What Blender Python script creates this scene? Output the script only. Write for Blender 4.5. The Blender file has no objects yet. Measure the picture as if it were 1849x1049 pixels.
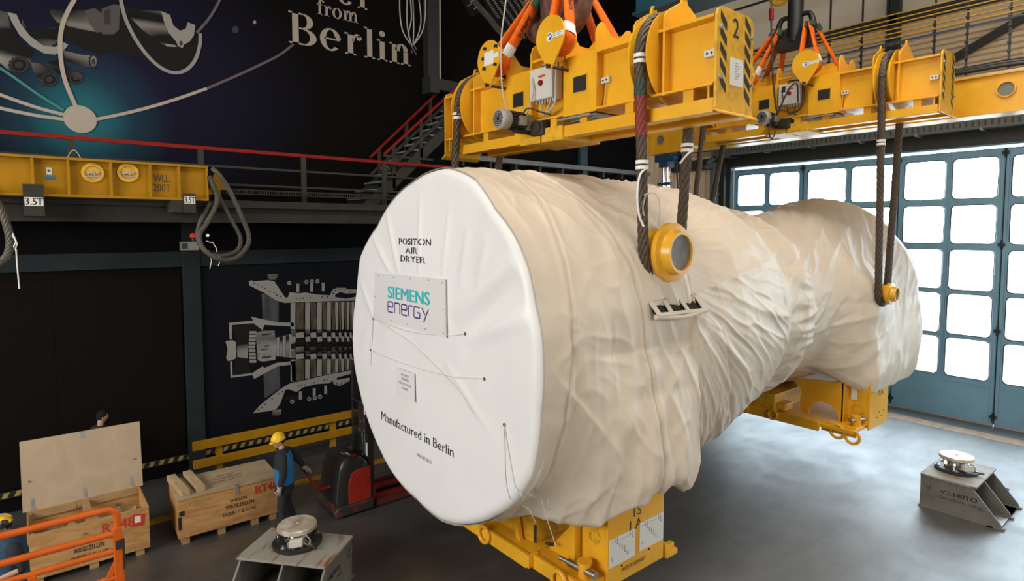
import bpy, bmesh, math, random
import numpy as np
from mathutils import Vector, Matrix, Euler

C = bpy.context.scene.collection
SC = bpy.context.scene
random.seed(7)
rng = np.random.default_rng(11)

# ------------------------------------------------------------------ camera
CAM_H = 5.4
FOC, PX, PY = 1075.0, 921.0, 480.0
PITCH = math.atan(65 / 1075.0)
YAW = math.radians(50.86)
cam_data = bpy.data.cameras.new('camera')
cam = bpy.data.objects.new('camera', cam_data)
C.objects.link(cam)
cam.location = (0, 0, CAM_H)
cam.rotation_euler = (math.pi / 2 - PITCH, 0, YAW - math.pi / 2)
cam_data.sensor_fit = 'HORIZONTAL'
cam_data.sensor_width = 36.0
cam_data.lens = 36.0 * FOC / 1849.0
cam_data.shift_x = (924.5 - PX) / 1849.0
cam_data.shift_y = -(524.5 - PY) / 1849.0
cam_data.clip_start = 0.05
cam_data.clip_end = 300
SC.camera = cam

# ------------------------------------------------------------------ light and exposure
SC.view_settings.view_transform = 'Standard'
SC.view_settings.look = 'None'
SC.view_settings.gamma = 1.0
SC.view_settings.use_curve_mapping = False
SC.view_settings.exposure = 0.0

world = bpy.data.worlds.new('overcast_sky')
SC.world = world
world.use_nodes = True
wn = world.node_tree
wn.nodes.clear()
wo = wn.nodes.new('ShaderNodeOutputWorld')
wb = wn.nodes.new('ShaderNodeBackground')
wb.inputs['Color'].default_value = (0.76, 0.90, 1.0, 1)
wb.inputs['Strength'].default_value = 8.0
wn.links.new(wb.outputs[0], wo.inputs[0])


def area(name, loc, target, sx, sy, power, color=(1, 1, 1), portal=False, spread=180):
    l = bpy.data.lights.new(name, 'AREA')
    l.shape = 'RECTANGLE'
    l.size, l.size_y = sx, sy
    l.energy = power
    l.color = color
    l.spread = math.radians(spread)
    if portal:
        l.cycles.is_portal = True
    o = bpy.data.objects.new(name, l)
    C.objects.link(o)
    o.location = loc
    d = Vector(target) - Vector(loc)
    o.rotation_euler = d.to_track_quat('-Z', 'Y').to_euler()
    return o


# daylight through the folding gate, daylight from the tall windows behind the photographer, high bay lamps
area('gate_daylight_portal', (20.9, 3.0, 4.2), (10, 3.0, 4.2), 18, 7.4, 1, portal=True)
area('daylight_side_windows', (-10.5, 6.0, 7.5), (4.0, 7.5, 3.2), 11, 5, 2150, (1.0, 0.985, 0.96))
area('daylight_back_windows', (6.0, -9.5, 7.0), (7.0, 6.0, 3.5), 10, 4, 680, (1.0, 0.93, 0.82))
for hx, hy, hp in ((2.0, 4.0, 110), (6.0, 3.0, 430), (11.5, 3.0, 380)):
    area('high_bay_lamp', (hx, hy, 13.2), (hx, hy, 0), 3.2, 3.2, hp, (1.0, 0.93, 0.84))


# ------------------------------------------------------------------ materials
def mat(name, col, rough=0.5, metal=0.0, spec=0.5, var=0.0, vscale=4.0, bump=0.0, bscale=30.0, col2=None, coat=0.0,
        stretch=(1, 1, 1), detail=4.0, lo=0.35, hi=0.7):
    m = bpy.data.materials.new(name)
    m.use_nodes = True
    nt = m.node_tree
    b = nt.nodes['Principled BSDF']
    b.inputs['Base Color'].default_value = (*col, 1)
    b.inputs['Roughness'].default_value = rough
    b.inputs['Metallic'].default_value = metal
    b.inputs['Specular IOR Level'].default_value = spec
    b.inputs['Coat Weight'].default_value = coat
    b.inputs['Coat Roughness'].default_value = 0.12
    if var or col2 or bump:
        tc = nt.nodes.new('ShaderNodeTexCoord')
        mp = nt.nodes.new('ShaderNodeMapping')
        mp.inputs['Scale'].default_value = stretch
        nt.links.new(tc.outputs['Object'], mp.inputs['Vector'])
    if var or col2:
        n = nt.nodes.new('ShaderNodeTexNoise')
        n.inputs['Scale'].default_value = vscale
        n.inputs['Detail'].default_value = detail
        nt.links.new(mp.outputs[0], n.inputs['Vector'])
        cr = nt.nodes.new('ShaderNodeValToRGB')
        c2 = col2 or tuple(max(0, c * (1 - var)) for c in col)
        cr.color_ramp.elements[0].position = lo
        cr.color_ramp.elements[1].position = hi
        cr.color_ramp.elements[0].color = (*c2, 1)
        cr.color_ramp.elements[1].color = (*col, 1)
        nt.links.new(n.outputs[0], cr.inputs[0])
        nt.links.new(cr.outputs[0], b.inputs['Base Color'])
    if bump:
        n2 = nt.nodes.new('ShaderNodeTexNoise')
        n2.inputs['Scale'].default_value = bscale
        n2.inputs['Detail'].default_value = 5
        nt.links.new(mp.outputs[0], n2.inputs['Vector'])
        bp = nt.nodes.new('ShaderNodeBump')
        bp.inputs['Strength'].default_value = bump
        bp.inputs['Distance'].default_value = 0.02
        nt.links.new(n2.outputs[0], bp.inputs['Height'])
        nt.links.new(bp.outputs[0], b.inputs['Normal'])
    return m


def emit(name, col, s):
    m = bpy.data.materials.new(name)
    m.use_nodes = True
    b = m.node_tree.nodes['Principled BSDF']
    b.inputs['Base Color'].default_value = (*col, 1)
    b.inputs['Emission Color'].default_value = (*col, 1)
    b.inputs['Emission Strength'].default_value = s
    return m


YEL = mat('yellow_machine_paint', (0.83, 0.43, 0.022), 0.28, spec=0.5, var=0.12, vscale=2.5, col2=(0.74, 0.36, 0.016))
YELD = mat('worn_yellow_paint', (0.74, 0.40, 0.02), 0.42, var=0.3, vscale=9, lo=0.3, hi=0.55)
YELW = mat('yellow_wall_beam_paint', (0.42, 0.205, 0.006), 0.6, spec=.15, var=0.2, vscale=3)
BLK = mat('black_paint', (0.012, 0.011, 0.010), 0.5)
BLKP = mat('black_plastic', (0.02, 0.019, 0.018), 0.35)
INK = mat('black_ink', (0.015, 0.014, 0.014), 0.6)
MURAL = mat('black_wall_paint', (0.0045, 0.0038, 0.0036), 0.8, spec=0.08)
BROWNP = mat('dark_brown_door_paint', (0.0065, 0.0042, 0.0034), 0.8, spec=0.08)
COLBG = mat('blue_grey_column_paint', (0.019, 0.026, 0.028), 0.7, spec=.15, var=0.2, vscale=2)
COLGT = mat('pale_blue_grey_column_paint', (0.13, 0.18, 0.185), 0.5, var=0.2, vscale=2)
OLIVE = mat('olive_grey_steel_paint', (0.046, 0.043, 0.032), 0.7, spec=.2, var=0.25, vscale=3)
DARKGREEN = mat('dark_green_steel_paint', (0.022, 0.028, 0.026), 0.5)
RED = mat('red_handrail_paint', (0.24, 0.008, 0.004), 0.6, spec=.2)
REDM = mat('red_machine_paint', (0.42, 0.025, 0.012), 0.35, var=0.4, vscale=7, lo=0.3, hi=0.5)
ORANGE = mat('orange_platform_paint', (0.66, 0.115, 0.008), 0.4, spec=.3, var=0.15, vscale=12)
SLING = mat('orange_webbing', (0.86, 0.15, 0.008), 0.75, spec=.2, var=0.25, vscale=14, bump=0.3, bscale=60)
GREENW = mat('dark_green_webbing', (0.015, 0.05, 0.03), 0.8)
GATE = mat('blue_gate_paint', (0.19, 0.37, 0.50), 0.42, var=0.15, vscale=1.3)
GATED = mat('dark_rubber_seal', (0.012, 0.016, 0.02), 0.6)
BEIGE = mat('beige_wall_sheet', (0.76, 0.60, 0.41), 0.6, var=0.08, vscale=0.6)
CREAM = mat('cream_wall_sheet', (0.78, 0.69, 0.55), 0.6, var=0.06, vscale=0.6)
STEEL = mat('bare_steel', (0.55, 0.54, 0.52), 0.28, metal=1.0, var=0.2, vscale=6)
ZINC = mat('galvanised_steel', (0.42, 0.43, 0.42), 0.45, metal=0.7, var=0.2, vscale=12)
TRAY = mat('grey_cable_tray', (0.20, 0.205, 0.20), 0.5, var=0.3, vscale=14)
GREYM = mat('grey_motor_paint', (0.30, 0.29, 0.26), 0.4)
ROPE = mat('oily_steel_rope', (0.115, 0.082, 0.055), 0.55, metal=0.25, var=0.5, vscale=60, stretch=(1, 1, 0.4))
ROPEG = mat('grey_oily_steel_rope', (0.13, 0.112, 0.082), 0.55, metal=0.2, var=0.5, vscale=60)
ROPER = mat('red_painted_rope', (0.26, 0.03, 0.02), 0.55, var=0.4, vscale=40)
ROPEGR = mat('green_painted_rope', (0.04, 0.07, 0.045), 0.6, var=0.4, vscale=40)
WHT = mat('white_plastic_tape', (0.78, 0.76, 0.72), 0.5)
CORD = mat('pale_cord', (0.45, 0.41, 0.34), 0.7)
LABEL = mat('white_label', (0.72, 0.70, 0.66), 0.5)
BOXG = mat('light_grey_cabinet', (0.62, 0.60, 0.55), 0.4)
GRAPH = mat('stand_grey_paint', (0.17, 0.162, 0.135), 0.5, var=0.3, vscale=3)
RUSTY = mat('rust_stained_grey_paint', (0.29, 0.27, 0.225), 0.55, col2=(0.22, 0.075, 0.015), vscale=3.2, stretch=(3.0, 0.6, 1), lo=0.34, hi=0.47)
PLATE = mat('ground_steel_plate', (0.70, 0.61, 0.50), 0.35, metal=0.3, col2=(0.40, 0.28, 0.18), vscale=5, lo=0.32, hi=0.55)
CHROME = mat('polished_steel', (0.75, 0.75, 0.74), 0.12, metal=1.0)
DKST = mat('dark_steel', (0.05, 0.048, 0.045), 0.4, metal=0.6)
RUST = mat('rusty_brown_steel', (0.19, 0.085, 0.05), 0.6, metal=0.3, col2=(0.07, 0.035, 0.025), vscale=7)
SKIN = mat('skin', (0.50, 0.28, 0.19), 0.5)
HAIRM = mat('dark_hair', (0.012, 0.009, 0.007), 0.75, bump=1.0, bscale=55, stretch=(1, 1, .35), spec=.2)
JACKB = mat('dark_navy_jacket_fabric', (0.012, 0.014, 0.017), 0.85, bump=0.3, bscale=25)
JACKBL = mat('bright_blue_jacket_fabric', (0.012, 0.145, 0.36), 0.8, bump=0.4, bscale=14)
TROUS = mat('black_work_trousers_fabric', (0.016, 0.016, 0.018), 0.85, bump=0.4, bscale=14)
NAVY = mat('navy_tunic_fabric', (0.008, 0.036, 0.07), 0.85, bump=0.5, bscale=12)
HELM = mat('yellow_helmet_plastic', (0.83, 0.50, 0.015), 0.3)
GLOVE = mat('grey_knit_glove', (0.33, 0.30, 0.25), 0.8)
BLUEM = mat('blue_machine_paint', (0.018, 0.055, 0.125), 0.4)
TEALB = mat('teal_beam_paint', (0.012, 0.075, 0.105), 0.45)
GREY1 = mat('print_light_grey', (0.29, 0.275, 0.25), 0.7, spec=.1)
GREY2 = mat('print_mid_grey', (0.09, 0.083, 0.072), 0.7, spec=.1)
GREY3 = mat('print_dark_grey', (0.014, 0.0125, 0.011), 0.7, spec=.1)
GREY4 = mat('print_steel_shading', (0.26, 0.24, 0.21), 0.7, col2=(0.012, 0.011, 0.010), vscale=1.5, stretch=(0.35, 1, 2.2), lo=0.42, hi=0.68, detail=0.5, spec=.1)
BRONZ = mat('print_bronze', (0.14, 0.105, 0.065), 0.6, col2=(0.03, 0.022, 0.014), vscale=6, stretch=(3, 1, 0.5))
PRTXT = mat('print_warm_white', (0.42, 0.355, 0.29), 0.7, spec=.1)
PRTEAL = mat('print_teal', (0.03, 0.19, 0.19), 0.6)
PRPURP = mat('print_faded_purple', (0.11, 0.075, 0.085), 0.6)
STTEAL = mat('logo_teal', (0.02, 0.47, 0.47), 0.5)
STPURP = mat('logo_purple', (0.065, 0.03, 0.20), 0.5)
LOGOB = mat('logo_blue', (0.02, 0.12, 0.25), 0.5)
REDINK = mat('red_spray_paint', (0.50, 0.03, 0.012), 0.6)
YLINE = mat('yellow_floor_paint', (0.50, 0.27, 0.02), 0.5, var=0.5, vscale=6)
BLINE = mat('beige_floor_paint', (0.42, 0.30, 0.20), 0.5, var=0.3, vscale=4)
CLEAR = bpy.data.materials.new('clear_film')
CLEAR.use_nodes = True
_n = CLEAR.node_tree
_n.nodes.clear()
_o = _n.nodes.new('ShaderNodeOutputMaterial')
_t = _n.nodes.new('ShaderNodeBsdfTransparent')
_t.inputs[0].default_value = (0.93, 0.95, 0.96, 1)
_g = _n.nodes.new('ShaderNodeBsdfGlossy')
_g.inputs['Roughness'].default_value = 0.05
_m = _n.nodes.new('ShaderNodeMixShader')
_m.inputs[0].default_value = 0.06
_n.links.new(_t.outputs[0], _m.inputs[1])
_n.links.new(_g.outputs[0], _m.inputs[2])
_n.links.new(_m.outputs[0], _o.inputs[0])


def wood(name, col, col2, scale=2.2, stretch=(1, 1, 7), rough=0.6):
    m = bpy.data.materials.new(name)
    m.use_nodes = True
    nt = m.node_tree
    b = nt.nodes['Principled BSDF']
    b.inputs['Roughness'].default_value = rough
    b.inputs['Specular IOR Level'].default_value = 0.25
    tc = nt.nodes.new('ShaderNodeTexCoord')
    mp = nt.nodes.new('ShaderNodeMapping')
    mp.inputs['Scale'].default_value = stretch
    n = nt.nodes.new('ShaderNodeTexNoise')
    n.inputs['Scale'].default_value = scale
    n.inputs['Detail'].default_value = 6
    n.inputs['Distortion'].default_value = 1.2
    cr = nt.nodes.new('ShaderNodeValToRGB')
    cr.color_ramp.elements[0].position = 0.32
    cr.color_ramp.elements[1].position = 0.68
    cr.color_ramp.elements[0].color = (*col2, 1)
    cr.color_ramp.elements[1].color = (*col, 1)
    nt.links.new(tc.outputs['Object'], mp.inputs['Vector'])
    nt.links.new(mp.outputs[0], n.inputs['Vector'])
    nt.links.new(n.outputs[0], cr.inputs[0])
    nt.links.new(cr.outputs[0], b.inputs['Base Color'])
    return m


PLY = wood('plywood_golden', (0.54, 0.30, 0.115), (0.35, 0.175, 0.06), 1.6, (1.2, 1.2, 6))
PLYT = wood('plywood_pale_top', (0.43, 0.32, 0.20), (0.33, 0.235, 0.14), 1.4, (1.0, 4, 1.0))
PLYL = wood('plywood_lid', (0.47, 0.36, 0.245), (0.41, 0.305, 0.20), 1.2, (1.2, 3, 1.2))
PINE = wood('pine_batten', (0.42, 0.26, 0.12), (0.31, 0.18, 0.075), 3, (1, 1, 5))
BEAMW = wood('squared_timber', (0.50, 0.36, 0.21), (0.38, 0.25, 0.13), 3, (4, 1, 3))


# ------------------------------------------------------------------ helpers
class MB:
    """Collects geometry; build() links it as ONE mesh object."""

    def __init__(s):
        s.v, s.f, s.m, s.cur, s.sm = [], [], [], 0, set()
        s.smooth = False

    def add(s, vs, fs):
        o = len(s.v)
        s.v += [tuple(map(float, p)) for p in vs]
        for f in fs:
            if s.smooth:
                s.sm.add(len(s.f))
            s.f.append([i + o for i in f])
            s.m.append(s.cur)
        return s

    def box(s, x0, x1, y0, y1, z0, z1):
        return s.add([(x, y, z) for z in (z0, z1) for y in (y0, y1) for x in (x0, x1)],
                     [(0, 2, 3, 1), (4, 5, 7, 6), (0, 1, 5, 4), (2, 6, 7, 3), (0, 4, 6, 2), (1, 3, 7, 5)])

    def bar(s, a, b, w, h=None, up=(0, 0, 1)):
        a, b = Vector(a), Vector(b)
        h = h or w
        d = (b - a).normalized()
        up = Vector(up)
        if abs(d.dot(up)) > 0.98:
            up = Vector((1, 0, 0))
        r = d.cross(up).normalized()
        u = r.cross(d)
        q = [(-.5, -.5), (.5, -.5), (.5, .5), (-.5, .5)]
        vs = [p + r * (i * w) + u * (j * h) for p in (a, b) for i, j in q]
        return s.add(vs, [(3, 2, 1, 0), (4, 5, 6, 7), (0, 1, 5, 4), (1, 2, 6, 5), (2, 3, 7, 6), (3, 0, 4, 7)])

    def cyl(s, a, b, r, n=20, r2=None, cap=True):
        a, b = Vector(a), Vector(b)
        r2 = r if r2 is None else r2
        d = (b - a).normalized()
        up = Vector((0, 0, 1)) if abs(d.z) < 0.95 else Vector((1, 0, 0))
        p = d.cross(up).normalized()
        q = p.cross(d)
        vs = []
        for c, rr in ((a, r), (b, r2)):
            for i in range(n):
                t = 2 * math.pi * i / n
                vs.append(c + (p * math.cos(t) + q * math.sin(t)) * rr)
        fs = [(i, i + n, (i + 1) % n + n, (i + 1) % n) for i in range(n)]
        sm = s.smooth
        s.smooth = True
        s.add(vs, fs)
        s.smooth = sm
        if cap:
            s.add(vs[:n], [tuple(range(n))])
            s.add(vs[n:], [tuple(reversed(range(n)))])
        return s

    def ring(s, a, b, ro, ri, n=32):
        """hollow tube between a and b"""
        a, b = Vector(a), Vector(b)
        d = (b - a).normalized()
        up = Vector((0, 0, 1)) if abs(d.z) < 0.95 else Vector((1, 0, 0))
        p = d.cross(up).normalized()
        q = p.cross(d)
        vs = []
        for c, rr in ((a, ro), (b, ro), (b, ri), (a, ri)):
            for i in range(n):
                t = 2 * math.pi * i / n
                vs.append(c + (p * math.cos(t) + q * math.sin(t)) * rr)
        fs = []
        for k in range(4):
            for i in range(n):
                j = (i + 1) % n
                k2 = (k + 1) % 4
                fs.append((k * n + i, k2 * n + i, k2 * n + j, k * n + j))
        return s.add(vs, fs)

    def tube(s, pts, r, n=8, closed=False, flat=1.0, cap=True):
        pts = [Vector(p) for p in pts]
        N = len(pts)
        rs = r if isinstance(r, (list, tuple)) else [r] * N
        prev = None
        vs = []
        for i, p in enumerate(pts):
            if closed:
                d = (pts[(i + 1) % N] - pts[i - 1]).normalized()
            else:
                d = (pts[min(i + 1, N - 1)] - pts[max(i - 1, 0)]).normalized()
            if prev is None:
                up = Vector((0, 0, 1)) if abs(d.z) < 0.9 else Vector((1, 0, 0))
                a = d.cross(up).normalized()
            else:
                a = (prev - d * prev.dot(d)).normalized()
            prev = a
            b = d.cross(a)
            for k in range(n):
                t = 2 * math.pi * k / n
                vs.append(p + (a * math.cos(t) + b * math.sin(t) * flat) * rs[i])
        fs = []
        for i in range(N if closed else N - 1):
            j = (i + 1) % N
            for k in range(n):
                l = (k + 1) % n
                fs.append((i * n + k, i * n + l, j * n + l, j * n + k))
        sm = s.smooth
        s.smooth = True
        s.add(vs, fs)
        s.smooth = sm
        if cap and not closed:
            s.add(vs[:n], [tuple(reversed(range(n)))])
            s.add(vs[-n:], [tuple(range(n))])
        return s

    def prism(s, poly, org, u, v, w):
        """2-D polygon in the plane org + a*u + b*v, extruded by vector w"""
        org, u, v, w = Vector(org), Vector(u), Vector(v), Vector(w)
        n = len(poly)
        A = [org + u * a + v * b for a, b in poly]
        vs = A + [p + w for p in A]
        fs = [tuple(range(n)), tuple(reversed(range(n, 2 * n)))] + [(i, i + n, (i + 1) % n + n, (i + 1) % n) for i in range(n)]
        return s.add(vs, fs)

    def flat(s, poly, org, u, v):
        org, u, v = Vector(org), Vector(u), Vector(v)
        return s.add([org + u * a + v * b for a, b in poly], [tuple(range(len(poly)))])

    def lathe(s, prof, org, axis, n=32):
        """prof: (r, h) pairs along axis"""
        org, d = Vector(org), Vector(axis).normalized()
        up = Vector((0, 0, 1)) if abs(d.z) < 0.95 else Vector((1, 0, 0))
        p = d.cross(up).normalized()
        q = p.cross(d)
        vs = [org + d * h + (p * math.cos(2 * math.pi * i / n) + q * math.sin(2 * math.pi * i / n)) * max(r, 1e-4)
              for r, h in prof for i in range(n)]
        fs = [(k * n + i, (k + 1) * n + i, (k + 1) * n + (i + 1) % n, k * n + (i + 1) % n) for k in range(len(prof) - 1) for i in range(n)]
        return s.add(vs, fs)

    def build(s, name, mats, parent=None, bevel=0.0, smooth=False, fix=True, seg=2):
        me = bpy.data.meshes.new(name)
        off = Vector((0, 0, 0))
        par = parent
        while par is not None:
            off = off + par.location
            par = par.parent
        me.from_pydata([(a - off.x, b - off.y, c - off.z) for a, b, c in s.v], [], s.f)
        if not isinstance(mats, (list, tuple)):
            mats = [mats]
        for m in mats:
            me.materials.append(m)
        me.polygons.foreach_set('material_index', s.m)
        me.polygons.foreach_set('use_smooth', [smooth or (i in s.sm) for i in range(len(s.f))])
        if fix and len(s.f) < 60000:
            bm = bmesh.new()
            bm.from_mesh(me)
            bmesh.ops.recalc_face_normals(bm, faces=bm.faces)
            bm.to_mesh(me)
            bm.free()
        me.update()
        o = bpy.data.objects.new(name, me)
        C.objects.link(o)
        if parent is not None:
            o.parent = parent
        if bevel:
            b = o.modifiers.new('bevel', 'BEVEL')
            b.width = bevel
            b.segments = seg
            b.limit_method = 'ANGLE'
            b.angle_limit = math.radians(50)
        return o


def tag(o, label=None, cat=None, group=None, kind=None):
    if label:
        o['label'] = label
    if cat:
        o['category'] = cat
    if group:
        o['group'] = group
    if kind or (label and cat):
        o['kind'] = kind or 'thing'
    return o


def thing(name, label, cat, loc=(0, 0, 0), group=None):
    o = bpy.data.objects.new(name, None)
    o.empty_display_size = 0.2
    C.objects.link(o)
    o.location = loc
    return tag(o, label, cat, group)


def copy_tree(o, parent=None):
    c = o.copy()
    C.objects.link(c)
    if parent is not None:
        c.parent = parent
    for ch in [x for x in C.objects if x.parent == o]:
        copy_tree(ch, c)
    return c


def dup(root, loc, label=None, rotz=None, group=None):
    c = copy_tree(root)
    c.location = loc
    if rotz is not None:
        c.rotation_euler = (0, 0, rotz)
    if label:
        c['label'] = label
    if group:
        c['group'] = group
    return c


def struct(mb, name, mats, **k):
    return tag(mb.build(name, mats, **k), kind='structure')


def glyph_mesh(s, bold=0.0):
    cu = bpy.data.curves.new('lettering', 'FONT')
    cu.body = s
    cu.size = 1
    cu.offset = bold
    cu.resolution_u = 3
    o = bpy.data.objects.new('lettering', cu)
    C.objects.link(o)
    dg = bpy.context.evaluated_depsgraph_get()
    me = bpy.data.meshes.new_from_object(o.evaluated_get(dg))
    bpy.data.objects.remove(o)
    bpy.data.curves.remove(cu)
    return me


def text_into(mb, s, org, u, v, W=None, Hh=None, bold=0.0, stencil=False):
    """Flat lettering from the built-in font; org is the lower left, W and Hh the size of the inked box."""
    org, u, v = Vector(org), Vector(u).normalized(), Vector(v)
    if stencil:
        ms = []
        for ch in s:
            if ch == ' ':
                ms.append((None, .30))
                continue
            me = glyph_mesh(ch, bold)
            xs = [q.co.x for q in me.vertices]
            ms.append((me, max(xs) - min(xs)))
        gap = .10
        sx = W / (sum(w for _, w in ms) + gap * (len(ms) - 1))
        pen = 0.0
        for ch, (me, gw) in zip(s, ms):
            if me is None:
                pen += (gw + gap) * sx
                continue
            bm = bmesh.new()
            bm.from_mesh(me)
            xs = [q.co.x for q in bm.verts]
            x0, x1 = min(xs), max(xs)
            c, g = (x0 + x1) / 2, (x1 - x0) * 0.09
            if ch in 'ODRAPBQ0486E' :
                for xx in (c - g, c + g):
                    bmesh.ops.bisect_plane(bm, geom=bm.verts[:] + bm.edges[:] + bm.faces[:], plane_co=(xx, 0, 0), plane_no=(1, 0, 0))
                dead = [f for f in bm.faces if abs(f.calc_center_median().x - c) < g]
                bmesh.ops.delete(bm, geom=dead, context='FACES')
            bm.verts.index_update()
            sy = Hh / 0.72
            o2 = org + u * pen
            pen += (gw + gap) * sx
            mb.add([o2 + u * ((q.co.x - x0) * sx) + v * (q.co.y * sy) for q in bm.verts], [[w.index for w in f.verts] for f in bm.faces])
            bm.free()
            bpy.data.meshes.remove(me)
        return mb
    me = glyph_mesh(s, 0.0)
    co = [q.co.copy() for q in me.vertices]
    x0, x1 = min(c.x for c in co), max(c.x for c in co)
    y0, y1 = min(c.y for c in co), max(c.y for c in co)
    sy = Hh / (y1 - y0) if Hh else None
    sx = W / (x1 - x0) if W else sy
    sy = sy or sx
    nrm = u.cross(v).normalized()
    for k in ((0,) if bold <= 0 else (0, .5, 1)):
        mb.add([org + nrm * (.0012 * k) + u * ((c.x - x0 + k * bold * 2.2) * sx) + v * ((c.y - y0) * sy) for c in co], [list(p.vertices) for p in me.polygons])
    bpy.data.meshes.remove(me)
    return mb


def skin_geom(P, E, R, sub=2):
    """P points, E edges, R radii (root first) -> verts, faces of the grown skin"""
    me = bpy.data.meshes.new('skin_tmp')
    me.from_pydata(P, E, [])
    o = bpy.data.objects.new('skin_tmp', me)
    C.objects.link(o)
    md = o.modifiers.new('skin', 'SKIN')
    md.use_smooth_shade = True
    for i, r in enumerate(R):
        sv = me.skin_vertices[0].data[i]
        sv.radius = (r, r) if not isinstance(r, tuple) else r
        sv.use_root = (i == 0)
    s2 = o.modifiers.new('sub', 'SUBSURF')
    s2.levels = s2.render_levels = sub
    dg = bpy.context.evaluated_depsgraph_get()
    dg.update()
    ev = o.evaluated_get(dg)
    m2 = ev.to_mesh()
    V = [tuple(q.co) for q in m2.vertices]
    F = [list(p.vertices) for p in m2.polygons]
    ev.to_mesh_clear()
    bpy.data.objects.remove(o)
    bpy.data.meshes.remove(me)
    return V, F


# ---- the photograph's rays, used to trace flat prints onto the wall planes they are printed on
_f = np.array([math.cos(YAW) * math.cos(PITCH), math.sin(YAW) * math.cos(PITCH), -math.sin(PITCH)])
_r = np.array([math.sin(YAW), -math.cos(YAW), 0.0])
_u = np.cross(_r, _f)


def _ray(x, y):
    return _f + _r * (x - PX) / FOC - _u * (y - PY) / FOC


def ony(x, y, Y):
    d = _ray(x, y)
    return Vector((0, 0, CAM_H)) + Vector(d * (Y / d[1]))


def onx(x, y, X):
    d = _ray(x, y)
    return Vector((0, 0, CAM_H)) + Vector(d * (X / d[0]))


def arc(cx, cy, r, a0, a1, n=12, ry=None):
    ry = r if ry is None else ry
    return [(cx + r * math.cos(math.radians(a0 + (a1 - a0) * i / n)), cy + ry * math.sin(math.radians(a0 + (a1 - a0) * i / n))) for i in range(n + 1)]


# vectorised gradient noise for the folds in the sheeting
_perm = rng.permutation(256)
_perm = np.concatenate([_perm, _perm])
_grad = rng.normal(size=(256, 3))
_grad /= np.linalg.norm(_grad, axis=1)[:, None]


def pnoise(x, y, z):
    xi, yi, zi = np.floor(x).astype(int), np.floor(y).astype(int), np.floor(z).astype(int)
    xf, yf, zf = x - xi, y - yi, z - zi
    fd = lambda t: t * t * t * (t * (t * 6 - 15) + 10)
    ux, uy, uz = fd(xf), fd(yf), fd(zf)

    def g(a, b, c):
        h = _perm[(_perm[(_perm[(xi + a) & 255] + yi + b) & 255] + zi + c) & 255]
        gr = _grad[h]
        return gr[..., 0] * (xf - a) + gr[..., 1] * (yf - b) + gr[..., 2] * (zf - c)
    l = lambda a, b, t: a + t * (b - a)
    return l(l(l(g(0, 0, 0), g(1, 0, 0), ux), l(g(0, 1, 0), g(1, 1, 0), ux), uy),
             l(l(g(0, 0, 1), g(1, 0, 1), ux), l(g(0, 1, 1), g(1, 1, 1), ux), uy), uz)


def ridge(x, y, z):
    return 1 - np.minimum(np.abs(pnoise(x, y, z)) * 2.6, 1.0)

# ================================================================== the hall
XG, YW = 20.52, 14.64


def floor_mat():
    m = bpy.data.materials.new('dark_polished_concrete')
    m.use_nodes = True
    nt = m.node_tree
    L = nt.links.new
    b = nt.nodes['Principled BSDF']
    tc = nt.nodes.new('ShaderNodeTexCoord')

    def noise(sc, det, dist=0.0, stretch=None):
        n = nt.nodes.new('ShaderNodeTexNoise')
        n.inputs['Scale'].default_value = sc
        n.inputs['Detail'].default_value = det
        n.inputs['Distortion'].default_value = dist
        if stretch:
            mp = nt.nodes.new('ShaderNodeMapping')
            mp.inputs['Scale'].default_value = stretch
            mp.inputs['Rotation'].default_value = (0, 0, 0.5)
            L(tc.outputs['Object'], mp.inputs[0])
            L(mp.outputs[0], n.inputs['Vector'])
        else:
            L(tc.outputs['Object'], n.inputs['Vector'])
        return n

    def ramp(src, p0, c0, p1, c1):
        r = nt.nodes.new('ShaderNodeValToRGB')
        r.color_ramp.elements[0].position = p0
        r.color_ramp.elements[0].color = (*c0, 1)
        r.color_ramp.elements[1].position = p1
        r.color_ramp.elements[1].color = (*c1, 1)
        L(src, r.inputs[0])
        return r
    big = ramp(noise(0.45, 7, 0.6).outputs[0], 0.3, (0.024, 0.0225, 0.0205), 0.72, (0.058, 0.056, 0.053))
    scr = ramp(noise(5.0, 9, 0.5, (0.25, 2.6, 1)).outputs[0], 0.58, (1, 1, 1), 0.66, (0.45, 0.45, 0.45))
    mx = nt.nodes.new('ShaderNodeMixRGB')
    mx.blend_type = 'MULTIPLY'
    mx.inputs[0].default_value = 0.8
    L(big.outputs[0], mx.inputs[1])
    L(scr.outputs[0], mx.inputs[2])
    L(mx.outputs[0], b.inputs['Base Color'])
    ro = ramp(noise(1.3, 12, 0.3).outputs[0], 0.32, (0.42, 0.42, 0.42), 0.7, (0.58, 0.58, 0.58))
    L(ro.outputs[0], b.inputs['Roughness'])
    b.inputs['Specular IOR Level'].default_value = 1.0
    b.inputs['IOR'].default_value = 1.75
    cw = ramp(noise(1.6, 12, 0.5, (0.6, 1.3, 1)).outputs[0], 0.40, (0.6, 0.6, 0.6), 0.62, (1, 1, 1))
    L(cw.outputs[0], b.inputs['Coat Weight'])
    b.inputs['Coat Roughness'].default_value = 0.5
    bp = nt.nodes.new('ShaderNodeBump')
    bp.inputs['Strength'].default_value = 0.05
    bp.inputs['Distance'].default_value = 0.01
    L(noise(14, 6).outputs[0], bp.inputs['Height'])
    L(bp.outputs[0], b.inputs['Normal'])
    return m


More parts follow.
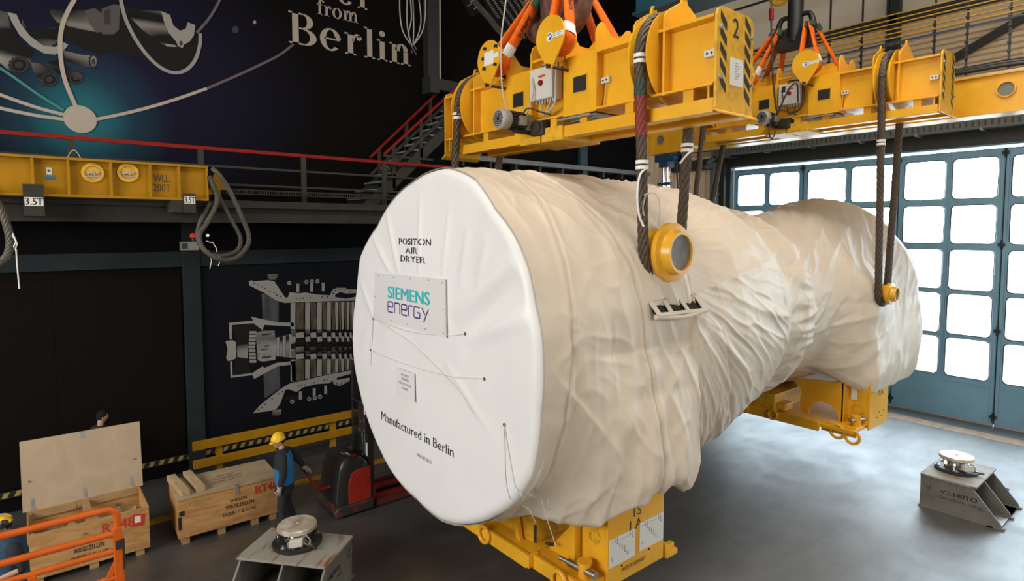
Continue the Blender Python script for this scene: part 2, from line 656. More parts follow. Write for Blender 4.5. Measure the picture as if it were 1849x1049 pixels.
def mural_mat():
    m = bpy.data.materials.new('printed_mural_wall')
    m.use_nodes = True
    nt = m.node_tree
    L = nt.links.new
    b = nt.nodes['Principled BSDF']
    b.inputs['Roughness'].default_value = 0.8
    b.inputs['Specular IOR Level'].default_value = 0.08
    tc = nt.nodes.new('ShaderNodeTexCoord')

    def dist(c, sc):
        mp = nt.nodes.new('ShaderNodeMapping')
        mp.vector_type = 'POINT'
        mp.inputs['Scale'].default_value = sc
        mp.inputs['Location'].default_value = (-c[0] * sc[0], 0, -c[1] * sc[2])
        L(tc.outputs['Object'], mp.inputs[0])
        g = nt.nodes.new('ShaderNodeVectorMath')
        g.operation = 'LENGTH'
        L(mp.outputs[0], g.inputs[0])
        return g.outputs['Value']

    def ramp(v, stops):
        r = nt.nodes.new('ShaderNodeValToRGB')
        e = r.color_ramp.elements
        e[0].position, e[0].color = stops[0][0], (*stops[0][1], 1)
        e[1].position, e[1].color = stops[-1][0], (*stops[-1][1], 1)
        for p, c in stops[1:-1]:
            k = e.new(p)
            k.color = (*c, 1)
        L(v, r.inputs[0])
        return r.outputs[0]
    a = ramp(dist((0.95, 7.6), (0.62, 0, 0.62)), [(0.0, (0.012, 0.16, 0.17)), (0.25, (0.009, 0.105, 0.115)), (0.55, (0.003, 0.03, 0.036)), (1.0, (0, 0, 0))])
    c = ramp(dist((1.2, 8.6), (0.22, 0, 0.30)), [(0.0, (0.014, 0.012, 0.034)), (0.5, (0.010, 0.009, 0.022)), (1.0, (0.0045, 0.0038, 0.0036))])
    ad = nt.nodes.new('ShaderNodeMixRGB')
    ad.blend_type = 'ADD'
    ad.inputs[0].default_value = 1
    L(a, ad.inputs[1])
    L(c, ad.inputs[2])
    L(ad.outputs[0], b.inputs['Base Color'])
    return m


MURALP = mural_mat()
m = MB(); m.add([(-12, -10, 0), (XG + .3, -10, 0), (XG + .3, YW + .2, 0), (-12, YW + .2, 0), (-12, -10, -.2), (XG + .3, -10, -.2), (XG + .3, YW + .2, -.2), (-12, YW + .2, -.2)],
                [(0, 1, 2, 3), (7, 6, 5, 4), (0, 4, 5, 1), (1, 5, 6, 2), (2, 6, 7, 3), (3, 7, 4, 0)])
floor = struct(m, 'floor', floor_mat())
m = MB(); m.box(-12, XG + .3, -10, YW + .2, 15.0, 15.2)
struct(m, 'ceiling', mat('ceiling_sheet', (0.30, 0.28, 0.25), 0.7))
m = MB(); m.box(-12.2, -12, -10, YW + .2, 0, 15)
struct(m, 'wall_back', mat('back_wall_paint', (0.36, 0.34, 0.31), 0.7))
m = MB(); m.box(-12, XG + .3, -10.2, -10, 0, 15)
struct(m, 'wall_right', mat('right_wall_paint', (0.40, 0.35, 0.29), 0.7))
# mural wall: printed upper part, black lower part, pale end bay near the gate
m = MB(); m.box(-12, 18.57, YW, YW + .2, 6.0, 15)
struct(m, 'wall_left', MURALP)
m = MB(); m.box(-12, 18.57, YW, YW + .2, 0, 6.0)
struct(m, 'wall_left_lower', MURAL)
m = MB(); m.box(18.57, XG + .2, YW, YW + .2, 0, 15)
for k in range(6):
    x = 18.72 + k * 0.32
    m.box(x, x + .05, YW - .04, YW, 0, 15)
struct(m, 'wall_left_pale', BEIGE)
# gate wall
m = MB(); m.box(XG + .05, XG + .3, 12.15, YW, 0, 8.2)
for k in range(8):
    y = 12.75 + k * 0.24
    m.box(XG + .01, XG + .05, y, y + .05, 0, 8.2)
struct(m, 'wall_far_side', BEIGE)
m = MB(); m.box(XG + .05, XG + .3, -10, -6.9, 0, 8.2)
struct(m, 'wall_far_right', BEIGE)
prof = []
z = 7.95
while z < 11.6:
    prof += [(XG + .10, z), (XG + .02, z + .03), (XG + .03, z + .13)]
    z += 0.16
prof = [(XG + .3, 7.95)] + prof + [(XG + .3, 11.62)]
m = MB(); m.prism([(a, b) for a, b in prof], (0, -10, 0), (1, 0, 0), (0, 0, 1), (0, YW + 10, 0))
struct(m, 'wall_far', BEIGE)
m = MB(); m.box(XG + .05, XG + .3, -10, YW, 11.62, 15)
for k in range(18):
    y = -9 + k * 1.32
    m.box(XG + .035, XG + .05, y, y + .03, 11.8, 15)
struct(m, 'wall_far_upper', CREAM)
# trims: gate wall steelwork
m = MB(); m.box(XG - .12, XG + .05, -10, YW, 11.52, 11.80)
struct(m, 'trim_1', DARKGREEN)
m = MB(); m.box(XG - .25, XG + .02, -10, YW, 7.70, 8.10); m.box(XG - .3, XG + .02, -10, YW, 8.40, 8.52)
struct(m, 'trim_2', DARKGREEN)
m = MB()
m.box(XG - .22, XG + .02, 6.72, 6.78, 8.1, 15); m.box(XG - .22, XG + .02, 7.0, 7.06, 8.1, 15); m.box(XG - .12, XG - .08, 6.78, 7.0, 8.1, 15)
struct(m, 'trim_3', DARKGREEN)
m = MB(); m.bar((XG - .15, 6.2, 9.75), (XG - .15, 2.2, 11.75), .14, .2)
struct(m, 'trim_4', BLK)
m = MB(); m.box(XG - .25, XG + .05, 12.02, 12.16, 0, 7.7); m.box(XG - .45, XG + .0, 12.16, 12.3, 0, 7.9)
struct(m, 'trim_5', DARKGREEN)
m = MB(); m.cyl((XG - .28, 12.62, 0), (XG - .28, 12.62, 7.7), .2, 24)
struct(m, 'trim_6', COLGT)
m = MB(); m.box(XG - .35, XG - .05, 12.35, 12.6, 6.72, 6.76); m.box(XG - .5, XG - .1, 12.3, 12.95, 7.7, 7.9)
struct(m, 'trim_7', COLGT)
# left wall steelwork
m = MB(); m.box(2.64, 2.99, YW - .10, YW, 0, 5.7)
struct(m, 'trim_8', COLBG, bevel=.01)
m = MB(); m.box(-6, 12, YW - .08, YW, 4.60, 4.93)
struct(m, 'trim_9', COLBG)
m = MB(); m.box(8.80, 9.2, YW - .25, YW, 9.6, 15); m.box(8.72, 9.0, YW - .5, YW - .05, 9.15, 9.6)
struct(m, 'trim_10', mat('dark_grey_column', (0.022, 0.022, 0.021), 0.5))
m = MB(); m.box(9.17, 9.21, YW - .27, YW - .25, 9.6, 15)
struct(m, 'trim_11', PRTXT)
m = MB(); m.box(9.0, 14.5, YW - .5, YW - .05, 9.25, 9.55)
struct(m, 'trim_12', mat('dark_grey_beam', (0.022, 0.022, 0.021), 0.5))
m = MB(); m.box(14.95, 15.3, YW - .12, YW, 0, 8.7)
struct(m, 'trim_13', mat('dim_blue_column', (0.022, 0.05, 0.065), 0.5))
m = MB(); m.box(-6, 2.60, YW - .03, YW, 0.45, 4.42)
for x in (-2.2, 0.35):
    m.box(x, x + .02, YW - .035, YW, 0.45, 4.42)
struct(m, 'door_9', BROWNP)
# yard outside
m = MB(); m.box(XG + .3, 90, -60, 60, -.25, -.05)
struct(m, 'yard_ground', mat('pale_yard_concrete', (0.45, 0.45, 0.44), 0.8))

# ------------------------------------------------------------------ folding gate: glazed leaves
ROWS = [(6.26, 7.40), (5.0, 6.1), (3.69, 4.85), (2.42, 3.60), (1.21, 2.34)]


def rrect(y0, y1, z0, z1, r, k=5):
    P = []
    for cy, cz, a in ((y1 - r, z1 - r, 0), (y0 + r, z1 - r, 90), (y0 + r, z0 + r, 180), (y1 - r, z0 + r, 270)):
        P += arc(cy, cz, r, a, a + 90, k)
    return P


def gate_leaf(name, y0, y1):
    w = y1 - y0
    e, g = 0.135, 0.14
    pw = (w - 2 * e - g) / 2
    cols = [(y0 + e, y0 + e + pw), (y1 - e - pw, y1 - e)]
    cy = [y0 + .015, (cols[0][1] + cols[1][0]) / 2, y1 - .015]
    zs = [7.60] + [(ROWS[i][0] + ROWS[i + 1][1]) / 2 for i in range(4)] + [1.05]
    fr, seal, pane = MB(), MB(), MB()
    xf, xb = XG - .06, XG + .04
    for ci, (a, b) in enumerate(cols):
        for ri, (z0, z1) in enumerate(ROWS):
            inn = rrect(a, b, z0, z1, .13)
            oy0, oy1, oz0, oz1 = cy[ci], cy[ci + 1], zs[ri + 1], zs[ri]
            cor = [(oy1, oz1), (oy0, oz1), (oy0, oz0), (oy1, oz0)]
            out = [cor[i // 6] for i in range(24)]
            for x in (xf, xb):
                for i in range(24):
                    j = (i + 1) % 24
                    A, B, p, q = out[i], out[j], inn[i], inn[j]
                    if A == B:
                        fr.add([(x, *A), (x, *p), (x, *q)], [(0, 1, 2)])
                    else:
                        fr.add([(x, *A), (x, *B), (x, *q), (x, *p)], [(0, 1, 2, 3)])
            fr.add([(xf, *p) for p in inn] + [(xb, *p) for p in inn], [(i, (i + 1) % 24, (i + 1) % 24 + 24, i + 24) for i in range(24)])
            # raised glazing bars round the pane, rubber gasket inside
            o2 = rrect(a - .045, b + .045, z0 - .045, z1 + .045, .16)
            i2 = rrect(a + .022, b - .022, z0 + .022, z1 - .022, .115)
            seal.add([(xf - .006, *p) for p in inn] + [(xf - .006, *p) for p in i2] + [(xf + .02, *p) for p in i2],
                     [(i, (i + 1) % 24, (i + 1) % 24 + 24, i + 24) for i in range(24)] + [(i + 24, (i + 1) % 24 + 24, (i + 1) % 24 + 48, i + 48) for i in range(24)])
            pane.add([(XG, *p) for p in inn], [tuple(range(24))])
    # raised vertical and horizontal ribs
    for y in (y0 + .03, y1 - .09):
        fr.box(xf - .025, xf, y, y + .06, .05, 7.6)
    fr.box(xf - .02, xf, cy[1] - .025, cy[1] + .025, 1.05, 7.6)
    for z in zs[1:-1]:
        fr.box(xf - .015, xf, y0 + .09, y1 - .09, z - .02, z + .02)
    fr.box(xf, xb, y0 + .015, y1 - .015, .05, 1.05)
    fr.box(xf - .015, xf, y0 + .09, y1 - .09, 1.03, 1.07)
    o = tag(fr.build(name, GATE), kind='structure')
    seal.build('rubber_gasket', GATED, o)
    pane.build('window_pane', CLEAR, o)
    h = MB()
    for z in (.22, 2.6, 4.95, 7.42):
        h.box(xf - .06, xf - .01, y0 - .07, y0 + .08, z, z + .09)
        h.cyl((xf - .05, y0, z - .08), (xf - .05, y0, z + .17), .03, 10)
    h.build('hinge', GATED, o)
    g_ = MB(); g_.box(xf + .02, xb, y0 - .016, y0 + .016, .05, 7.6)
    g_.build('edge_seal', GATED, o)
    s = MB(); s.box(xf - .01, xb, y0 + .015, y1 - .015, .0, .05)
    s.build('bottom_brush', mat('brush_strip', (0.30, 0.29, 0.27), 0.7) if 'brush_strip' not in bpy.data.materials else bpy.data.materials['brush_strip'], o)
    return o


for i, (a, b) in enumerate([(9.45, 11.99), (6.60, 9.45), (4.09, 6.60), (1.35, 4.09), (-1.4, 1.35), (-4.1, -1.4), (-6.85, -4.1)]):
    lf = gate_leaf('door_%d' % (i + 1), a, b)
    if i == 2:
        t = MB(); text_into(t, '81', (XG - .003, 6.28, 1.28), (0, -1, 0), (0, 0, 1), .2, .13, .01)
        t.build('lettering', INK, lf)
m = MB(); m.box(XG - .1, XG + .3, -6.9, 12.1, 7.68, 7.74)
struct(m, 'trim_14', GATE)
m = MB(); m.add([(19.12, -10, .004), (19.65, -10, .004), (19.65, 13.5, .004), (19.12, 13.5, .004)], [(0, 1, 2, 3)])
tag(m.build('floor_marking', BLINE), kind='structure')
m = MB(); m.add([(-6, 12.36, .004), (6.8, 12.36, .004), (6.8, 12.62, .004), (-6, 12.62, .004)], [(0, 1, 2, 3)])
tag(m.build('floor_marking', YLINE), kind='structure')

# ------------------------------------------------------------------ gate wall fittings
t = thing('cable_tray', 'perforated grey cable tray running above the folding gate', 'cable tray', (XG - .45, 3, 8.12))
m = MB(); m.box(XG - .62, XG - .28, -9, 12.6, 8.12, 8.14); m.box(XG - .63, XG - .61, -9, 12.6, 8.12, 8.36); m.box(XG - .29, XG - .27, -9, 12.6, 8.12, 8.36)
m.cur = 1
for k in range(150):
    y = 12.4 - k * .14
    m.box(XG - .634, XG - .63, y, y + .05, 8.17, 8.31)
m.build('tray', [TRAY, mat('slot_dark', (0.07, 0.07, 0.07), 0.6)], t)
m = MB()
for k in range(12):
    m.box(XG - .66, XG - .02, 12 - k * 1.5, 12.06 - k * 1.5, 8.06, 8.12)
m.build('bracket', ZINC, t)
t = thing('conductor_rails', 'thin yellow crane conductor rails stretched level across the beige ribbed wall', 'conductor rail', (18.0, 4, 10))
for k, py in enumerate((25, 34, 42, 51, 59, 67)):
    p = onx(1618, py, 18.0)
    m = MB(); m.box(17.99, 18.01, -9, 13.5, p.z - .014, p.z + .014)
    m.build('rail', YELD, t)
p = onx(1618, 76, 18.0)
m = MB(); m.box(17.98, 18.02, -9, 13.5, p.z - .02, p.z + .02)
m.build('rail', mat('blue_cable', (0.03, 0.07, 0.11), 0.5), t)
for k, px in enumerate((1497, 1555, 1686, 1745, 1822)):
    p = onx(px, 80, 18.0)
    m = MB(); m.box(18.02, 18.06, p.y - .02, p.y + .02, 8.9, 12.5)
    for j in range(9):
        m.box(17.97, 18.03, p.y - .035, p.y + .035, 9.35 + j * .2, 9.40 + j * .2)
    m.build('hanger', DKST, t)
m = MB(); m.box(18.0, XG + .02, -2, -1.9, 12.4, 12.5); m.box(18.0, XG + .02, 12.8, 12.9, 12.4, 12.5); m.box(18.02, 18.06, -9, 13, 12.44, 12.5)
m.build('mounting_frame', DKST, t)

# crane girder that carries the rear lifting beam's hoist, passing behind it
t = thing('crane_girder', 'long plain yellow crane girder passing level behind the rear lifting beam', 'crane girder', (16.05, 5, 7.8))
m = MB()
m.box(15.85, 16.25, -9, 12.37, 7.86, 8.62)
m.box(15.78, 16.32, -9, 12.37, 8.62, 8.66)
m.box(15.78, 16.32, -9, 12.37, 7.82, 7.86)
m.box(15.83, 15.85, 12.15, 12.37, 7.86, 8.62)
m.build('box_girder', YEL, t, bevel=.004)
for y, z in ((11.85, 8.26), (3.22, 8.30)):
    m = MB(); m.ring((15.80, y, z), (15.87, y, z), .165, .14)
    o = m.build('sight_tube', YELD, t)
    m = MB(); m.cyl((15.84, y, z), (15.852, y, z), .14, 24)
    m.build('tube_bore', mat('tube_bore', (0.16, 0.15, 0.13), 0.4), o)
m = MB()
for k in range(3):
    for z in (8.05, 8.4):
        m.cyl((15.83, 12.27, z), (15.86, 12.27, z), .02, 8)
m.build('bolt', DKST, t)
m = MB(); m.box(15.95, 16.15, -9, 12.0, 8.66, 8.72); m.box(16.0, 16.1, -9, 3.0, 8.98, 9.08)
m.build('festoon_rail', ZINC, t)
m = MB()
for k in range(24):
    y = 11.6 - k * .14
    m.box(15.9, 16.1, y, y + .09, 8.74, 8.80)
    m.box(15.9, 16.1, y + .02, y + .07, 8.80, 8.98)
m.build('energy_chain', DKST, t)
m = MB(); pts = [(16.05, 11.9 - k * .45, 8.88 + .012 * math.sin(k * 2.1)) for k in range(48)]
m.tube(pts, .07, 8); m.tube([(p[0] - .1, p[1], p[2] - .06) for p in pts], .05, 8)
m.build('cable_bundle', BLKP, t)

# blue hydraulic unit under the girder's end, with its white cylinder
t = thing('hydraulic_unit', 'small blue hydraulic unit with two steel rods under the girder end', 'hydraulic unit', (15.9, 11.7, 7.4))
c = onx(1203, 290, 15.9)
m = MB(); m.box(15.7, 16.1, c.y - .35, c.y + .30, c.z - .05, c.z + .18); m.box(15.65, 16.0, c.y - .48, c.y - .1, c.z - .02, c.z + .10); m.box(15.72, 16.05, c.y - .2, c.y + .15, c.z - .22, c.z - .03)
for k in range(5):
    m.cyl((15.66, c.y - .4 + k * .15, c.z + .03), (15.72, c.y - .4 + k * .15, c.z + .03), .035, 10)
m.build('valve_block', BLUEM, t, bevel=.015)
m = MB(); m.box(15.85, 15.95, c.y - .05, c.y + .05, c.z + .17, 7.83)
m.build('bracket', BLUEM, t)
m = MB(); m.cyl((15.85, c.y + .05, c.z - .2), (15.85, c.y + .05, c.z - 1.5), .055, 14)
m.build('rod', CHROME, t)
m = MB(); m.cyl((15.85, c.y - .12, c.z - .2), (15.85, c.y - .12, c.z - 1.5), .055, 14)
m.build('rod', CHROME, t)
m = MB(); m.box(15.72, 15.98, c.y - .28, c.y + .2, c.z - .78, c.z - .70)
m.build('clamp', BLUEM, t)
m = MB(); m.tube([(15.8, c.y - .45, c.z), (15.78, c.y - .5, c.z - .5), (15.8, c.y - .6, c.z - 1.6)], .025, 8)
m.build('hose', BLKP, t)
m = MB()
b = onx(1225, 285, 15.9) - Vector((1.08, 0, 0))
m.box(14.7, 14.85, b.y - .1, b.y + .1, b.z - .12, b.z + .3); m.box(14.76, 14.79, b.y - .02, b.y + .02, b.z + .3, 7.83); m.cyl((14.7, b.y - .08, b.z - .06), (14.85, b.y - .08, b.z - .06), .13, 16)
m.tube([(14.78, b.y - .02, b.z - .1), (14.77, b.y, b.z - .6), (14.8, b.y - .05, b.z - 1.6)], .03, 8)
m.v = [(a_ + 1.22, b_, c_) for a_, b_, c_ in m.v]
tag(m.build('chain_hook', [BLUEM]), 'blue hook block hanging behind the near lifting rope', 'hook')
t = thing('wall_lamp', 'slim grey lamp tilted on the steelwork left of the gate', 'lamp', tuple(onx(1272, 293, 19.0)))
a, b = onx(1258, 306, 19.0), onx(1292, 284, 19.0)
m = MB(); m.bar(a, b, .16, .14)
m.bar(b, (XG, b.y - .1, b.z + .1), .05, .05)
m.build('housing', OLIVE, t, bevel=.02)
m = MB(); m.bar(a.lerp(b, .62) - Vector((.085, 0, .02)), a.lerp(b, .97) - Vector((.085, 0, .02)), .02, .1)
m.build('reflector', ZINC, t)

# ------------------------------------------------------------------ left wall: walkway, stair, stored beam
WY = 13.3
t = thing('walkway', 'dark steel walkway along the black mural wall with a red top rail', 'walkway', (3, WY, 5.7))
m = MB(); m.box(-6, 9.4, WY - .06, WY + .02, 5.86, 6.01); m.box(-6, 9.4, WY + .02, YW - .02, 5.90, 5.97); m.box(-6, 9.4, WY + .10, WY + .25, 5.55, 5.90)
m.build('deck', OLIVE, t)
m = MB(); m.box(-6, 9.0, WY - .03, WY + .03, 7.01, 7.08)
m.build('handrail', RED, t)
for z in (6.70, 6.34):
    m = MB(); m.box(-6, 9.0, WY - .015, WY + .015, z - .022, z + .022)
    m.build('guard_bar', OLIVE, t)
for x in (-3.5, -1.4, .70, 2.80, 4.88, 6.86, 8.9):
    m = MB(); m.box(x - .05, x + .05, WY - .035, WY + .035, 5.9, 7.02)
    m.build('post', OLIVE, t)
m = MB(); m.box(2.9, 9.0, WY - .22, WY - .10, 6.13, 6.15)
for k in range(120):
    m.box(2.95 + k * .05, 2.968 + k * .05, WY - .225, WY - .22, 6.13, 6.22)
m.box(2.9, 9.0, WY - .22, WY - .215, 6.21, 6.235)
m.build('cable_tray', OLIVE, t)
t = thing('staircase', 'steel staircase with red handrails rising from the walkway behind the front lifting beam', 'staircase', (7.5, 13.8, 5.97))
d = Vector((1.66, 0, 1.50))
for y in (13.40, 14.4):
    m = MB(); m.bar((6.35, y, 5.95), (9.9, y, 9.17), .05, .26, up=(0, 1, 0)) if False else m.prism([(6.2, 5.9), (6.6, 5.9), (10.0, 8.98), (10.0, 9.32)], (0, y - .03, 0), (1, 0, 0), (0, 0, 1), (0, .06, 0))
    m.build('stringer', OLIVE, t)
for y, x0, z0, x1, z1 in ((13.40, 6.92, 7.25, 9.0, 9.12), (14.4, 7.03, 7.27, 9.19, 9.31)):
    m = MB(); m.tube([(x0, y, z0), (x1, y, z1), (x1 + .5, y, z1)], .036, 10)
    m.build('handrail', RED, t)
    m = MB(); m.bar((x0, y, z0 - .45), (x1 + .3, y, z1 - .25), .04, .07)
    m.build('guard_bar', OLIVE, t)
    for k in (.12, .5, .85):
        x = x0 + (x1 - x0) * k
        zt = z0 + (z1 - z0) * k
        m = MB(); m.box(x - .04, x + .04, y - .03, y + .03, zt - 1.05, zt)
        m.build('post', OLIVE, t)
for k in range(15):
    x, zz = 6.5 + k * .235, 6.16 + k * .213
    m = MB(); m.box(x - .14, x + .14, 13.43, 14.37, zz - .02, zz + .02)
    m.build('tread', TRAY, t)
m = MB(); m.box(6.9, 8.3, 13.365, 13.435, 7.19, 7.245)
m.build('landing_bar', OLIVE, t)

# yellow traverse stored on brackets
t = thing('traverse_beam', 'yellow 200 tonne lifting traverse stored on wall brackets below the red rail', 'lifting beam', (1, 12.85, 5.97))
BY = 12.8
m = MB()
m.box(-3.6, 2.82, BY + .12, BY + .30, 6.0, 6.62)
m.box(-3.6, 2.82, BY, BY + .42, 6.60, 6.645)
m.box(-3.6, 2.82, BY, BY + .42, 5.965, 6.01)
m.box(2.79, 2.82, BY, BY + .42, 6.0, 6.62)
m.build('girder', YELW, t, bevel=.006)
for px in (58, 123, 200, 271, 323):
    p = ony(px, 300, BY)
    m = MB(); m.box(p.x - .02, p.x + .02, BY + .01, BY + .12, 6.0, 6.62)
    m.build('stiffener', YELW, t)
for px in (167, 231):
    p = ony(px, 312, BY + .1)
    m = MB(); m.lathe([(.13, 0), (.17, .0), (.17, .03), (.12, .035), (.11, .01), (0, .01)], (p.x, BY + .12, p.z), (0, -1, 0), 28)
    o = m.build('lifting_eye', YELD, t)
    m = MB()
    for k in range(4):
        m.cyl((p.x - .07 + k * .045, BY + .1, p.z - .02 + .02 * (k % 2)), (p.x - .07 + k * .045, BY + .06, p.z - .02 + .02 * (k % 2)), .022, 10)
    m.box(p.x - .1, p.x + .12, BY + .07, BY + .1, p.z - .075, p.z - .06)
    m.build('pin', ZINC, o)
for s, y in (('WLL:', 328), ('200T', 345)):
    a = ony(277, y, BY + .118)
    tx = MB(); text_into(tx, s, (a.x, BY + .116, a.z), (1, 0, 0), (0, 0, 1), .285, .135)
    tx.build('lettering', INK, t)
a = ony(84, 315, BY + .118)
m = MB(); m.box(a.x, a.x + .07, BY + .112, BY + .118, a.z, a.z + .12); m.cur = 1; m.box(a.x + .015, a.x + .055, BY + .108, BY + .112, a.z + .04, a.z + .09); m.box(a.x - .02, a.x + .11, BY + .108, BY + .116, a.z - .08, a.z - .03)
m.build('sticker', [LABEL, LOGOB], t)
m = MB(); m.tube([(0.62 + .04 * k, BY + .2, 6.64 + .16 * math.sin(k * .62)) for k in range(6)], .008, 6)
m.build('cord', CORD, t)
for px, w, zt, zb, lab, first in ((61, .275, 5.98 + .18, 5.63, 'grey bracket marked 3.5T under the middle of the stored yellow traverse', True), (342, .21, 6.09, 5.73, 'grey bracket marked 3.5T under the right end of the stored yellow traverse', False)):
    p = ony(px, 360, BY - .04)
    t = thing('wall_bracket', lab, 'bracket', (p.x, BY - .04, zb), 'brackets under the stored traverse')
    m = MB(); m.box(p.x - w / 2, p.x + w / 2, BY - .06, BY - .01, zb, zt); m.box(p.x - w / 2 - .2 * (not first), p.x + w / 2, BY - .01, WY, zb, 5.962)
    m.build('bracket_plate', OLIVE, t)
    m = MB(); m.box(p.x - w * .44, p.x + w * .45, BY - .064, BY - .06, zb + .17, zb + .31)
    m.build('label_plate', LABEL, t)
    tx = MB(); text_into(tx, '3.5T', (p.x - w * .42, BY - .067, zb + .185), (1, 0, 0), (0, 0, 1), w * .84, .115, .02)
    tx.build('lettering', INK, t)
# rope loops hanging from the traverse ends


def strands(mb, pts, R, n=6, pitch=.45, k=6, sub=1, phase=0.0, r=None):
    pts = [Vector(p) for p in pts]
    N = len(pts)
    L, tot = [0], 0
    for i in range(1, N):
        tot += (pts[i] - pts[i - 1]).length
        L.append(tot)
    fr, prev = [], None
    for i in range(N):
        d = (pts[min(i + 1, N - 1)] - pts[max(i - 1, 0)]).normalized()
        if prev is None:
            a = d.cross(Vector((0.31, 0.95, 0.05))).normalized()
        else:
            a = (prev - d * prev.dot(d)).normalized()
        prev = a
        fr.append((a, d.cross(a)))
    for s in range(n):
        P = []
        for i in range(N):
            t = 2 * math.pi * (s / n + L[i] / pitch) + phase
            P.append(pts[i] + (fr[i][0] * math.cos(t) + fr[i][1] * math.sin(t)) * R * .62)
        mb.tube(P, r or R * .46, k)
    return mb


def resample(pts, step):
    pts = [Vector(p) for p in pts]
    out = [pts[0]]
    acc = 0
    for a, b in zip(pts, pts[1:]):
        l = (b - a).length
        n = max(1, int(l / step))
        for i in range(1, n + 1):
            out.append(a.lerp(b, i / n))
    return out


def spline(ctrl, n=10):
    c = [Vector(p) for p in ctrl]
    c = [c[0] * 2 - c[1]] + c + [c[-1] * 2 - c[-2]]
    out = []
    for i in range(1, len(c) - 2):
        for k in range(n):
            t = k / n
            p0, p1, p2, p3 = c[i - 1], c[i], c[i + 1], c[i + 2]
            out.append(.5 * ((2 * p1) + (p2 - p0) * t + (2 * p0 - 5 * p1 + 4 * p2 - p3) * t * t + (3 * p1 - p0 - 3 * p2 + p3) * t ** 3))
    out.append(c[-2])
    return out


RY = 12.75
lp = [(378, 318), (392, 360), (375, 400), (360, 425), (368, 450), (395, 468), (425, 466), (446, 445), (449, 425), (438, 395), (415, 345), (395, 315), (383, 304)]
t = thing('rope_sling', 'looped steel rope sling hanging from the right end of the stored traverse', 'rope sling', tuple(ony(400, 400, RY)), 'rope slings on the stored traverse')
m = MB(); strands(m, spline([ony(x, y, RY + .1 * math.sin(i)) for i, (x, y) in enumerate(lp)], 8), .045)
m.build('rope', ROPEG, t)
lp2 = [(380, 365), (362, 400), (357, 430), (372, 455), (400, 462), (428, 452), (434, 430), (420, 400), (398, 360), (386, 330)]
m = MB(); strands(m, spline([ony(x, y, RY + .22) for x, y in lp2], 8), .04)
m.build('rope', ROPEG, t)
m = MB()
for pp in ([(383, 436), (390, 447), (392, 455)], [(377, 452), (382, 470), (379, 485)], [(395, 462), (402, 472), (409, 473)], [(400, 466), (394, 480)], [(372, 435), (382, 438)]):
    m.tube([ony(x, y, RY - .08) for x, y in pp], .008, 6)
m.cyl(ony(375, 425, RY - .1), ony(375, 425, RY - .06), .03, 10)
m.build('tie', LABEL, t)
m = MB(); p = ony(383, 305, BY + .2)
m.box(2.82, 3.06, BY + .1, BY + .32, 6.1, 6.2); m.prism([(2.86, 6.2), (2.98, 6.58), (3.10, 6.50), (3.2, 6.2)], (0, BY + .14, 0), (1, 0, 0), (0, 0, 1), (0, .06, 0))
m.build('saddle_hook', YELW, t)
t = thing('rope_sling', 'steel rope sling cut by the left edge of the photo below the traverse', 'rope sling', tuple(ony(2, 420, RY)), 'rope slings on the stored traverse')
m = MB(); strands(m, spline([ony(x, y, RY) for x, y in [(-60, 330), (-20, 350), (2, 380), (16, 420), (18, 445), (8, 468), (-20, 480), (-60, 470)]], 8), .06)
m.build('rope', ROPEG, t)
m = MB()
for pp in ([(23, 421), (31, 440), (27, 452), (25, 445), (29, 436), (22, 424)], [(29, 450), (31, 480), (33, 500), (35, 521)]):
    m.tube([ony(x, y, RY - .1) for x, y in pp], .012, 6)
m.build('tie', LABEL, t)
t = thing('signal_lamp_box', 'small grey box with a glowing red lamp behind the rope loop', 'signal lamp', tuple(ony(340, 445, YW - .2)))
a, b = ony(326, 452, YW - .2), ony(358, 436, YW - .2)
m = MB(); m.box(a.x, b.x, YW - .25, YW - .1, a.z, b.z)
m.build('box', GREYM, t)
m = MB(); m.box(a.x + .02, a.x + .13, YW - .256, YW - .25, a.z + .03, b.z - .03)
m.build('dark_label', BLKP, t)
p = ony(348, 424, YW - .2)
m = MB(); m.lathe([(.0, .09), (.045, .08), (.06, .03), (.06, 0)], (p.x, YW - .2, p.z - .05), (0, 0, 1), 14)
m.build('lamp', emit('red_signal_glow', (0.7, 0.03, 0.01), .35), t)
m = MB(); m.cyl((p.x, YW - .2, b.z - .02), (p.x, YW - .2, p.z - .04), .03, 10)
m.build('lamp_foot', BLKP, t)

# ------------------------------------------------------------------ printed mural (upper wall) and poster (lower wall)
t = thing('wall_mural', 'printed mural of turbine parts, curved lines and serif lettering on the black upper wall', 'mural', (3, YW - .01, 9))


def strip(mb, pts, w, layer, f, Y0=YW, taper=None):
    """flat printed line along pixel-traced points on the wall plane"""
    P = [f(*p) for p in pts]
    P = spline([ony(x, y, Y0 - .004 - .002 * layer) for x, y in P], 6)
    vs, n = [], len(P)
    for i in range(n):
        d = (P[min(i + 1, n - 1)] - P[max(i - 1, 0)]).normalized()
        s = Vector((-d.z, 0, d.x)) * (w / 2 if taper is None else (w + (taper - w) * i / n) / 2)
        vs += [P[i] + s, P[i] - s]
    mb.add(vs, [(2 * i, 2 * i + 1, 2 * i + 3, 2 * i + 2) for i in range(n - 1)])
    return mb


def shape(name, pts, layer, mt, f, par, Y0=YW):
    mb = MB()
    mb.add([ony(*f(*p), Y0 - .004 - .002 * layer) for p in pts], [tuple(range(len(pts)))])
    return mb.build(name, mt, par, fix=False)


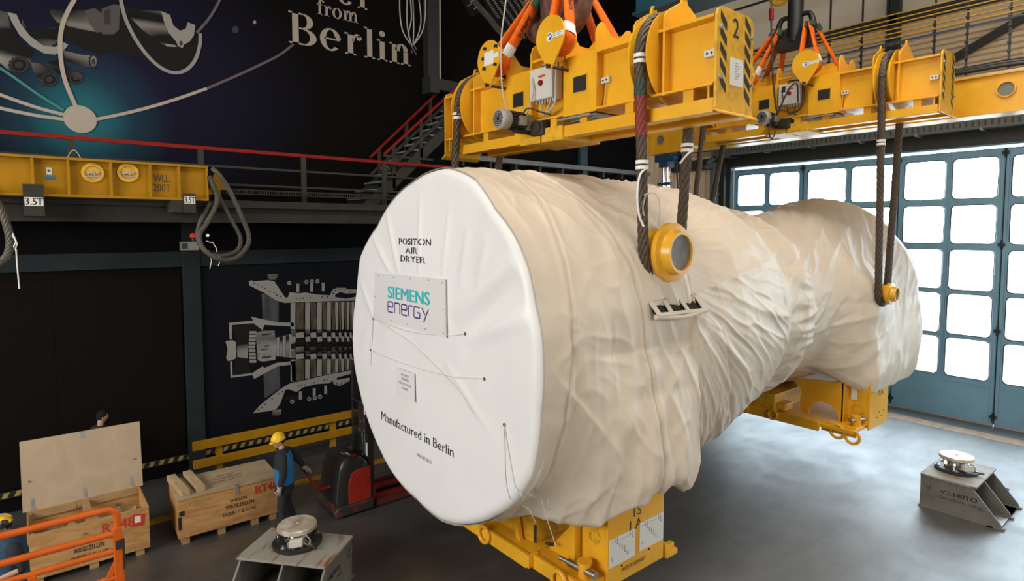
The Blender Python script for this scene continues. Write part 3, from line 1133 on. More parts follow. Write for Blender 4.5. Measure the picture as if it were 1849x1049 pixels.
Z1 = lambda x, y: (x / 3.746, y / 3.746)
ell = lambda cx, cy, rx, ry, n=20: [(cx + rx * math.cos(2 * math.pi * i / n), cy + ry * math.sin(2 * math.pi * i / n)) for i in range(n)]
shape('print_casing', [(-40, 60), (50, 85), (70, 180), (140, 290), (230, 350), (200, 430), (60, 380), (-40, 330)], 1, GREY4, Z1, t)
shape('print_vanes', [(150, 130), (190, 205), (290, 190), (370, 185), (410, 270), (330, 320), (260, 300), (140, 240)], 1, GREY4, Z1, t)
shape('print_flange', [(50, 82), (110, 95), (140, 160), (200, 240), (290, 308), (370, 318), (430, 285), (462, 302), (425, 350), (370, 370), (300, 362), (210, 312), (130, 235), (80, 150)], 3, GREY1, Z1, t)
for body, (cx, cy, rx, ry) in (([(-30, 330), (60, 335), (130, 375), (190, 415), (130, 490), (50, 470), (-30, 400)], (128, 440, 70, 56)),
                               ([(205, 420), (260, 425), (345, 480), (385, 520), (330, 580), (270, 545), (225, 480)], (334, 537, 58, 48)),
                               ([(300, 425), (400, 400), (480, 470), (540, 490), (500, 565), (450, 540), (330, 450)], (515, 524, 50, 46)),
                               ([(420, 340), (560, 372), (640, 372), (640, 450), (580, 455), (450, 410)], (632, 415, 30, 50))):
    shape('print_burner', body, 2, GREY4, Z1, t)
    mb = MB()
    for k, (s, ly, mi) in enumerate(((1.0, 3, 0), (.72, 4, 1), (.4, 5, 0))):
        mb.cur = mi
        mb.add([ony(*Z1(*p), YW - .004 - .002 * ly) for p in ell(cx, cy, rx * s, ry * s)], [tuple(range(20))])
    for k in range(14):
        mb.cur = 0
        aa = 2 * math.pi * k / 14
        mb.add([ony(*Z1(*p), YW - .01) for p in ell(cx + rx * math.cos(aa), cy + ry * math.sin(aa), 7, 7, 6)], [tuple(range(6))])
    mb.build('print_burner_head', [BLK, GREY4 if cx > 400 else GREY3], t, fix=False)
shape('print_barrel', [(335, 65), (400, 60), (560, 65), (620, 60), (690, 40), (800, 30), (960, 70), (1090, 75), (1140, 150), (1200, 290), (1130, 320), (1000, 400), (900, 385), (760, 345), (690, 372), (560, 330), (430, 250), (380, 170), (345, 100)], 1, GREY3, Z1, t)
shape('print_barrel_sheen', [(335, 65), (560, 65), (620, 60), (690, 200), (640, 215), (560, 200), (470, 180), (385, 150), (345, 100)], 2, GREY4, Z1, t)
shape('print_collar', [(575, 70), (640, 55), (690, 90), (690, 215), (650, 220), (600, 150)], 3, GREY2, Z1, t)
shape('print_vent', [(688, 60), (770, 28), (812, 35), (805, 200), (772, 232), (690, 232)], 4, GREY2, Z1, t)
shape('print_vent_opening', [(704, 72), (748, 58), (748, 165), (704, 165)], 5, BLK, Z1, t)
shape('print_cone', [(850, 85), (960, 70), (1090, 75), (1130, 160), (1200, 290), (1210, 320), (1100, 300), (960, 200)], 2, GREY4, Z1, t)
shape('print_bowl', [(860, 100), (960, 200), (1100, 300), (1200, 320), (1240, 325), (1340, 225), (1345, 330), (1280, 440), (1200, 478), (1090, 455), (1000, 375), (920, 255)], 3, GREY3, Z1, t)
mb = MB(); strip(mb, [(812, -30), (832, 70), (865, 165), (930, 285), (1010, 390), (1100, 465), (1190, 492), (1270, 465), (1325, 395), (1352, 300), (1355, 225)], .07, 6, Z1)
mb.build('print_rim', GREY1, t, fix=False)
shape('print_end_flange', [(1090, 75), (1150, 100), (1172, 170), (1215, 207), (1255, 197), (1270, 150), (1322, 170), (1312, 240), (1282, 282), (1247, 300), (1235, 325), (1205, 312), (1190, 280), (1140, 220), (1110, 150)], 7, GREY1, Z1, t)
shape('print_hole', ell(1225, 292, 12, 16), 8, BLK, Z1, t)
shape('print_slot', [(1110, 295), (1185, 305), (1190, 318), (1130, 315)], 5, GREY1, Z1, t)
for pts, w, mt in (([(505, -5), (462, 70), (425, 160), (407, 270), (414, 420), (445, 560), (510, 715)], .072, PRTXT), ([(-40, 625), (120, 684), (270, 733), (430, 775)], .062, PRTXT), ([(-40, 722), (120, 757), (270, 785), (430, 807)], .062, PRTXT),
                   ([(-30, 440), (90, 520), (260, 640), (430, 745)], .05, PRTEAL), ([(645, 808), (800, 777), (1000, 728), (1200, 668), (1400, 598)], .062, PRTXT), ([(1398, 599), (1600, 512), (1798, 420), (1900, 365), (1985, 300)], .055, PRPURP),
                   ([(1490, -10), (1460, 50), (1410, 130), (1330, 222)], .055, PRPURP)):
    mb = MB(); strip(mb, pts, w, 9, Z1)
    mb.build('print_line', mt, t, fix=False)
mb = MB(); mb.add([(0.935 + .27 * math.cos(a * .1571), YW - .026, 7.585 + .27 * math.sin(a * .1571)) for a in range(40)], [tuple(range(40))])
mb.build('print_disc', PRTXT, t, fix=False)
shape('print_dot', ell(1722, 150, 11, 13), 2, GREY1, Z1, t)
shape('print_dot', ell(1592, 200, 22, 24), 2, mat('print_night_purple', (0.02, 0.016, 0.045), .6), Z1, t)
# blades print right of the column
Z3 = lambda x, y: (780 + x / 3.385, y / 3.385)
shape('print_rotor', [(285, -40), (620, -60), (640, 120), (600, 240), (500, 250), (390, 150)], 1, GREY3, Z3, t)
mb = MB(); strip(mb, [(225, -30), (300, 55), (350, 110), (405, 180), (480, 245)], .22, 3, Z3)
mb.build('print_flange', GREY2, t, fix=False)
mb = MB()
for k in range(9):
    for j in range(26):
        x = 330 + k * 34 + j * 7 - 50
        y = -20 + j * 11 - k * 9 + 6 * math.sin(k)
        if x > 300 + .9 * y and x < 630 and y < 235:
            mb.add([ony(*Z3(*p), YW - .016) for p in ((x, y), (x + 14, y - 6), (x + 18, y - 1), (x + 4, y + 6))], [(0, 1, 2, 3)])
mb.build('print_blades', GREY1, t, fix=False)
shape('print_gear', [(175, -10), (250, -10), (300, 70), (240, 105), (215, 70)], 1, GREY3, Z3, t)
mb = MB()
for x, y in ((215, 35), (232, 10), (255, 52)):
    mb.add([ony(*Z3(*p), YW - .014) for p in ((x, y), (x + 25, y - 14), (x + 28, y - 9), (x + 3, y + 6))], [(0, 1, 2, 3)])
for k in range(14):
    x, y = 300 + k * 12, 42 + k * 13.5
    mb.add([ony(*Z3(*p), YW - .016) for p in ell(x + 8, y + 10, 3, 3, 6)], [tuple(range(6))])
mb.build('print_detail', GREY1, t, fix=False)

# serif letters
Q = []


def ring2(cx, cz, ro, rzo, ri, rzi, a0, a1, n=18, dx=0.0):
    A = arc(cx, cz, ro, a0, a1, n, rzo)
    B = arc(cx + dx, cz, ri, a0, a1, n, rzi)
    return [[A[i], A[i + 1], B[i + 1], B[i]] for i in range(n)]


def rect(x0, x1, z0, z1):
    return [[(x0, z0), (x1, z0), (x1, z1), (x0, z1)]]


def serif_stem(x0, z1, sw=.17, top=True, foot=True):
    q = rect(x0, x0 + sw, 0, z1)
    if foot:
        q += rect(x0 - .09, x0 + sw + .09, 0, .05)
    if top:
        q += [[(x0 - .10, z1 - .055), (x0 + sw, z1 - .055), (x0 + sw, z1), (x0 - .10, z1 - .005)]]
    return q


XH = .72
GL = {
    'B': (rect(.10, .28, 0, 1) + rect(0, .45, 0, .05) + rect(0, .42, .95, 1) + rect(.25, .42, .49, .54)
          + ring2(.40, .755, .30, .245, .12, .20, -90, 90) + ring2(.43, .265, .36, .265, .17, .215, -90, 90), .88),
    'e': (ring2(.33, .36, .32, .37, .14, .32, 20, 318) + rect(.14, .62, .36, .41) + ring2(.33, .36, .32, .37, .16, .32, 8, 22), .74),
    'r': (serif_stem(.12, XH) + ring2(.42, .46, .16, .27, .10, .18, 50, 180) + [[(p[0], p[1]) for p in ell(.48, .60, .085, .085, 14)]], .62),
    'l': (serif_stem(.12, 1.05), .42),
    'i': (serif_stem(.12, XH) + [[(p[0], p[1]) for p in ell(.205, .93, .10, .105, 18)]], .42),
    'n': (serif_stem(.12, XH) + serif_stem(.52, .48, top=False) + ring2(.46, .46, .23, .27, .06, .21, 0, 180), .84),
    'f': (serif_stem(.12, .78, top=False) + ring2(.34, .78, .22, .27, .05, .21, 40, 180) + rect(.0, .44, XH - .055, XH) + [[(p[0], p[1]) for p in ell(.46, .92, .08, .08, 12)]], .50),
    'o': (ring2(.36, .36, .35, .37, .17, .32, 0, 360, 30), .78),
    'm': (serif_stem(.12, XH) + serif_stem(.52, .48, top=False) + serif_stem(.92, .48, top=False) + ring2(.46, .46, .23, .27, .06, .21, 0, 180) + ring2(.86, .46, .23, .27, .06, .21, 0, 180), 1.24),
}


def serif_word(s, x, z, cap, W):
    adv = sum(GL[c][1] for c in s)
    k = W / adv
    mb = MB()
    cx = 0
    for ch in s:
        for poly in GL[ch][0]:
            mb.add([(x + (cx + a) * k, YW - .012, z + b * cap) for a, b in poly], [tuple(range(len(poly)))])
        cx += GL[ch][1]
    mb.build('lettering', PRTXT, t, fix=False)


serif_word('Berlin', 5.08, 9.88, .75, 3.36)
serif_word('from', 5.78, 10.70, .36, 1.10)
serif_word('er', 6.28, 11.10, .75, 1.02)

# poster of a cut-open compressor
t = thing('wall_poster', 'large dark poster of a cut open compressor on the wall behind the stacker', 'poster', (5.2, YW - .05, 2.7))
PY0 = YW - .03
m = MB(); m.box(3.0, 8.4, YW - .03, YW - .012, .45, 4.59)
m.build('panel', mat('poster_black', (0.0055, 0.006, 0.0085), .7, spec=.1), t)
m = MB(); m.box(2.985, 3.0, YW - .04, YW - .012, .45, 4.59)
m.build('edge_strip', GREYM, t)
Z7 = lambda x, y: (340 + x / 3.279, 460 + y / 3.279)
P = lambda n, pts, ly, mt: shape(n, pts, ly, mt, Z7, t, PY0)
BLUEGR = mat('print_blue_grey', (0.085, 0.09, 0.10), .6, col2=(0.03, 0.033, 0.04), vscale=1.5, stretch=(4, 1, .6))
P('print_strut', [(435, 228), (535, 262), (535, 400), (440, 380)], 1, BLUEGR)
P('print_strut', [(445, 700), (540, 640), (545, 790), (452, 850)], 1, BLUEGR)
P('print_casing', [(358, 158), (375, 150), (385, 158), (470, 150), (510, 158), (575, 255), (590, 250), (600, 222), (660, 228), (690, 223), (760, 235), (838, 240), (853, 207), (880, 195), (930, 195), (945, 205), (1010, 205), (1010, 225), (935, 230), (900, 221), (870, 235), (870, 250), (935, 260), (1010, 245), (1010, 270), (840, 275), (700, 280), (570, 285), (520, 270), (440, 220), (362, 182)], 2, GREY1)
P('print_casing', [(382, 940), (420, 895), (480, 845), (560, 785), (600, 762), (700, 740), (850, 705), (935, 690), (1010, 672), (1010, 692), (880, 727), (880, 742), (955, 727), (955, 747), (900, 776), (865, 770), (848, 745), (840, 760), (760, 765), (680, 785), (640, 812), (590, 795), (575, 800), (545, 880), (520, 915), (480, 925), (400, 935)], 2, GREY1)
P('print_cap', [(468, 115), (530, 112), (530, 130), (515, 148), (482, 148), (470, 130)], 3, GREY4)
P('print_cap', [(500, 920), (550, 915), (550, 945), (525, 955), (495, 950)], 3, GREY4)
P('print_housing', [(240, 403), (385, 390), (370, 366), (530, 400), (625, 402), (625, 425), (540, 420), (450, 415), (440, 447), (385, 405), (258, 416), (258, 500), (245, 500)], 2, GREY1)
P('print_housing', [(248, 630), (260, 630), (262, 715), (380, 700), (440, 660), (450, 670), (520, 640), (634, 628), (634, 752), (614, 752), (612, 650), (530, 660), (390, 735), (380, 712), (250, 728)], 2, GREY1)
P('print_cavity', [(258, 418), (380, 408), (440, 448), (360, 470), (350, 640), (380, 700), (262, 713), (285, 600), (285, 520)], 1, GREY3)
P('print_bearing', [(220, 512), (260, 505), (280, 515), (286, 570), (280, 615), (235, 630), (224, 612), (233, 560)], 3, GREY1)
P('print_shaft', [(290, 530), (352, 500), (352, 615), (290, 605)], 2, GREY4)
mb = MB()
for k in range(9):
    y = 452 + k * 21.5
    x = 356 + 8 * abs(k - 4) * .2
    mb.add([ony(*Z7(*p), PY0 - .010) for p in ((x, y), (x + 40, y), (x + 40, y + 15), (x, y + 15))], [(0, 1, 2, 3)])
mb.build('print_gear', GREY1, t, fix=False)
P('print_drum', [(398, 462), (440, 450), (510, 448), (522, 540), (515, 622), (440, 632), (412, 625)], 3, mat('print_drum_grey', (0.31, 0.30, 0.28), .6, col2=(0.10, 0.095, 0.09), vscale=1.6, stretch=(.5, 1, 2.2)))
mb = MB()
for x, y, w, h in ((435, 470, 55, 8), (435, 605, 55, 8), (430, 560, 40, 6), (450, 540, 30, 5), (400, 590, 24, 6)):
    mb.add([ony(*Z7(*p), PY0 - .014) for p in ((x, y), (x + w, y - 6), (x + w, y + h - 6), (x, y + h))], [(0, 1, 2, 3)])
mb.build('print_detail', BLK, t, fix=False)
for k in range(6):
    x0 = 522 + k * 19
    dy = k * 5
    P('print_shaft', [(x0, 490 - dy), (x0 + 17, 486 - dy), (x0 + 17, 600 + dy * .4), (x0, 602 + dy * .4)], 2, (GREY1, GREY4)[k % 2])
cols = [(606, 28, 0), (634, 48, 1), (692, 28, 0), (722, 34, 1), (762, 28, 0), (792, 26, 1), (822, 22, 0), (846, 22, 1), (870, 18, 0), (890, 14, 1), (904, 16, 0), (922, 14, 1), (938, 14, 0), (954, 12, 1), (968, 12, 0), (982, 12, 1)]
for x, w, kk in cols:
    f = (x - 606) / 380
    yt, yb = 285 - 8 * f, 750 - 78 * f
    c0, c1 = 440 + 5 * f, 600 - 5 * f
    sl = 10 * kk
    P('print_blade', [(x, yt), (x + w, yt), (x + w + sl * .6, c0), (x + sl * .6, c0)], 2, BRONZ if kk else GREY1)
    P('print_blade', [(x, c1 + 20), (x + w, c1 + 20), (x + w + sl * .4, yb), (x + sl * .4, yb)], 2, BRONZ if kk else GREY1)
    for j in range(4):
        y0 = 445 + j * 42 + (18 if kk else 0)
        P('print_hub_block', [(x, y0), (x + w, y0 - 5), (x + w + 4, y0 + 26), (x + 4, y0 + 30)], 3, (GREY4, GREY1, GREY3)[(j + kk) % 3])
mb = MB()
for x, y in ((598, 167), (700, 161), (732, 158), (765, 157), (615, 870), (715, 853), (748, 848), (780, 840)):
    mb.cur = 0
    mb.add([ony(*Z7(*p), PY0 - .010) for p in ell(x, y, 12, 13, 14)], [tuple(range(14))])
    mb.cur = 1
    mb.add([ony(*Z7(*p), PY0 - .012) for p in ell(x, y, 5, 5, 10)], [tuple(range(10))])
mb.cur = 0
for x, y in ((640, 172), (722, 168), (790, 165), (655, 808), (737, 790), (805, 775)):
    mb.add([ony(*Z7(*p), PY0 - .010) for p in ((x, y), (x + 17, y), (x + 17, y + 50), (x, y + 50))], [(0, 1, 2, 3)])
mb.cur = 1
for x, y in ((390, 170), (412, 178), (436, 190), (455, 200), (482, 215), (508, 225), (524, 238), (547, 247), (640, 258), (662, 258), (680, 257), (722, 255), (792, 250), (825, 250), (858, 228), (870, 212), (890, 203), (910, 202), (930, 205), (960, 215), (415, 918), (435, 905), (455, 885), (497, 853), (537, 823), (560, 808), (652, 778), (668, 775), (688, 770), (745, 757), (805, 742), (825, 738), (860, 752), (880, 763), (905, 764), (930, 750)):
    mb.add([ony(*Z7(*p), PY0 - .014) for p in ell(x, y, 4, 4.5, 8)], [tuple(range(8))])
mb.build('print_detail', [GREY1, BLK], t, fix=False)
for s, Y0, Y1 in ((0, 180, 215), (1, 790, 850)):
    P('print_pipework', [(575, 165 if not s else 865), (690, 155 if not s else 850), (690, 178 if not s else 830), (575, 185 if not s else 840)], 1, GREY3)

# hazard tape along the wall foot
t = MB()
t.box(-6, 7.2, YW - .045, YW - .031, .29, .43)
o = t.build('hazard_tape', BLK)
tag(o, 'black tape with yellow dashes along the foot of the mural wall', 'hazard tape')
m = MB()
for k in range(70):
    x = -5.9 + k * .185
    m.prism([(x, .31), (x + .085, .31), (x + .125, .41), (x + .04, .41)], (0, YW - .049, 0), (1, 0, 0), (0, 0, 1), (0, .003, 0))
m.build('dashes', mat('faded_yellow_tape', (0.36, 0.27, 0.07), .6), o)
# guard rail
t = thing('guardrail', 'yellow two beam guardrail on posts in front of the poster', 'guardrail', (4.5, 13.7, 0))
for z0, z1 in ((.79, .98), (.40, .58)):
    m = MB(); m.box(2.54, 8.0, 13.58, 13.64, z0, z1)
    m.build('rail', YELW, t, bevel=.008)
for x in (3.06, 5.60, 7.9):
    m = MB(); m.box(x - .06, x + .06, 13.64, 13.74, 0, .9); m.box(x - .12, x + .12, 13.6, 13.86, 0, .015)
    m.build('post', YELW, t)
# cable tray on the left wall and hanging cords
t = thing('cable_tray', 'pale cable tray along the black wall behind the front lifting beam', 'cable tray', (14, YW - .3, 7.45))
m = MB(); m.box(9.6, 18.5, YW - .34, YW - .05, 7.44, 7.46); m.box(9.6, 18.5, YW - .35, YW - .335, 7.44, 7.58)
m.build('tray', TRAY, t)
m = MB()
for k in range(9):
    m.box(9.9 + k, 9.97 + k, YW - .3, YW - .01, 7.25, 7.44)
m.build('bracket', DKST, t)
t = thing('cord_bundle', 'pale cords looped and knotted, hanging in front of the mural lettering', 'cord', tuple(ony(745, 40, 13.9)))
for pp in ([(722, -30), (722, 20), (727, 55), (742, 82)], [(767, -30), (768, 25), (762, 58), (748, 80)], [(736, -30), (735, 40), (742, 80)], [(744, -30), (747, 40), (746, 80)], [(752, -30), (760, 30), (756, 60), (746, 82)], [(739, -30), (743, 30), (738, 60), (744, 84)]):
    m = MB(); m.tube(spline([ony(x, y, 13.9) for x, y in pp], 6), .016, 7)
    m.build('cord', CORD, t)
m = MB()
for k in range(7):
    p = ony(740 + (k * 7) % 11, 78 + k * 2.6, 13.88)
    m.cyl(p, p + Vector((.05, .02, -.05)), .018, 8)
m.build('hook_end', STEEL, t)

# ================================================================== the wrapped turbine
TY, TZ = 7.21, 3.78
_fp = [(6.68, 6.20), (6.05, 6.01), (5.64, 5.63), (5.26, 5.30), (5.04, 4.96), (4.92, 4.57), (4.81, 4.23), (4.79, 3.95), (4.82, 3.38), (4.97, 2.62), (5.29, 2.19),
       (5.66, 1.89), (6.10, 1.62), (6.87, 1.37), (7.50, 1.43), (8.24, 1.58), (8.89, 2.02), (9.34, 2.57), (9.58, 3.06), (9.64, 3.41), (9.44, 4.39), (9.29, 4.96), (8.67, 5.45), (7.56, 6.07)]
_fa = np.degrees(np.arctan2([p[1] - TZ for p in _fp], [p[0] - TY for p in _fp])) % 360
_fr = np.hypot([p[0] - TY for p in _fp], [p[1] - TZ for p in _fp])
_o = np.argsort(_fa)
_fa, _fr = _fa[_o], _fr[_o]


def r_front(a):
    return np.interp(a % 360, _fa, _fr, period=360)


_bx = [4.3, 4.6, 6.0, 7.0, 8.5, 9.4, 10.1, 10.42, 10.50, 11.0, 11.6, 11.92, 12.05, 12.8, 13.5, 15.0, 16.2, 16.45, 16.62]
_br = [2.42, 2.46, 2.47, 2.48, 2.50, 2.42, 2.29, 2.20, 2.16, 1.96, 2.04, 2.01, 1.80, 1.86, 1.95, 2.14, 2.43, 2.40, 2.15]
# draped skirts: angle (deg, 180 = the near side, 270 = under) against extra radius
_skA = ([150, 165, 178, 192, 205, 212, 218, 221.5, 224, 228, 236, 255], [0, -.03, -.10, .06, .30, .46, .60, .66, .62, .22, .0, 0])
_skC = ([150, 178, 190, 205, 213, 218, 221, 226, 234], [0, .05, .26, .56, .76, .86, .80, .25, 0])


def radius(X, a):
    """sheeting radius at station X (m) and angle a (deg)"""
    r = np.interp(X, _bx, _br)
    wf = np.clip((4.95 - X) / .6, 0, 1)
    r = r * (1 - wf) + r_front(a) * wf
    # front skirt: between 5.2 and 7.2, fading in from the front disc
    wA = np.clip((X - 4.75) / .75, 0, 1) * np.clip((7.22 - X) / .05, 0, 1)
    sh = np.interp(X, [5.0, 5.4, 5.8, 6.5, 6.9, 7.2], [6, 2, -6, -12, -6, -1])
    r = r + wA * np.interp((a - sh * np.clip((a % 360 - 190) / 20, 0, 1)) % 360, *_skA)
    # rear skirt over the rear cradle
    wC = np.clip((X - 13.0) / 1.0, 0, 1) * np.clip((16.5 - X) / .3, 0, 1)
    r = r + wC * np.clip((2.98 - np.interp(X, _bx, _br)) / .84, .4, 1.2) * np.interp(a % 360, *_skC)
    # belly a little fuller under the middle sheet
    wB = np.clip((X - 7.3) / .4, 0, 1) * np.clip((9.6 - X) / .8, 0, 1)
    r = r + wB * .10 * np.exp(-((a % 360 - 235) / 30) ** 2)
    # the sheeting is pulled out towards the trunnions
    for tx, ta, h, sx in ((6.66, 147, .16, .55), (14.18, 174, .32, .75)):
        r = r + h * np.exp(-((X - tx) / sx) ** 2 - (np.radians((a % 360) - ta) * r / .6) ** 2)
    return r


def folds(X, a, r, part):
    ar = np.radians(a)
    y, z = np.cos(ar) * r, np.sin(ar) * r
    wx = X + .35 * pnoise(X * .9, y * .9, z * .9)
    wa = ar + .16 * pnoise(X * .9 + 7, y * .9, z * .9 + 3)
    d = .020 * (ridge(wx * .8, np.cos(wa) * 2.2, np.sin(wa) * 2.2) - .5)
    d += .007 * (ridge(wx * 1.9 + 5, np.cos(wa) * 4.5, np.sin(wa) * 4.5 + 9) ** 2 - .3)
    d += .003 * pnoise(X * 7, y * 5, z * 5)
    # thin sharp creases
    if part != 'front':
        d *= .45
    d += (.016 if part == 'front' else .006) * ridge(wx * 1.1 + 2, np.cos(wa) * 3.0, np.sin(wa) * 3.0 + 4) ** 9 + .006 * (part == 'front') * ridge(wx * 2.3 - 6, np.cos(wa) * 5.5 + 8, np.sin(wa) * 5.5) ** 10
    # straight sharp creases
    seed, cnt = {'front': (3, 80), 'middle': (5, 90), 'rear': (9, 80)}[part]
    rg = np.random.default_rng(seed)
    lo, hi = {'front': (4.5, 7.2), 'middle': (7.1, 10.4), 'rear': (10.5, 16.4)}[part]
    for _k in range(cnt):
        cx, ca = rg.uniform(lo, hi), rg.uniform(1.2, 5.2)
        ln, wd = rg.uniform(.35, 1.3), rg.uniform(.035, .085)
        hh = rg.uniform(.012, .032) * (1 if rg.random() < .7 else -1)
        if part == 'front':
            th = rg.normal(math.pi / 2, .55)
        elif part == 'middle':
            th = math.atan2((ca - 2.57) * 2.2, max(cx - 6.4, .5)) + rg.normal(0, .14)
            ln *= 1.5
            wd *= .75
            hh *= .85
        else:
            th = rg.normal(math.pi * .70, .35)
            ln *= 1.3
        ux, ua = math.cos(th), math.sin(th)
        dx, da = X - cx, (ar - ca) * 2.35
        t = (dx * ux + da * ua) / ln
        q = np.sqrt((-dx * ua + da * ux) ** 2 + .022 ** 2) - .022
        env = np.clip(1 - t * t, 0, 1)
        d += hh * env * np.exp(-q / (wd * (.6 + .6 * np.clip(t + .5, 0, 1))))
    if part == 'front':
        # vertical hanging folds and the two puckered seams
        d += .022 * (ridge(wx * 2.6, np.sin(ar) * .5, np.cos(ar) * .5 + 4) ** 2 - .3) * np.clip((X - 4.6) / .4, 0, 1)
        for x0, k in ((5.02, .35), (5.95, -.25)):
            xs = x0 + k * np.sin(ar * 1.3) + .05 * pnoise(ar * 6, X * 0 + x0, X * 0)
            dd = np.abs(X - xs)
            puck = .5 + .9 * np.abs(pnoise(ar * 26, X * 5, X * 0 + 3))
            d -= .026 * np.exp(-(dd / .022) ** 2)
            d += .020 * puck * np.exp(-((dd - .06) / .05) ** 2)
        # loose fullness in the skirt
        sk = np.exp(-((a % 360 - 215) / 22) ** 2) * np.clip((X - 5) / .5, 0, 1)
        d += sk * (.09 * (ridge(X * 1.5 + ar * 1.4, ar * 2.5, X * 0 + 2) - .5) + .025 * (ridge(X * 3.6 - ar * 2, ar * 3, X * 0 + 8) - .5))
    if part == 'middle':
        # tight folds fanning from the lifting trunnion to the rear rim
        ang0 = math.radians(147)
        fan = (ar - ang0) / np.maximum(X - 5.9, .8) + .022 * pnoise(X * 1.3, ar * 2.5, X * 0 + 5)
        g = np.clip((X - 7.2) / .6, 0, 1)
        d += g * .024 * (ridge(fan * 17, X * .30, ar * .25) ** 2 - .3)
        d += g * .006 * (ridge(fan * 40 + 3, X * .5, ar * .5 + 2) ** 2 - .3)
        d += .010 * (ridge(wx * 1.4, ar * 3.2, X * 0 + 6) - .5) + g * .02 * ridge(fan * 26 + 9, X * .4, ar * .4) ** 8
    if part == 'rear':
        sw = ar * 2.2 + X * .8
        d += .030 * (ridge(sw * 1.7, X * .55 - ar * .6, X * 0 + 1) ** 2 - .3)
        d += .010 * (ridge(sw * 4.2, X * 1.1, X * 0 + 5) ** 2 - .3)
        # gathered bulge behind the rim
        gb = np.exp(-((X - 11.6) / .5) ** 2)
        d += gb * .05 * (ridge(ar * 7, X * 1.2, X * 0 + 11) - .4)
        d *= np.clip((X - 10.5) / .35, .05, 1)
        sk = np.exp(-((a % 360 - 212) / 20) ** 2) * np.clip((X - 13.4) / .6, 0, 1)
        d += sk * .06 * (ridge(X * 2.0 + ar, ar * 3, X * 0 + 4) - .5)
    return d


def sheet_mat(name, col, col2, rough, bump, coat=0.0):
    m = bpy.data.materials.new(name)
    m.use_nodes = True
    nt = m.node_tree
    L = nt.links.new
    b = nt.nodes['Principled BSDF']
    b.inputs['Roughness'].default_value = rough
    b.inputs['Specular IOR Level'].default_value = .4
    b.inputs['Coat Weight'].default_value = coat
    b.inputs['Coat Roughness'].default_value = .18
    tc = nt.nodes.new('ShaderNodeTexCoord')
    n1 = nt.nodes.new('ShaderNodeTexNoise')
    n1.inputs['Scale'].default_value = .9
    n1.inputs['Detail'].default_value = 3
    L(tc.outputs['Object'], n1.inputs['Vector'])
    cr = nt.nodes.new('ShaderNodeValToRGB')
    cr.color_ramp.elements[0].position, cr.color_ramp.elements[1].position = .35, .65
    cr.color_ramp.elements[0].color = (*col2, 1)
    cr.color_ramp.elements[1].color = (*col, 1)
    L(n1.outputs[0], cr.inputs[0])
    L(cr.outputs[0], b.inputs['Base Color'])
    n2 = nt.nodes.new('ShaderNodeTexNoise')
    n2.inputs['Scale'].default_value = 2.4
    n2.inputs['Detail'].default_value = 8
    n2.inputs['Roughness'].default_value = .58
    n2.inputs['Distortion'].default_value = 1.6
    L(tc.outputs['Object'], n2.inputs['Vector'])
    bp = nt.nodes.new('ShaderNodeBump')
    bp.inputs['Strength'].default_value = bump
    bp.inputs['Distance'].default_value = .02
    L(n2.outputs[0], bp.inputs['Height'])
    L(bp.outputs[0], b.inputs['Normal'])
    if coat:
        L(bp.outputs[0], b.inputs['Coat Normal'])
    return m


FRONTM = sheet_mat('white_cover_sheet', (0.80, 0.785, 0.76), (0.76, 0.745, 0.72), .42, .10)
SIDEM = sheet_mat('cream_wrapping_sheet', (0.70, 0.605, 0.485), (0.65, 0.555, 0.44), .52, .14, 0)
MIDM = sheet_mat('cream_shiny_wrapping_sheet', (0.68, 0.585, 0.465), (0.62, 0.525, 0.415), .44, .14, 0)

turb = thing('wrapped_turbine', 'huge turbine wrapped in white and cream plastic sheeting hanging from two yellow lifting beams', 'turbine', (10.4, TY, TZ))


def sheet(name, part, x0, x1, nx, na, material, xs=None, lift=0.0):
    X = np.linspace(x0, x1, nx) if xs is None else np.array(xs)
    nx = len(X)
    A = np.linspace(0, 360, na, endpoint=False)
    XX, AA = np.meshgrid(X, A, indexing='ij')
    r0 = radius(XX, AA)
    d = folds(XX, AA, r0, part)
    # pin the folds at the trunnions and the front rim
    for tx, ta, tw in ((6.65, 147, .5), (14.2, 174, .35)):
        dist = np.hypot(XX - tx, np.radians(AA - ta) * 2.4)
        d = d * (1 - .8 * np.exp(-(dist / tw) ** 2))
    d *= np.clip((XX - 4.38) / .35, 0.1, 1)
    r = r0 + d + lift
    r[-1] -= .30
    r[-2] -= .10
    r[-3] -= .03
    r[-4] -= .008
    V = np.stack([XX, TY + np.cos(np.radians(AA)) * r, TZ + np.sin(np.radians(AA)) * r], -1).reshape(-1, 3)
    i = np.arange(nx - 1)[:, None] * na
    j = np.arange(na)[None, :]
    k = (j + 1) % na
    F = np.stack([i + j, i + k, i + na + k, i + na + j], -1).reshape(-1, 4)
    V = V - np.array(turb.location)
    me = bpy.data.meshes.new(name)
    me.from_pydata(V.tolist(), [], F.tolist())
    me.materials.append(material)
    me.polygons.foreach_set('use_smooth', [True] * len(F))
    me.update()
    me.flip_normals()
    o = bpy.data.objects.new(name, me)
    C.objects.link(o)
    o.parent = turb
    return o


xsf = np.concatenate([np.linspace(4.36, 7.10, 150), np.linspace(7.12, 7.21, 7), [7.213, 7.216, 7.218, 7.22]])
sheet('front_sheet', 'front', 0, 0, 0, 620, SIDEM, xsf, .03)
sheet('middle_sheet', 'middle', 0, 0, 0, 620, MIDM, np.concatenate([np.linspace(7.0, 10.44, 170), [10.455, 10.465, 10.47, 10.475]]))
sheet('rear_sheet', 'rear', 0, 0, 0, 560, MIDM, np.concatenate([np.linspace(10.3, 16.44, 220), [16.47, 16.50, 16.52, 16.53]]))
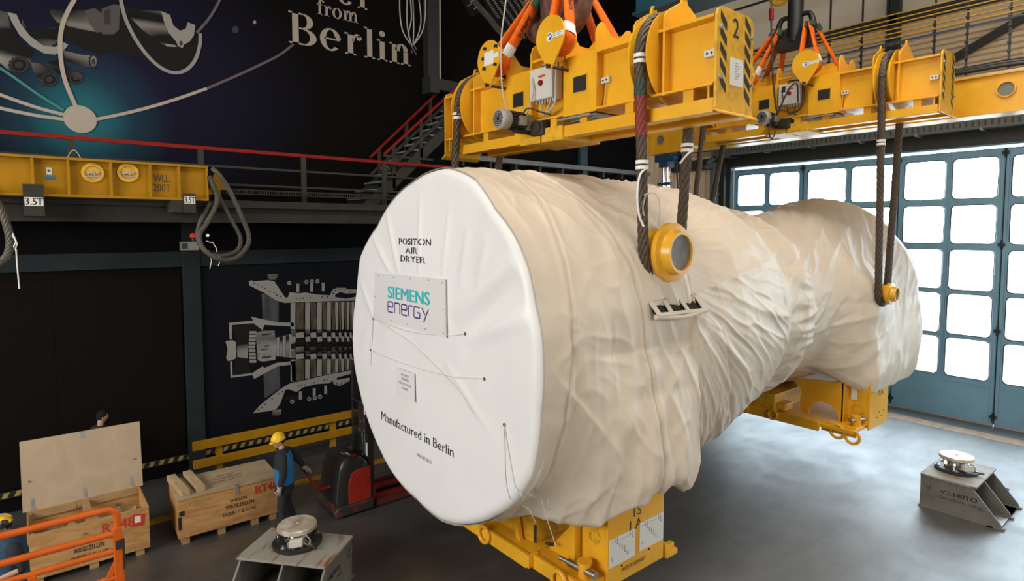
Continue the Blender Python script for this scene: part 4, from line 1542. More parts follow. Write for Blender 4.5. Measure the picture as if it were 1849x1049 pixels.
# rear end cap
m = MB(); m.smooth = True
ra = [(16.52, TY + 2.2 * s * math.cos(a * .1047), TZ + 2.2 * s * math.sin(a * .1047)) for s in (1, .01) for a in range(60)]
m.add(ra, [(a, (a + 1) % 60, (a + 1) % 60 + 60, a + 60) for a in range(60)])
m.build('end_sheet', MIDM, turb)
# front cover: flat disc with slack folds and a turned white rim
na, ns = 480, 70
A = np.linspace(0, 360, na, endpoint=False)
S = np.linspace(0.0, 1.0, ns)
SS, AA = np.meshgrid(S, A, indexing='ij')
RR = r_front(AA)
yy = TY + np.cos(np.radians(AA)) * RR * SS
zz = TZ + np.sin(np.radians(AA)) * RR * SS
u, v = yy - TY, zz - TZ
sl = .030 * pnoise(u * .7, v * .7, u * 0) + .018 * (ridge(u * 1.1 + .5 * v, v * .4, u * 0 + 3) - .5)
# slack folds: from the right edge towards the sign's corner, and upward fans under the top edge
for (y0, z0, y1, z1, w, h) in ((6.15, 4.02, 5.15, 4.90, .16, -.07), (6.3, 4.35, 5.2, 5.05, .13, .05), (6.15, 4.02, 4.95, 4.45, .12, .05), (7.9, 4.75, 8.3, 5.75, .06, .03), (8.1, 4.7, 8.75, 5.3, .06, .03), (7.3, 4.75, 7.25, 5.95, .05, .02), (6.7, 4.8, 6.5, 5.8, .05, .022),
                               (8.7, 3.95, 9.25, 4.6, .06, .025), (8.7, 3.95, 9.3, 3.5, .06, .02), (6.6, 3.6, 5.5, 2.8, .06, .02), (5.4, 3.1, 5.1, 2.3, .05, .025), (6.3, 4.7, 6.1, 5.5, .07, .028), (5.9, 4.8, 5.7, 5.35, .08, .03)):
    ex, ez = y1 - y0, z1 - z0
    l2 = ex * ex + ez * ez
    tt = np.clip(((yy - y0) * ex + (zz - z0) * ez) / l2, 0, 1)
    dd = np.hypot(yy - y0 - ex * tt, zz - z0 - ez * tt)
    sl += h * np.exp(-(dd / w) ** 2) * np.sin(np.pi * np.clip(tt * .9 + .1, 0, 1)) ** .6
flatz = np.clip(np.minimum(np.minimum((yy - 6.55) / .1, (8.75 - yy) / .1), np.minimum((zz - 3.9) / .1, (4.8 - zz) / .1)), 0, 1)
sl = sl * (1 - flatz)
low = np.clip((3.3 - zz) / .5, 0, 1)
sl = sl * (1 - .75 * low)
xx = 4.30 - sl * np.clip((1 - SS) / .06, 0, 1) + .05 * np.clip((SS - .965) / .035, 0, 1) ** 2
V = np.stack([xx, yy, zz], -1).reshape(-1, 3)
rows = ns
ex = []
for dx, dr in ((.09, .004), (.14, .006), (.19, .0), (.20, -.03)):
    rr = (r_front(A) + dr) + .018 * np.clip(dx / .19, 0, 1) + .006 * pnoise(np.radians(A) * 30, A * 0 + dx * 20, A * 0)
    ex.append(np.stack([np.full(na, 4.30 + dx) + .02 * pnoise(np.radians(A) * 9, A * 0, A * 0) * (dx > .1), TY + np.cos(np.radians(A)) * rr, TZ + np.sin(np.radians(A)) * rr], -1))
V = np.concatenate([V] + ex)
rows += len(ex)
i = np.arange(rows - 1)[:, None] * na
j = np.arange(na)[None, :]
k = (j + 1) % na
F = np.stack([i + j, i + na + j, i + na + k, i + k], -1).reshape(-1, 4)
me = bpy.data.meshes.new('front_cover')
me.from_pydata((V - np.array(turb.location)).tolist(), [], F.tolist())
me.materials.append(FRONTM)
me.polygons.foreach_set('use_smooth', [True] * len(F))
me.update()
me.flip_normals()
fc = bpy.data.objects.new('front_cover', me)
C.objects.link(fc)
fc.parent = turb
# signs and lettering on the cover (text runs towards -Y, facing -X)


def xcover(y, z):
    a = math.degrees(math.atan2(z - TZ, y - TY)) % 360
    s = math.hypot(y - TY, z - TZ) / float(r_front(np.array(a)))
    return float(xx[min(ns - 1, int(round(s * (ns - 1)))), int(round(a / 360 * na)) % na])


def conform(mb, off=.005):
    mb.v = [(xcover(y, z) - off, y, z) for _, y, z in mb.v]
    return mb


U, VZ = (0, -1, 0), (0, 0, 1)
m = MB(); m.add([(4.262, 8.62, 4.72), (4.262, 6.60, 4.745), (4.262, 6.585, 3.975), (4.262, 8.70, 3.985), (4.285, 8.62, 4.72), (4.285, 6.60, 4.745), (4.285, 6.585, 3.975), (4.285, 8.70, 3.985)],
                [(0, 1, 2, 3), (7, 6, 5, 4), (0, 4, 5, 1), (1, 5, 6, 2), (2, 6, 7, 3), (3, 7, 4, 0)])
sign = m.build('sign_panel', mat('sign_white', (0.70, 0.685, 0.66), .4), turb)
m = MB(); text_into(m, 'SIEMENS', (4.258, 8.19, 4.365), U, VZ, 1.20, .182, .022)
m.build('lettering', STTEAL, sign)


def stroke_word(mb, word, org, W, Hh, t):
    """rounded single-stroke lettering; glyph paths on a unit box"""
    c = .16

    def rr(pts):  # rounded polyline
        out = [Vector((*pts[0], 0))]
        for i in range(1, len(pts) - 1):
            p, a, b = Vector((*pts[i], 0)), Vector((*pts[i - 1], 0)), Vector((*pts[i + 1], 0))
            q0 = p + (a - p).normalized() * min(c, (a - p).length / 2)
            q1 = p + (b - p).normalized() * min(c, (b - p).length / 2)
            for k in range(5):
                s = k / 4
                out.append(q0 * (1 - s) ** 2 + p * 2 * s * (1 - s) + q1 * s * s)
        out.append(Vector((*pts[-1], 0)))
        return out
    G = {'e': [[(0, .5), (.72, .5), (.72, 1), (0, 1), (0, 0), (.72, 0)]],
         'n': [[(0, 0), (0, 1), (.72, 1), (.72, 0)]],
         'r': [[(0, 0), (0, 1), (.50, 1)]],
         'G': [[(.74, 1), (0, 1), (0, 0), (.74, 0), (.74, .5), (.40, .5)]],
         'Y': [[(0, 1), (.36, .42), (.36, .40)], [(.78, 1), (.20, -.25)]]}
    adv = {'e': .95, 'n': .95, 'r': .68, 'G': 1.0, 'Y': .78}
    tot = sum(adv[ch] for ch in word)
    k, cx = W / tot, 0
    org = Vector(org)
    for ch in word:
        for path in G[ch]:
            P = rr(path)
            P = [org + Vector((0, -(cx + p.x) * k, p.y * Hh)) for p in P]
            n = len(P)
            vs = []
            for i in range(n):
                d = (P[min(i + 1, n - 1)] - P[max(i - 1, 0)]).normalized()
                s = Vector((0, -d.z, d.y)) * t / 2
                vs += [P[i] + s, P[i] - s]
            mb.add(vs, [(2 * i, 2 * i + 1, 2 * i + 3, 2 * i + 2) for i in range(n - 1)])
        cx += adv[ch]


m = MB(); stroke_word(m, 'enerGY', (4.258, 8.19, 4.155), 1.18, .155, .021)
m.build('lettering', STPURP, sign, fix=False)
m = MB()
for y, z in [(8.5, 4.69), (8.0, 4.69), (7.5, 4.70), (7.0, 4.71), (6.66, 4.70), (6.64, 4.35), (6.64, 4.03), (7.1, 4.03), (7.6, 4.03), (8.1, 4.03), (8.6, 4.03), (8.62, 4.35)]:
    m.cyl((4.264, y, z), (4.256, y, z), .011, 8)
m.build('screw', GREYM, sign)
XT = 4.225
for s, y0, z0, w, h in (('POSITION', 7.89, 5.185, .90, .095), ('AIR', 7.69, 5.06, .35, .092), ('DRYER', 7.84, 4.935, .70, .095)):
    m = MB(); text_into(m, s, (XT, y0, z0), U, VZ, w, h, .012, stencil=True)
    conform(m).build('lettering', INK, turb, fix=False)
m = MB(); text_into(m, 'Manufactured in Berlin', (XT + .045, 8.53, 2.385), U, VZ, 2.06, .135, -.004)
conform(m).build('lettering', INK, turb, fix=False)
m = MB(); text_into(m, 'MAN-NR. 02512', (XT + .045, 7.42, 2.12), U, VZ, .40, .05)
conform(m).build('lettering', mat('faded_ink', (0.25, 0.24, 0.23), .6), turb, fix=False)
m = MB(); m.box(4.262, 4.272, 7.42, 7.95, 2.92, 3.33)
nt_ = m.build('notice_sheet', mat('notice_paper', (0.72, 0.71, 0.69), .5), turb)
m = MB()
for s, z, w in (('BITTE NICHT', 3.24, .24), ('ENTFERNEN', 3.18, .22), ('INSTALLATION KIT', 3.11, .36), ('SET POINT', 3.04, .18)):
    text_into(m, s, (4.259, 7.685 + w / 2, z), U, VZ, w, .035)
m.build('lettering', bpy.data.materials['faded_ink'], nt_, fix=False)


m = MB()
for pts in ([(8.72, 3.98), (7.6, 3.92), (6.6, 4.0), (6.19, 4.08)], [(8.72, 3.98), (7.5, 3.75), (6.4, 3.35), (6.0, 3.1)], [(8.85, 3.45), (7.8, 3.42), (6.6, 3.46), (5.77, 3.58)], [(5.38, 3.11), (5.36, 2.5), (5.28, 2.22)], [(5.38, 3.11), (5.2, 2.5), (5.12, 2.32)], [(8.72, 3.98), (8.8, 3.7), (8.86, 3.2)], [(8.72, 3.98), (8.62, 4.4)]):
    m.tube([(xcover(p.y, p.z) - .006, p.y, p.z) for p in spline([(4.3, y, z) for y, z in pts], 10)], .006, 6)
m.build('tie_cord', mat('white_cord', (0.60, 0.58, 0.55), .7), turb)
m = MB()
for y, z in ((6.19, 4.08), (5.77, 3.58), (5.38, 3.11), (8.72, 3.98), (8.86, 3.45), (6.62, 4.32)):
    m.ring((xcover(y, z) - .012, y, z), (xcover(y, z) - .002, y, z), .022, .011, 14)
m.build('eyelet', STEEL, turb)
# frayed ties at the lower right of the cover
m = MB()
for k in range(16):
    a = Vector((4.34 + .35 * rng.random(), 5.2 + .12 * rng.normal(), 2.26 + .10 * rng.normal()))
    b = a + Vector((.1 * rng.normal(), .16 * rng.normal(), .18 * rng.normal()))
    m.tube(spline([a, a.lerp(b, .5) + Vector((-.06, -.05, .05)), b], 5), .006, 5)
m.build('tie_cord', CORD, turb)


def trunnion(c, rf, rh, depth, lab=None):
    """yellow flanged lifting spool on the near side, axis along -Y; c = centre of the flange face"""
    x, y, z = c
    m = MB(); m.lathe([(.0, .30), (rf * .78, .30), (rf * .78, .09), (rf, .07), (rf, .0), (rh * 1.12, -.012), (rh * 1.05, -.05), (rh * 1.02, -depth + .02), (rh * 1.0, -depth), (rh * .86, -depth), (rh * .84, -depth + .03)], (x, y, z), (0, 1, 0), 44)
    o = m.build('trunnion', YEL, turb, smooth=True, bevel=.0)
    o.modifiers.new('split', 'EDGE_SPLIT').split_angle = math.radians(35)
    m = MB(); m.lathe([(rh * .85, -depth + .03), (rh * .8, -depth + .035), (0, -depth + .05)], (x, y, z), (0, 1, 0), 36)
    m.build('trunnion_bore', mat('worn_bore_steel', (0.22, 0.19, 0.16), .55, metal=.1, var=.3, vscale=7) if 'worn_bore_steel' not in bpy.data.materials else bpy.data.materials['worn_bore_steel'], o)


trunnion((6.68, 4.76, 5.10), .395, .275, .13)
trunnion((14.18, 4.62, 4.05), .23, .15, .10)
# film window with taped frame under the front trunnion
fw = [Vector((6.22, 4.98, 4.66)), Vector((7.22, 4.98, 4.70)), Vector((7.32, 4.70, 4.28)), Vector((6.28, 4.70, 4.30))]
m = MB()
m.add([fw[0], fw[1], fw[2], fw[3]] + [p + Vector((0, .35, .1)) for p in fw], [(0, 1, 2, 3), (0, 4, 5, 1), (3, 2, 6, 7), (0, 3, 7, 4), (1, 5, 6, 2)])
m.build('window_box', mat('window_black', (0.012, 0.012, 0.012), .25), turb)
tp = mat('cream_tape', (0.62, 0.56, 0.46), .45)
m = MB()
off = Vector((0, -.025, .012))
for a, b, w in ((fw[0], fw[1], .11), (fw[3], fw[2], .05), (fw[0], fw[3], .09), (fw[1], fw[2], .11), (fw[0].lerp(fw[1], .30), fw[3].lerp(fw[2], .26), .08), (fw[0].lerp(fw[1], .62), fw[3].lerp(fw[2], .62), .075)):
    m.bar(a + off, b + off, w, .012, up=(0, -.8, .6))
m.build('window_tape', tp, turb)
m = MB()
q = [fw[0].lerp(fw[3], t) + off * 1.3 for t in (.16, .55)], [fw[1].lerp(fw[2], t) + off * 1.3 for t in (.16, .55)]
m.add([q[0][0], q[1][0], q[1][1], q[0][1]], [(0, 1, 2, 3)])
m.build('window_film', mat('hazy_film', (0.42, 0.38, 0.32), .2, coat=.4), turb)
m = MB(); m.tube(spline([fw[3] + Vector((-.05, 0, -.02)), fw[3].lerp(fw[2], .5) + Vector((0, -.03, -.05)), fw[2] + Vector((.06, 0, -.0))], 8), .035, 8)
m.build('window_fold', SIDEM, turb)
m = MB()
m.add([fw[0] + Vector((-.02, .0, .0)), fw[1], Vector((6.95, 4.88, 4.9)), Vector((6.30, 4.90, 4.88))], [(0, 1, 2, 3)])
m.build('window_flap', SIDEM, turb)

# ================================================================== lifting beams
ROOT2 = Vector((6.2, 6.73, 7.0))


def hazard(mb, y):
    """near end plate marks, local coordinates"""
    for col, n, z0, dz in ((.13, 5, .80, -.178), (.66, 6, .84, -.168)):
        for k in range(n):
            z = z0 + k * dz
            mb.add([(col - .06, y, z + .02), (col + .07, y, z - .10), (col + .07, y, z - .0), (col - .06, y, z + .12)], [(0, 1, 2, 3)])


def lifting_beam(num, label):
    root = thing('lifting_beam', label, 'lifting beam', (0, 0, 0), 'lifting beams over the turbine')
    m = MB()
    m.box(.14, .66, -2.80, 2.80, .10, .84)
    m.box(0.0, .8, -2.80, 2.80, .84, .875)
    m.box(0.0, .8, -2.80, 2.80, .07, .10)
    m.build('girder', YEL, root, bevel=.004)
    # end plates
    for s in (-1, 1):
        y = 2.83 * s
        pl = [(-.02, -.22), (.0, -.16), (.0, .86), (.03, .93), (.12, .965), (.68, .965), (.77, .93), (.8, .86), (.8, -.16), (.82, -.22)]
        m = MB(); m.prism(pl, (0, y - .016, 0), (1, 0, 0), (0, 0, 1), (0, .032, 0))
        m.prism([(0, 0), (.09, -.05), (.09, -.07), (0, -.025)], (-.02, y, -.20), (0, s, 0), (0, 0, 1), (.84, 0, 0))
        ep = m.build('end_plate', YELD if s < 0 else YEL, root, bevel=.004)
        m = MB()
        for x in (.06, .74):
            for z in (.16, .72):
                m.cyl((x, y + .016 * s, z), (x, y + .05 * s, z), .028, 6)
        m.build('bolt', GREYM, ep)
        if s < 0:
            m = MB(); hazard(m, y - .0195)
            m.build('hazard_marking', BLK, ep, fix=False)
            if num == '2':
                m = MB(); text_into(m, '2', (.33, y - .0195, .66), (1, 0, 0), (0, 0, 1), .12, .22, .01)
                m.build('lettering', INK, ep, fix=False)
                m = MB(); m.box(.27, .55, y - .026, y - .02, .10, .42)
                n = m.build('notice_sheet', LABEL, ep)
                m = MB()
                for q in range(7):
                    m.box(.38, .38 + .05 + .03 * (q % 3), y - .028, y - .026, .18 + q * .03, .188 + q * .03)
                m.build('notice_print', GREYM, n)
        # inner web at the end, seen edge-on
        m = MB(); m.box(.03, .77, y - s * .1 - .012, y - s * .1 + .012, -.14, .07)
        m.build('gusset', YEL, root)
    # rope saddles near both ends: half drum between two cheek plates
    for yc, s in ((-1.88, -1), (2.14, 1)):
        o = None
        m = MB()
        m.lathe([(.50, -.10), (.50, .10)], (.4, yc, .58), (0, 1, 0), 40)
        m.lathe([(.50, -.10), (.62, -.13), (.62, -.15), (0, -.15)], (.4, yc, .58), (0, 1, 0), 40)
        m.lathe([(.50, .10), (.62, .13), (.62, .15), (0, .15)], (.4, yc, .58), (0, 1, 0), 40)
        o = m.build('rope_saddle', YEL, root, smooth=True)
        o.modifiers.new('split', 'EDGE_SPLIT').split_angle = math.radians(30)
        for yy in (yc - .235, yc + .235):
            m = MB(); m.prism([(-.004, .06), (-.004, 1.02), (.05, 1.1), (.25, 1.22), (.33, 1.26), (.36, 1.36), (.44, 1.36), (.47, 1.26), (.55, 1.22), (.75, 1.1), (.804, 1.02), (.804, .06)], (0, yy - .014, 0), (1, 0, 0), (0, 0, 1), (0, .028, 0))
            m.build('cheek_plate', YEL, root, bevel=.004)
        m = MB(); m.cyl((.4, yc - .26, 1.33), (.4, yc + .26, 1.33), .02, 10)
        m.build('keeper_rod', DKST, root)
    # two housings in the middle carry the sling bollards
    for y0, y1 in ((-1.0, -.36), (.36, 1.0)):
        m = MB()
        prof = [(0.0, .05), (0.0, 1.10), (.04, 1.22), (.10, 1.27), (.16, 1.26), (.30, 1.12), (.5, 1.12), (.64, 1.26), (.70, 1.27), (.76, 1.22), (.8, 1.10), (.8, .05)]
        for yy in (y0, y1 - .03):
            m.prism(prof, (0, yy, 0), (1, 0, 0), (0, 0, 1), (0, .03, 0))
        m.box(-.004, .034, y0 - .003, y1 + .003, .05, .88); m.box(.766, .804, y0 - .003, y1 + .003, .05, .88)
        m.box(.03, .77, y0 + .03, y1 - .03, .875, .90)
        h = m.build('housing', YEL, root)
        m = MB(); yc = (y0 + y1) / 2
        m.box(-.008, -.004, yc - .14, yc + .12, .36, .58)
        m.build('opening', BLK, h)
        m = MB()
        for a, b, c2, d in ((yc - .155, yc + .135, .345, .36), (yc - .155, yc + .135, .58, .595), (yc - .155, yc - .14, .361, .579), (yc + .12, yc + .135, .361, .579)):
            m.box(-.012, -.003, a, b, c2, d)
        m.build('opening_frame', YELD, h)
        yb = -.42 if y0 < 0 else 1.02
        for s in (-1, 1):
            xa = 0.0 if s < 0 else .8
            m = MB(); m.cyl((xa, yb, 1.13), (xa + s * .30, yb, 1.13), .20, 28)
            bo = m.build('sling_bollard', YEL, root)
            m = MB()
            tear = arc(0, .0, .29, -32, 212, 26) + [(-.06, -.42), (-.03, -.455), (.03, -.455), (.06, -.42)]
            m.prism(tear, (xa + s * .32, yb, 1.13), (0, 1, 0), (0, 0, 1), (s * .022, 0, 0))
            tp_ = m.build('bollard_plate', YEL, bo)
            m = MB(); m.cyl((xa + s * .36, yb, .71), (xa, yb - .02, .71), .022, 8); m.box(xa + s * .37 - .015, xa + s * .37 + .015, yb - .03, yb + .03, .685, .735)
            m.build('locking_pin', DKST, bo)
            m = MB(); m.cyl((xa + s * .375, yb + .02, .73), (xa + s * .39, yb + .02, .73), .02, 8); m.cyl((xa + s * .02, yb - .03, .70), (xa + s * .04, yb - .03, .70), .02, 8)
            m.build('pin_cap', RED, bo)
            if s < 0:
                xx = xa - .345
                if not (num == '2' and y0 > 0):
                    m = MB(); m.cyl((xx, yb, 1.12), (xx - .003, yb, 1.12), .065, 24); m.add([(xx - .002, yb - .01, 1.09), (xx - .002, yb - .285, 1.09), (xx - .002, yb - .285, 1.155), (xx - .002, yb - .01, 1.155)], [(0, 1, 2, 3)])
                    m.cur = 1
                    m.add([(xx - .005, yb + a, 1.12 + b) for a, b in arc(0, 0, .048, 20, 290, 16) + arc(-.004, .012, .020, 290, 20, 10)], [tuple(range(28))])
                    for q in (1.11, 1.135):
                        m.add([(xx - .004, yb - .07, q), (xx - .004, yb - .26, q), (xx - .004, yb - .26, q + .006), (xx - .004, yb - .07, q + .006)], [(0, 1, 2, 3)])
                    m.build('maker_sticker', [WHT, LOGOB], bo, fix=False)
                else:
                    m = MB(); m.box(xx - .006, xx, yb - .14, yb + .10, 1.03, 1.24); m.box(xx - .004, xx, yb - .27, yb - .12, 1.11, 1.18)
                    m.cur = 1
                    for a, b in ((-.19, 1.28), (.1, 1.30), (-.17, 1.0), (.12, .99), (.14, 1.15)):
                        m.add([(xx - .003, yb + a - .05, b - .03), (xx - .003, yb + a + .05, b), (xx - .003, yb + a + .02, b + .04), (xx - .003, yb + a - .06, b + .02)], [(0, 1, 2, 3)])
                    m.build('maker_sticker', [WHT, BLK], bo, fix=False)
    # cross stays between the housings
    m = MB(); m.box(.02, .06, -.36, .36, .98, 1.02); m.box(.74, .78, -.36, .36, .98, 1.02); m.box(.2, .6, -.36, .36, .875, .9); m.box(-.003, .04, -.357, .357, .80, .873)
    m.build('cross_stay', YEL, root)
    # control cabinet with cables
    m = MB(); m.box(-.10, .12, -.20, .28, .36, .83)
    cb = m.build('control_cabinet', BOXG, root, bevel=.012)
    m = MB(); m.box(-.108, -.10, -.19, .27, .37, .82)
    m.build('door', BOXG, cb, bevel=.004)
    m = MB(); m.cyl((-.108, .02, .60), (-.135, .02, .60), .042, 16); m.cur = 1; m.box(-.112, -.108, -.07, .08, .68, .715)
    m.build('isolator_switch', [RED, ORANGE], cb)
    if num == '1':
        m = MB(); m.box(-.112, -.108, .09, .26, .60, .80)
        lp_ = m.build('number_label', LABEL, cb)
        m = MB(); text_into(m, '1', (-.1135, .20, .64), U, VZ, .06, .14, .02)
        m.build('lettering', INK, lp_, fix=False)
    m = MB()
    for k in range(7):
        m.cyl((-.02, -.16 + k * .06, .36), (-.02, -.16 + k * .06, .31), .018, 8)
    m.build('cable_gland', ZINC, cb)
    m = MB()
    m.tube(spline([(-.03, -.24, .86), (-.06, -.25, .6), (-.06, -.24, .3), (-.05, -.15, .2), (-.04, 0, .16)], 6), .018, 7)
    m.tube(spline([(-.03, -.10, .31), (-.05, -.04, .18), (-.03, .06, .15), (-.03, .1, .31)], 6), .014, 7)
    m.tube(spline([(-.12, .2, .7), (-.16, .14, .45), (-.2, .22, .2), (-.15, .3, .1)], 6), .012, 7)
    m.tube(spline([(.0, .1, .9), (-.06, -.1, .88), (-.05, -.24, .86)], 6), .016, 7)
    m.build('conduit', CORD if num == '2' else BLKP, cb)
    m = MB(); m.cyl((0.02, .1, .83), (0.02, .1, .88), .03, 10)
    m.build('beacon', GREENW, cb)
    # side-shift motor with finned body and fan cowl
    m = MB(); m.lathe([(.0, -.03), (.11, -.03), (.14, -.02), (.15, .0), (.15, .13), (.13, .13)], (-.62, .37, .06), (1, 0, 0), 30)
    mo = m.build('motor', GREYM, root, smooth=True)
    m = MB()
    for k in range(4):
        m.ring((-.655, .37, .06), (-.648, .37, .06), .03 + .027 * k, .018 + .027 * k, 24)
    for k in range(6):
        a = k * math.pi / 6
        m.bar((-.651, .37 - .12 * math.cos(a), .06 - .12 * math.sin(a)), (-.651, .37 + .12 * math.cos(a), .06 + .12 * math.sin(a)), .008, .008)
    m.build('fan_grille', CHROME, mo)
    m = MB(); m.cyl((-.49, .37, .06), (-.16, .37, .06), .115, 24)
    for k in range(16):
        a = 2 * math.pi * k / 16
        m.bar((-.47, .37 + .125 * math.cos(a), .06 + .125 * math.sin(a)), (-.18, .37 + .125 * math.cos(a), .06 + .125 * math.sin(a)), .012, .04, up=(0, math.cos(a), math.sin(a)))
    m.build('finned_body', DKST, mo)
    m = MB(); m.box(-.36, -.22, .20, .28, -.02, .12); m.cyl((-.16, .37, .06), (-.05, .37, .06), .13, 20)
    m.build('terminal_box', ZINC, mo)
    m = MB(); m.box(-.08, .2, .02, .30, -.16, .06); m.cyl((-.1, .16, -.03), (.0, .16, -.03), .10, 20); m.box(-.35, .1, .33, .42, -.12, -.06)
    m.build('gearbox', OLIVE, mo, bevel=.02)
    m = MB(); m.tube(spline([(-.3, .24, .12), (-.28, .12, .22), (-.15, -.02, .16), (-.02, -.1, .12)], 6), .012, 7)
    m.build('motor_cable', BLKP, mo)
    # travel rail slung below the girder
    for xa in (0.02, .60):
        m = MB(); m.box(xa, xa + .18, -2.80, 2.30, -.235, -.07)
        m.build('travel_rail', YEL, root, bevel=.006)
    m = MB()
    for y in (-2.45, -1.55, -.72, -.1, .75, 1.6):
        m.box(.04, .76, y - .07, y + .07, -.07, .07)
    m.build('rail_hanger', YEL, root)
    m = MB(); m.box(-.02, .8, -.35, .10, -.27, -.06); m.box(-.02, .8, .14, .62, -.27, -.16)
    m.build('trolley', YELD, root, bevel=.005)
    m = MB(); m.box(.1, .7, -.9, -.4, -.02, .05); m.box(-.03, .0, -.9, -.25, .0, .03)
    m.build('limit_bar', ZINC, root)
    for y in (-1.08, -2.7, 2.46):
        m = MB(); m.box(.08, .14, y - .07, y + .07, .42, .50)
        m.cur = 1
        m.cyl((.079, y - .03, .46), (.075, y - .03, .46), .015, 8); m.cyl((.079, y + .03, .46), (.075, y + .03, .46), .015, 8)
        m.build('sensor', [BOXG, BLK], root)
    m = MB(); m.tube(spline([(.07, -1.08, .42), (.08, -1.06, .25), (.07, -1.04, .12)], 5), .008, 6)
    m.build('sensor_cable', BLKP, root)
    return root


b2 = lifting_beam('2', 'nearest yellow lifting beam, marked 2 on its black striped end plate')
b2.location = ROOT2
b1 = lifting_beam('1', 'farther yellow lifting beam above the rear of the turbine, cabinet marked 1')
ROOT1 = Vector((13.65, 6.60, 7.88))
b1.location = ROOT1
# pendant cable down in front of the nearest beam
t = thing('pendant_cable', 'thin pale cable hanging in front of the left bollard of the nearest beam', 'cable', (5.75, 7.8, 8.3))
m = MB(); m.tube(spline([onx(917, -30, 5.7), onx(911, 20, 5.7), onx(905, 70, 5.7), onx(905, 130, 5.72), onx(908, 170, 5.75), onx(915, 195, 5.78), onx(924, 206, 5.85)], 8), .012, 7)
m.build('cable', CORD, t)
t = thing('pendant_cable', 'thin dark cable with a red plug hanging in front of the cabinet marked 1', 'cable', (13.2, 7.4, 9.0))
m = MB(); m.tube(spline([onx(1393, -30, 13.1), onx(1393, 60, 13.1), onx(1395, 130, 13.1), onx(1400, 185, 13.15), onx(1404, 205, 13.2)], 6), .02, 7); m.tube(spline([onx(1404, 205, 13.2), onx(1422, 165, 13.2), onx(1433, 152, 13.2), onx(1440, 155, 13.3), onx(1441, 185, 13.4)], 6), .018, 7)
m.tube(spline([onx(1391, 215, 13.0), onx(1389, 240, 13.0), onx(1394, 251, 13.0), onx(1401, 236, 13.0)], 6), .014, 7)
m.build('cable', BLKP, t)
m = MB(); m.cyl(onx(1393, 16, 13.1), onx(1393, 36, 13.1), .05, 12)
m.build('plug', RED, t)

# ------------------------------------------------------------------ steel rope slings


def rope_loop(label, S, rs, T, rt, R, colour=None, ties=(), side=1):
    """endless rope over the saddle S (top) and round the trunnion T (bottom)"""
    pts = []
    for k in range(21):
        a = math.pi - math.pi * k / 20
        pts.append(Vector((S[0] + rs * math.cos(a), S[1], S[2] + rs * math.sin(a))))
    n = 60
    aR, aL = Vector((S[0] + rs, S[1], S[2])), Vector((S[0] - rs, S[1], S[2]))
    bR, bL = Vector((T[0] + rt, T[1], T[2])), Vector((T[0] - rt, T[1], T[2]))
    for k in range(1, n):
        pts.append(aR.lerp(bR, k / n))
    for k in range(17):
        a = -math.pi * k / 16
        pts.append(Vector((T[0] + rt * math.cos(a), T[1], T[2] + rt * math.sin(a))))
    for k in range(1, n + 1):
        pts.append(bL.lerp(aL, k / n))
    t = thing('rope_sling', label, 'rope sling', tuple(S), 'steel rope slings carrying the turbine')
    m = MB(); strands(m, pts, R, pitch=.8)
    m.build('rope', ROPE, t)
    if colour:
        for (f0, f1, mt) in colour:
            seg = [bL.lerp(aL, f0 + (f1 - f0) * k / 8) for k in range(9)]
            m = MB(); strands(m, seg, R * 1.05, n=7, pitch=.8, phase=.4, r=R * .56)
            m.build('colour_mark', mt, t)
    for (strand, f, tail) in ties:
        p = (bL.lerp(aL, f) if strand == 'L' else bR.lerp(aR, f))
        m = MB()
        for dz in (0, .07):
            m.ring(p + Vector((0, 0, dz - .02)), p + Vector((0, 0, dz + .025)), R * 1.22, R * 1.05, 16)
        if tail:
            m.tube(spline([p + Vector((.02, -R, 0))] + [p + Vector(q) for q in tail], 6), .014, 6)
        m.build('tie', WHT, t)
    return t


rope_loop('thick brown rope sling from the nearest beam to the large yellow trunnion', (6.6, 4.85, 7.58), .565, (6.66, 4.93, 5.10), .40, .068,
          ((.60, .80, ROPER), (.80, .87, ROPEGR)), (('L', .44, [(-.10, -.05, -.1), (-.16, -.06, -.35), (-.12, -.06, -.6), (-.05, -.08, -.75)]), ('R', .56, [(-.15, -.1, -.08), (-.3, -.1, -.2)]), ('L', .965, None)))
rope_loop('rope sling at the far end of the nearest beam, going behind the wrapped turbine', (6.6, 8.87, 7.58), .565, (6.66, 9.5, 5.10), .40, .068, None, (('L', .92, None), ('L', .44, [(.15, -.1, .0), (.3, -.1, .06)])))
rope_loop('dark rope sling from the farther beam to the small rear trunnion', (14.05, 4.72, 8.46), .565, (14.18, 4.80, 4.06), .24, .068, None, (('L', .70, None),))
rope_loop('rope sling at the hidden end of the farther beam, behind the turbine', (14.05, 8.74, 8.46), .565, (14.18, 9.5, 4.06), .24, .068)
t = thing('tie_loop', 'thin pale cord looped round the brown rope above the large trunnion', 'cord', (6.2, 4.8, 5.9))
m = MB(); m.tube(spline([onx(1166, 352, 6.15), onx(1161, 375, 6.15), onx(1164, 390, 6.15)], 6), .01, 6); m.tube(spline([onx(1163, 352, 6.15), onx(1178, 348, 6.12), onx(1188, 356, 6.15), onx(1191, 380, 6.15), onx(1188, 402, 6.15), onx(1194, 411, 6.2)], 6), .01, 6)
m.build('cord', CORD, t)

# ------------------------------------------------------------------ orange slings, hooks


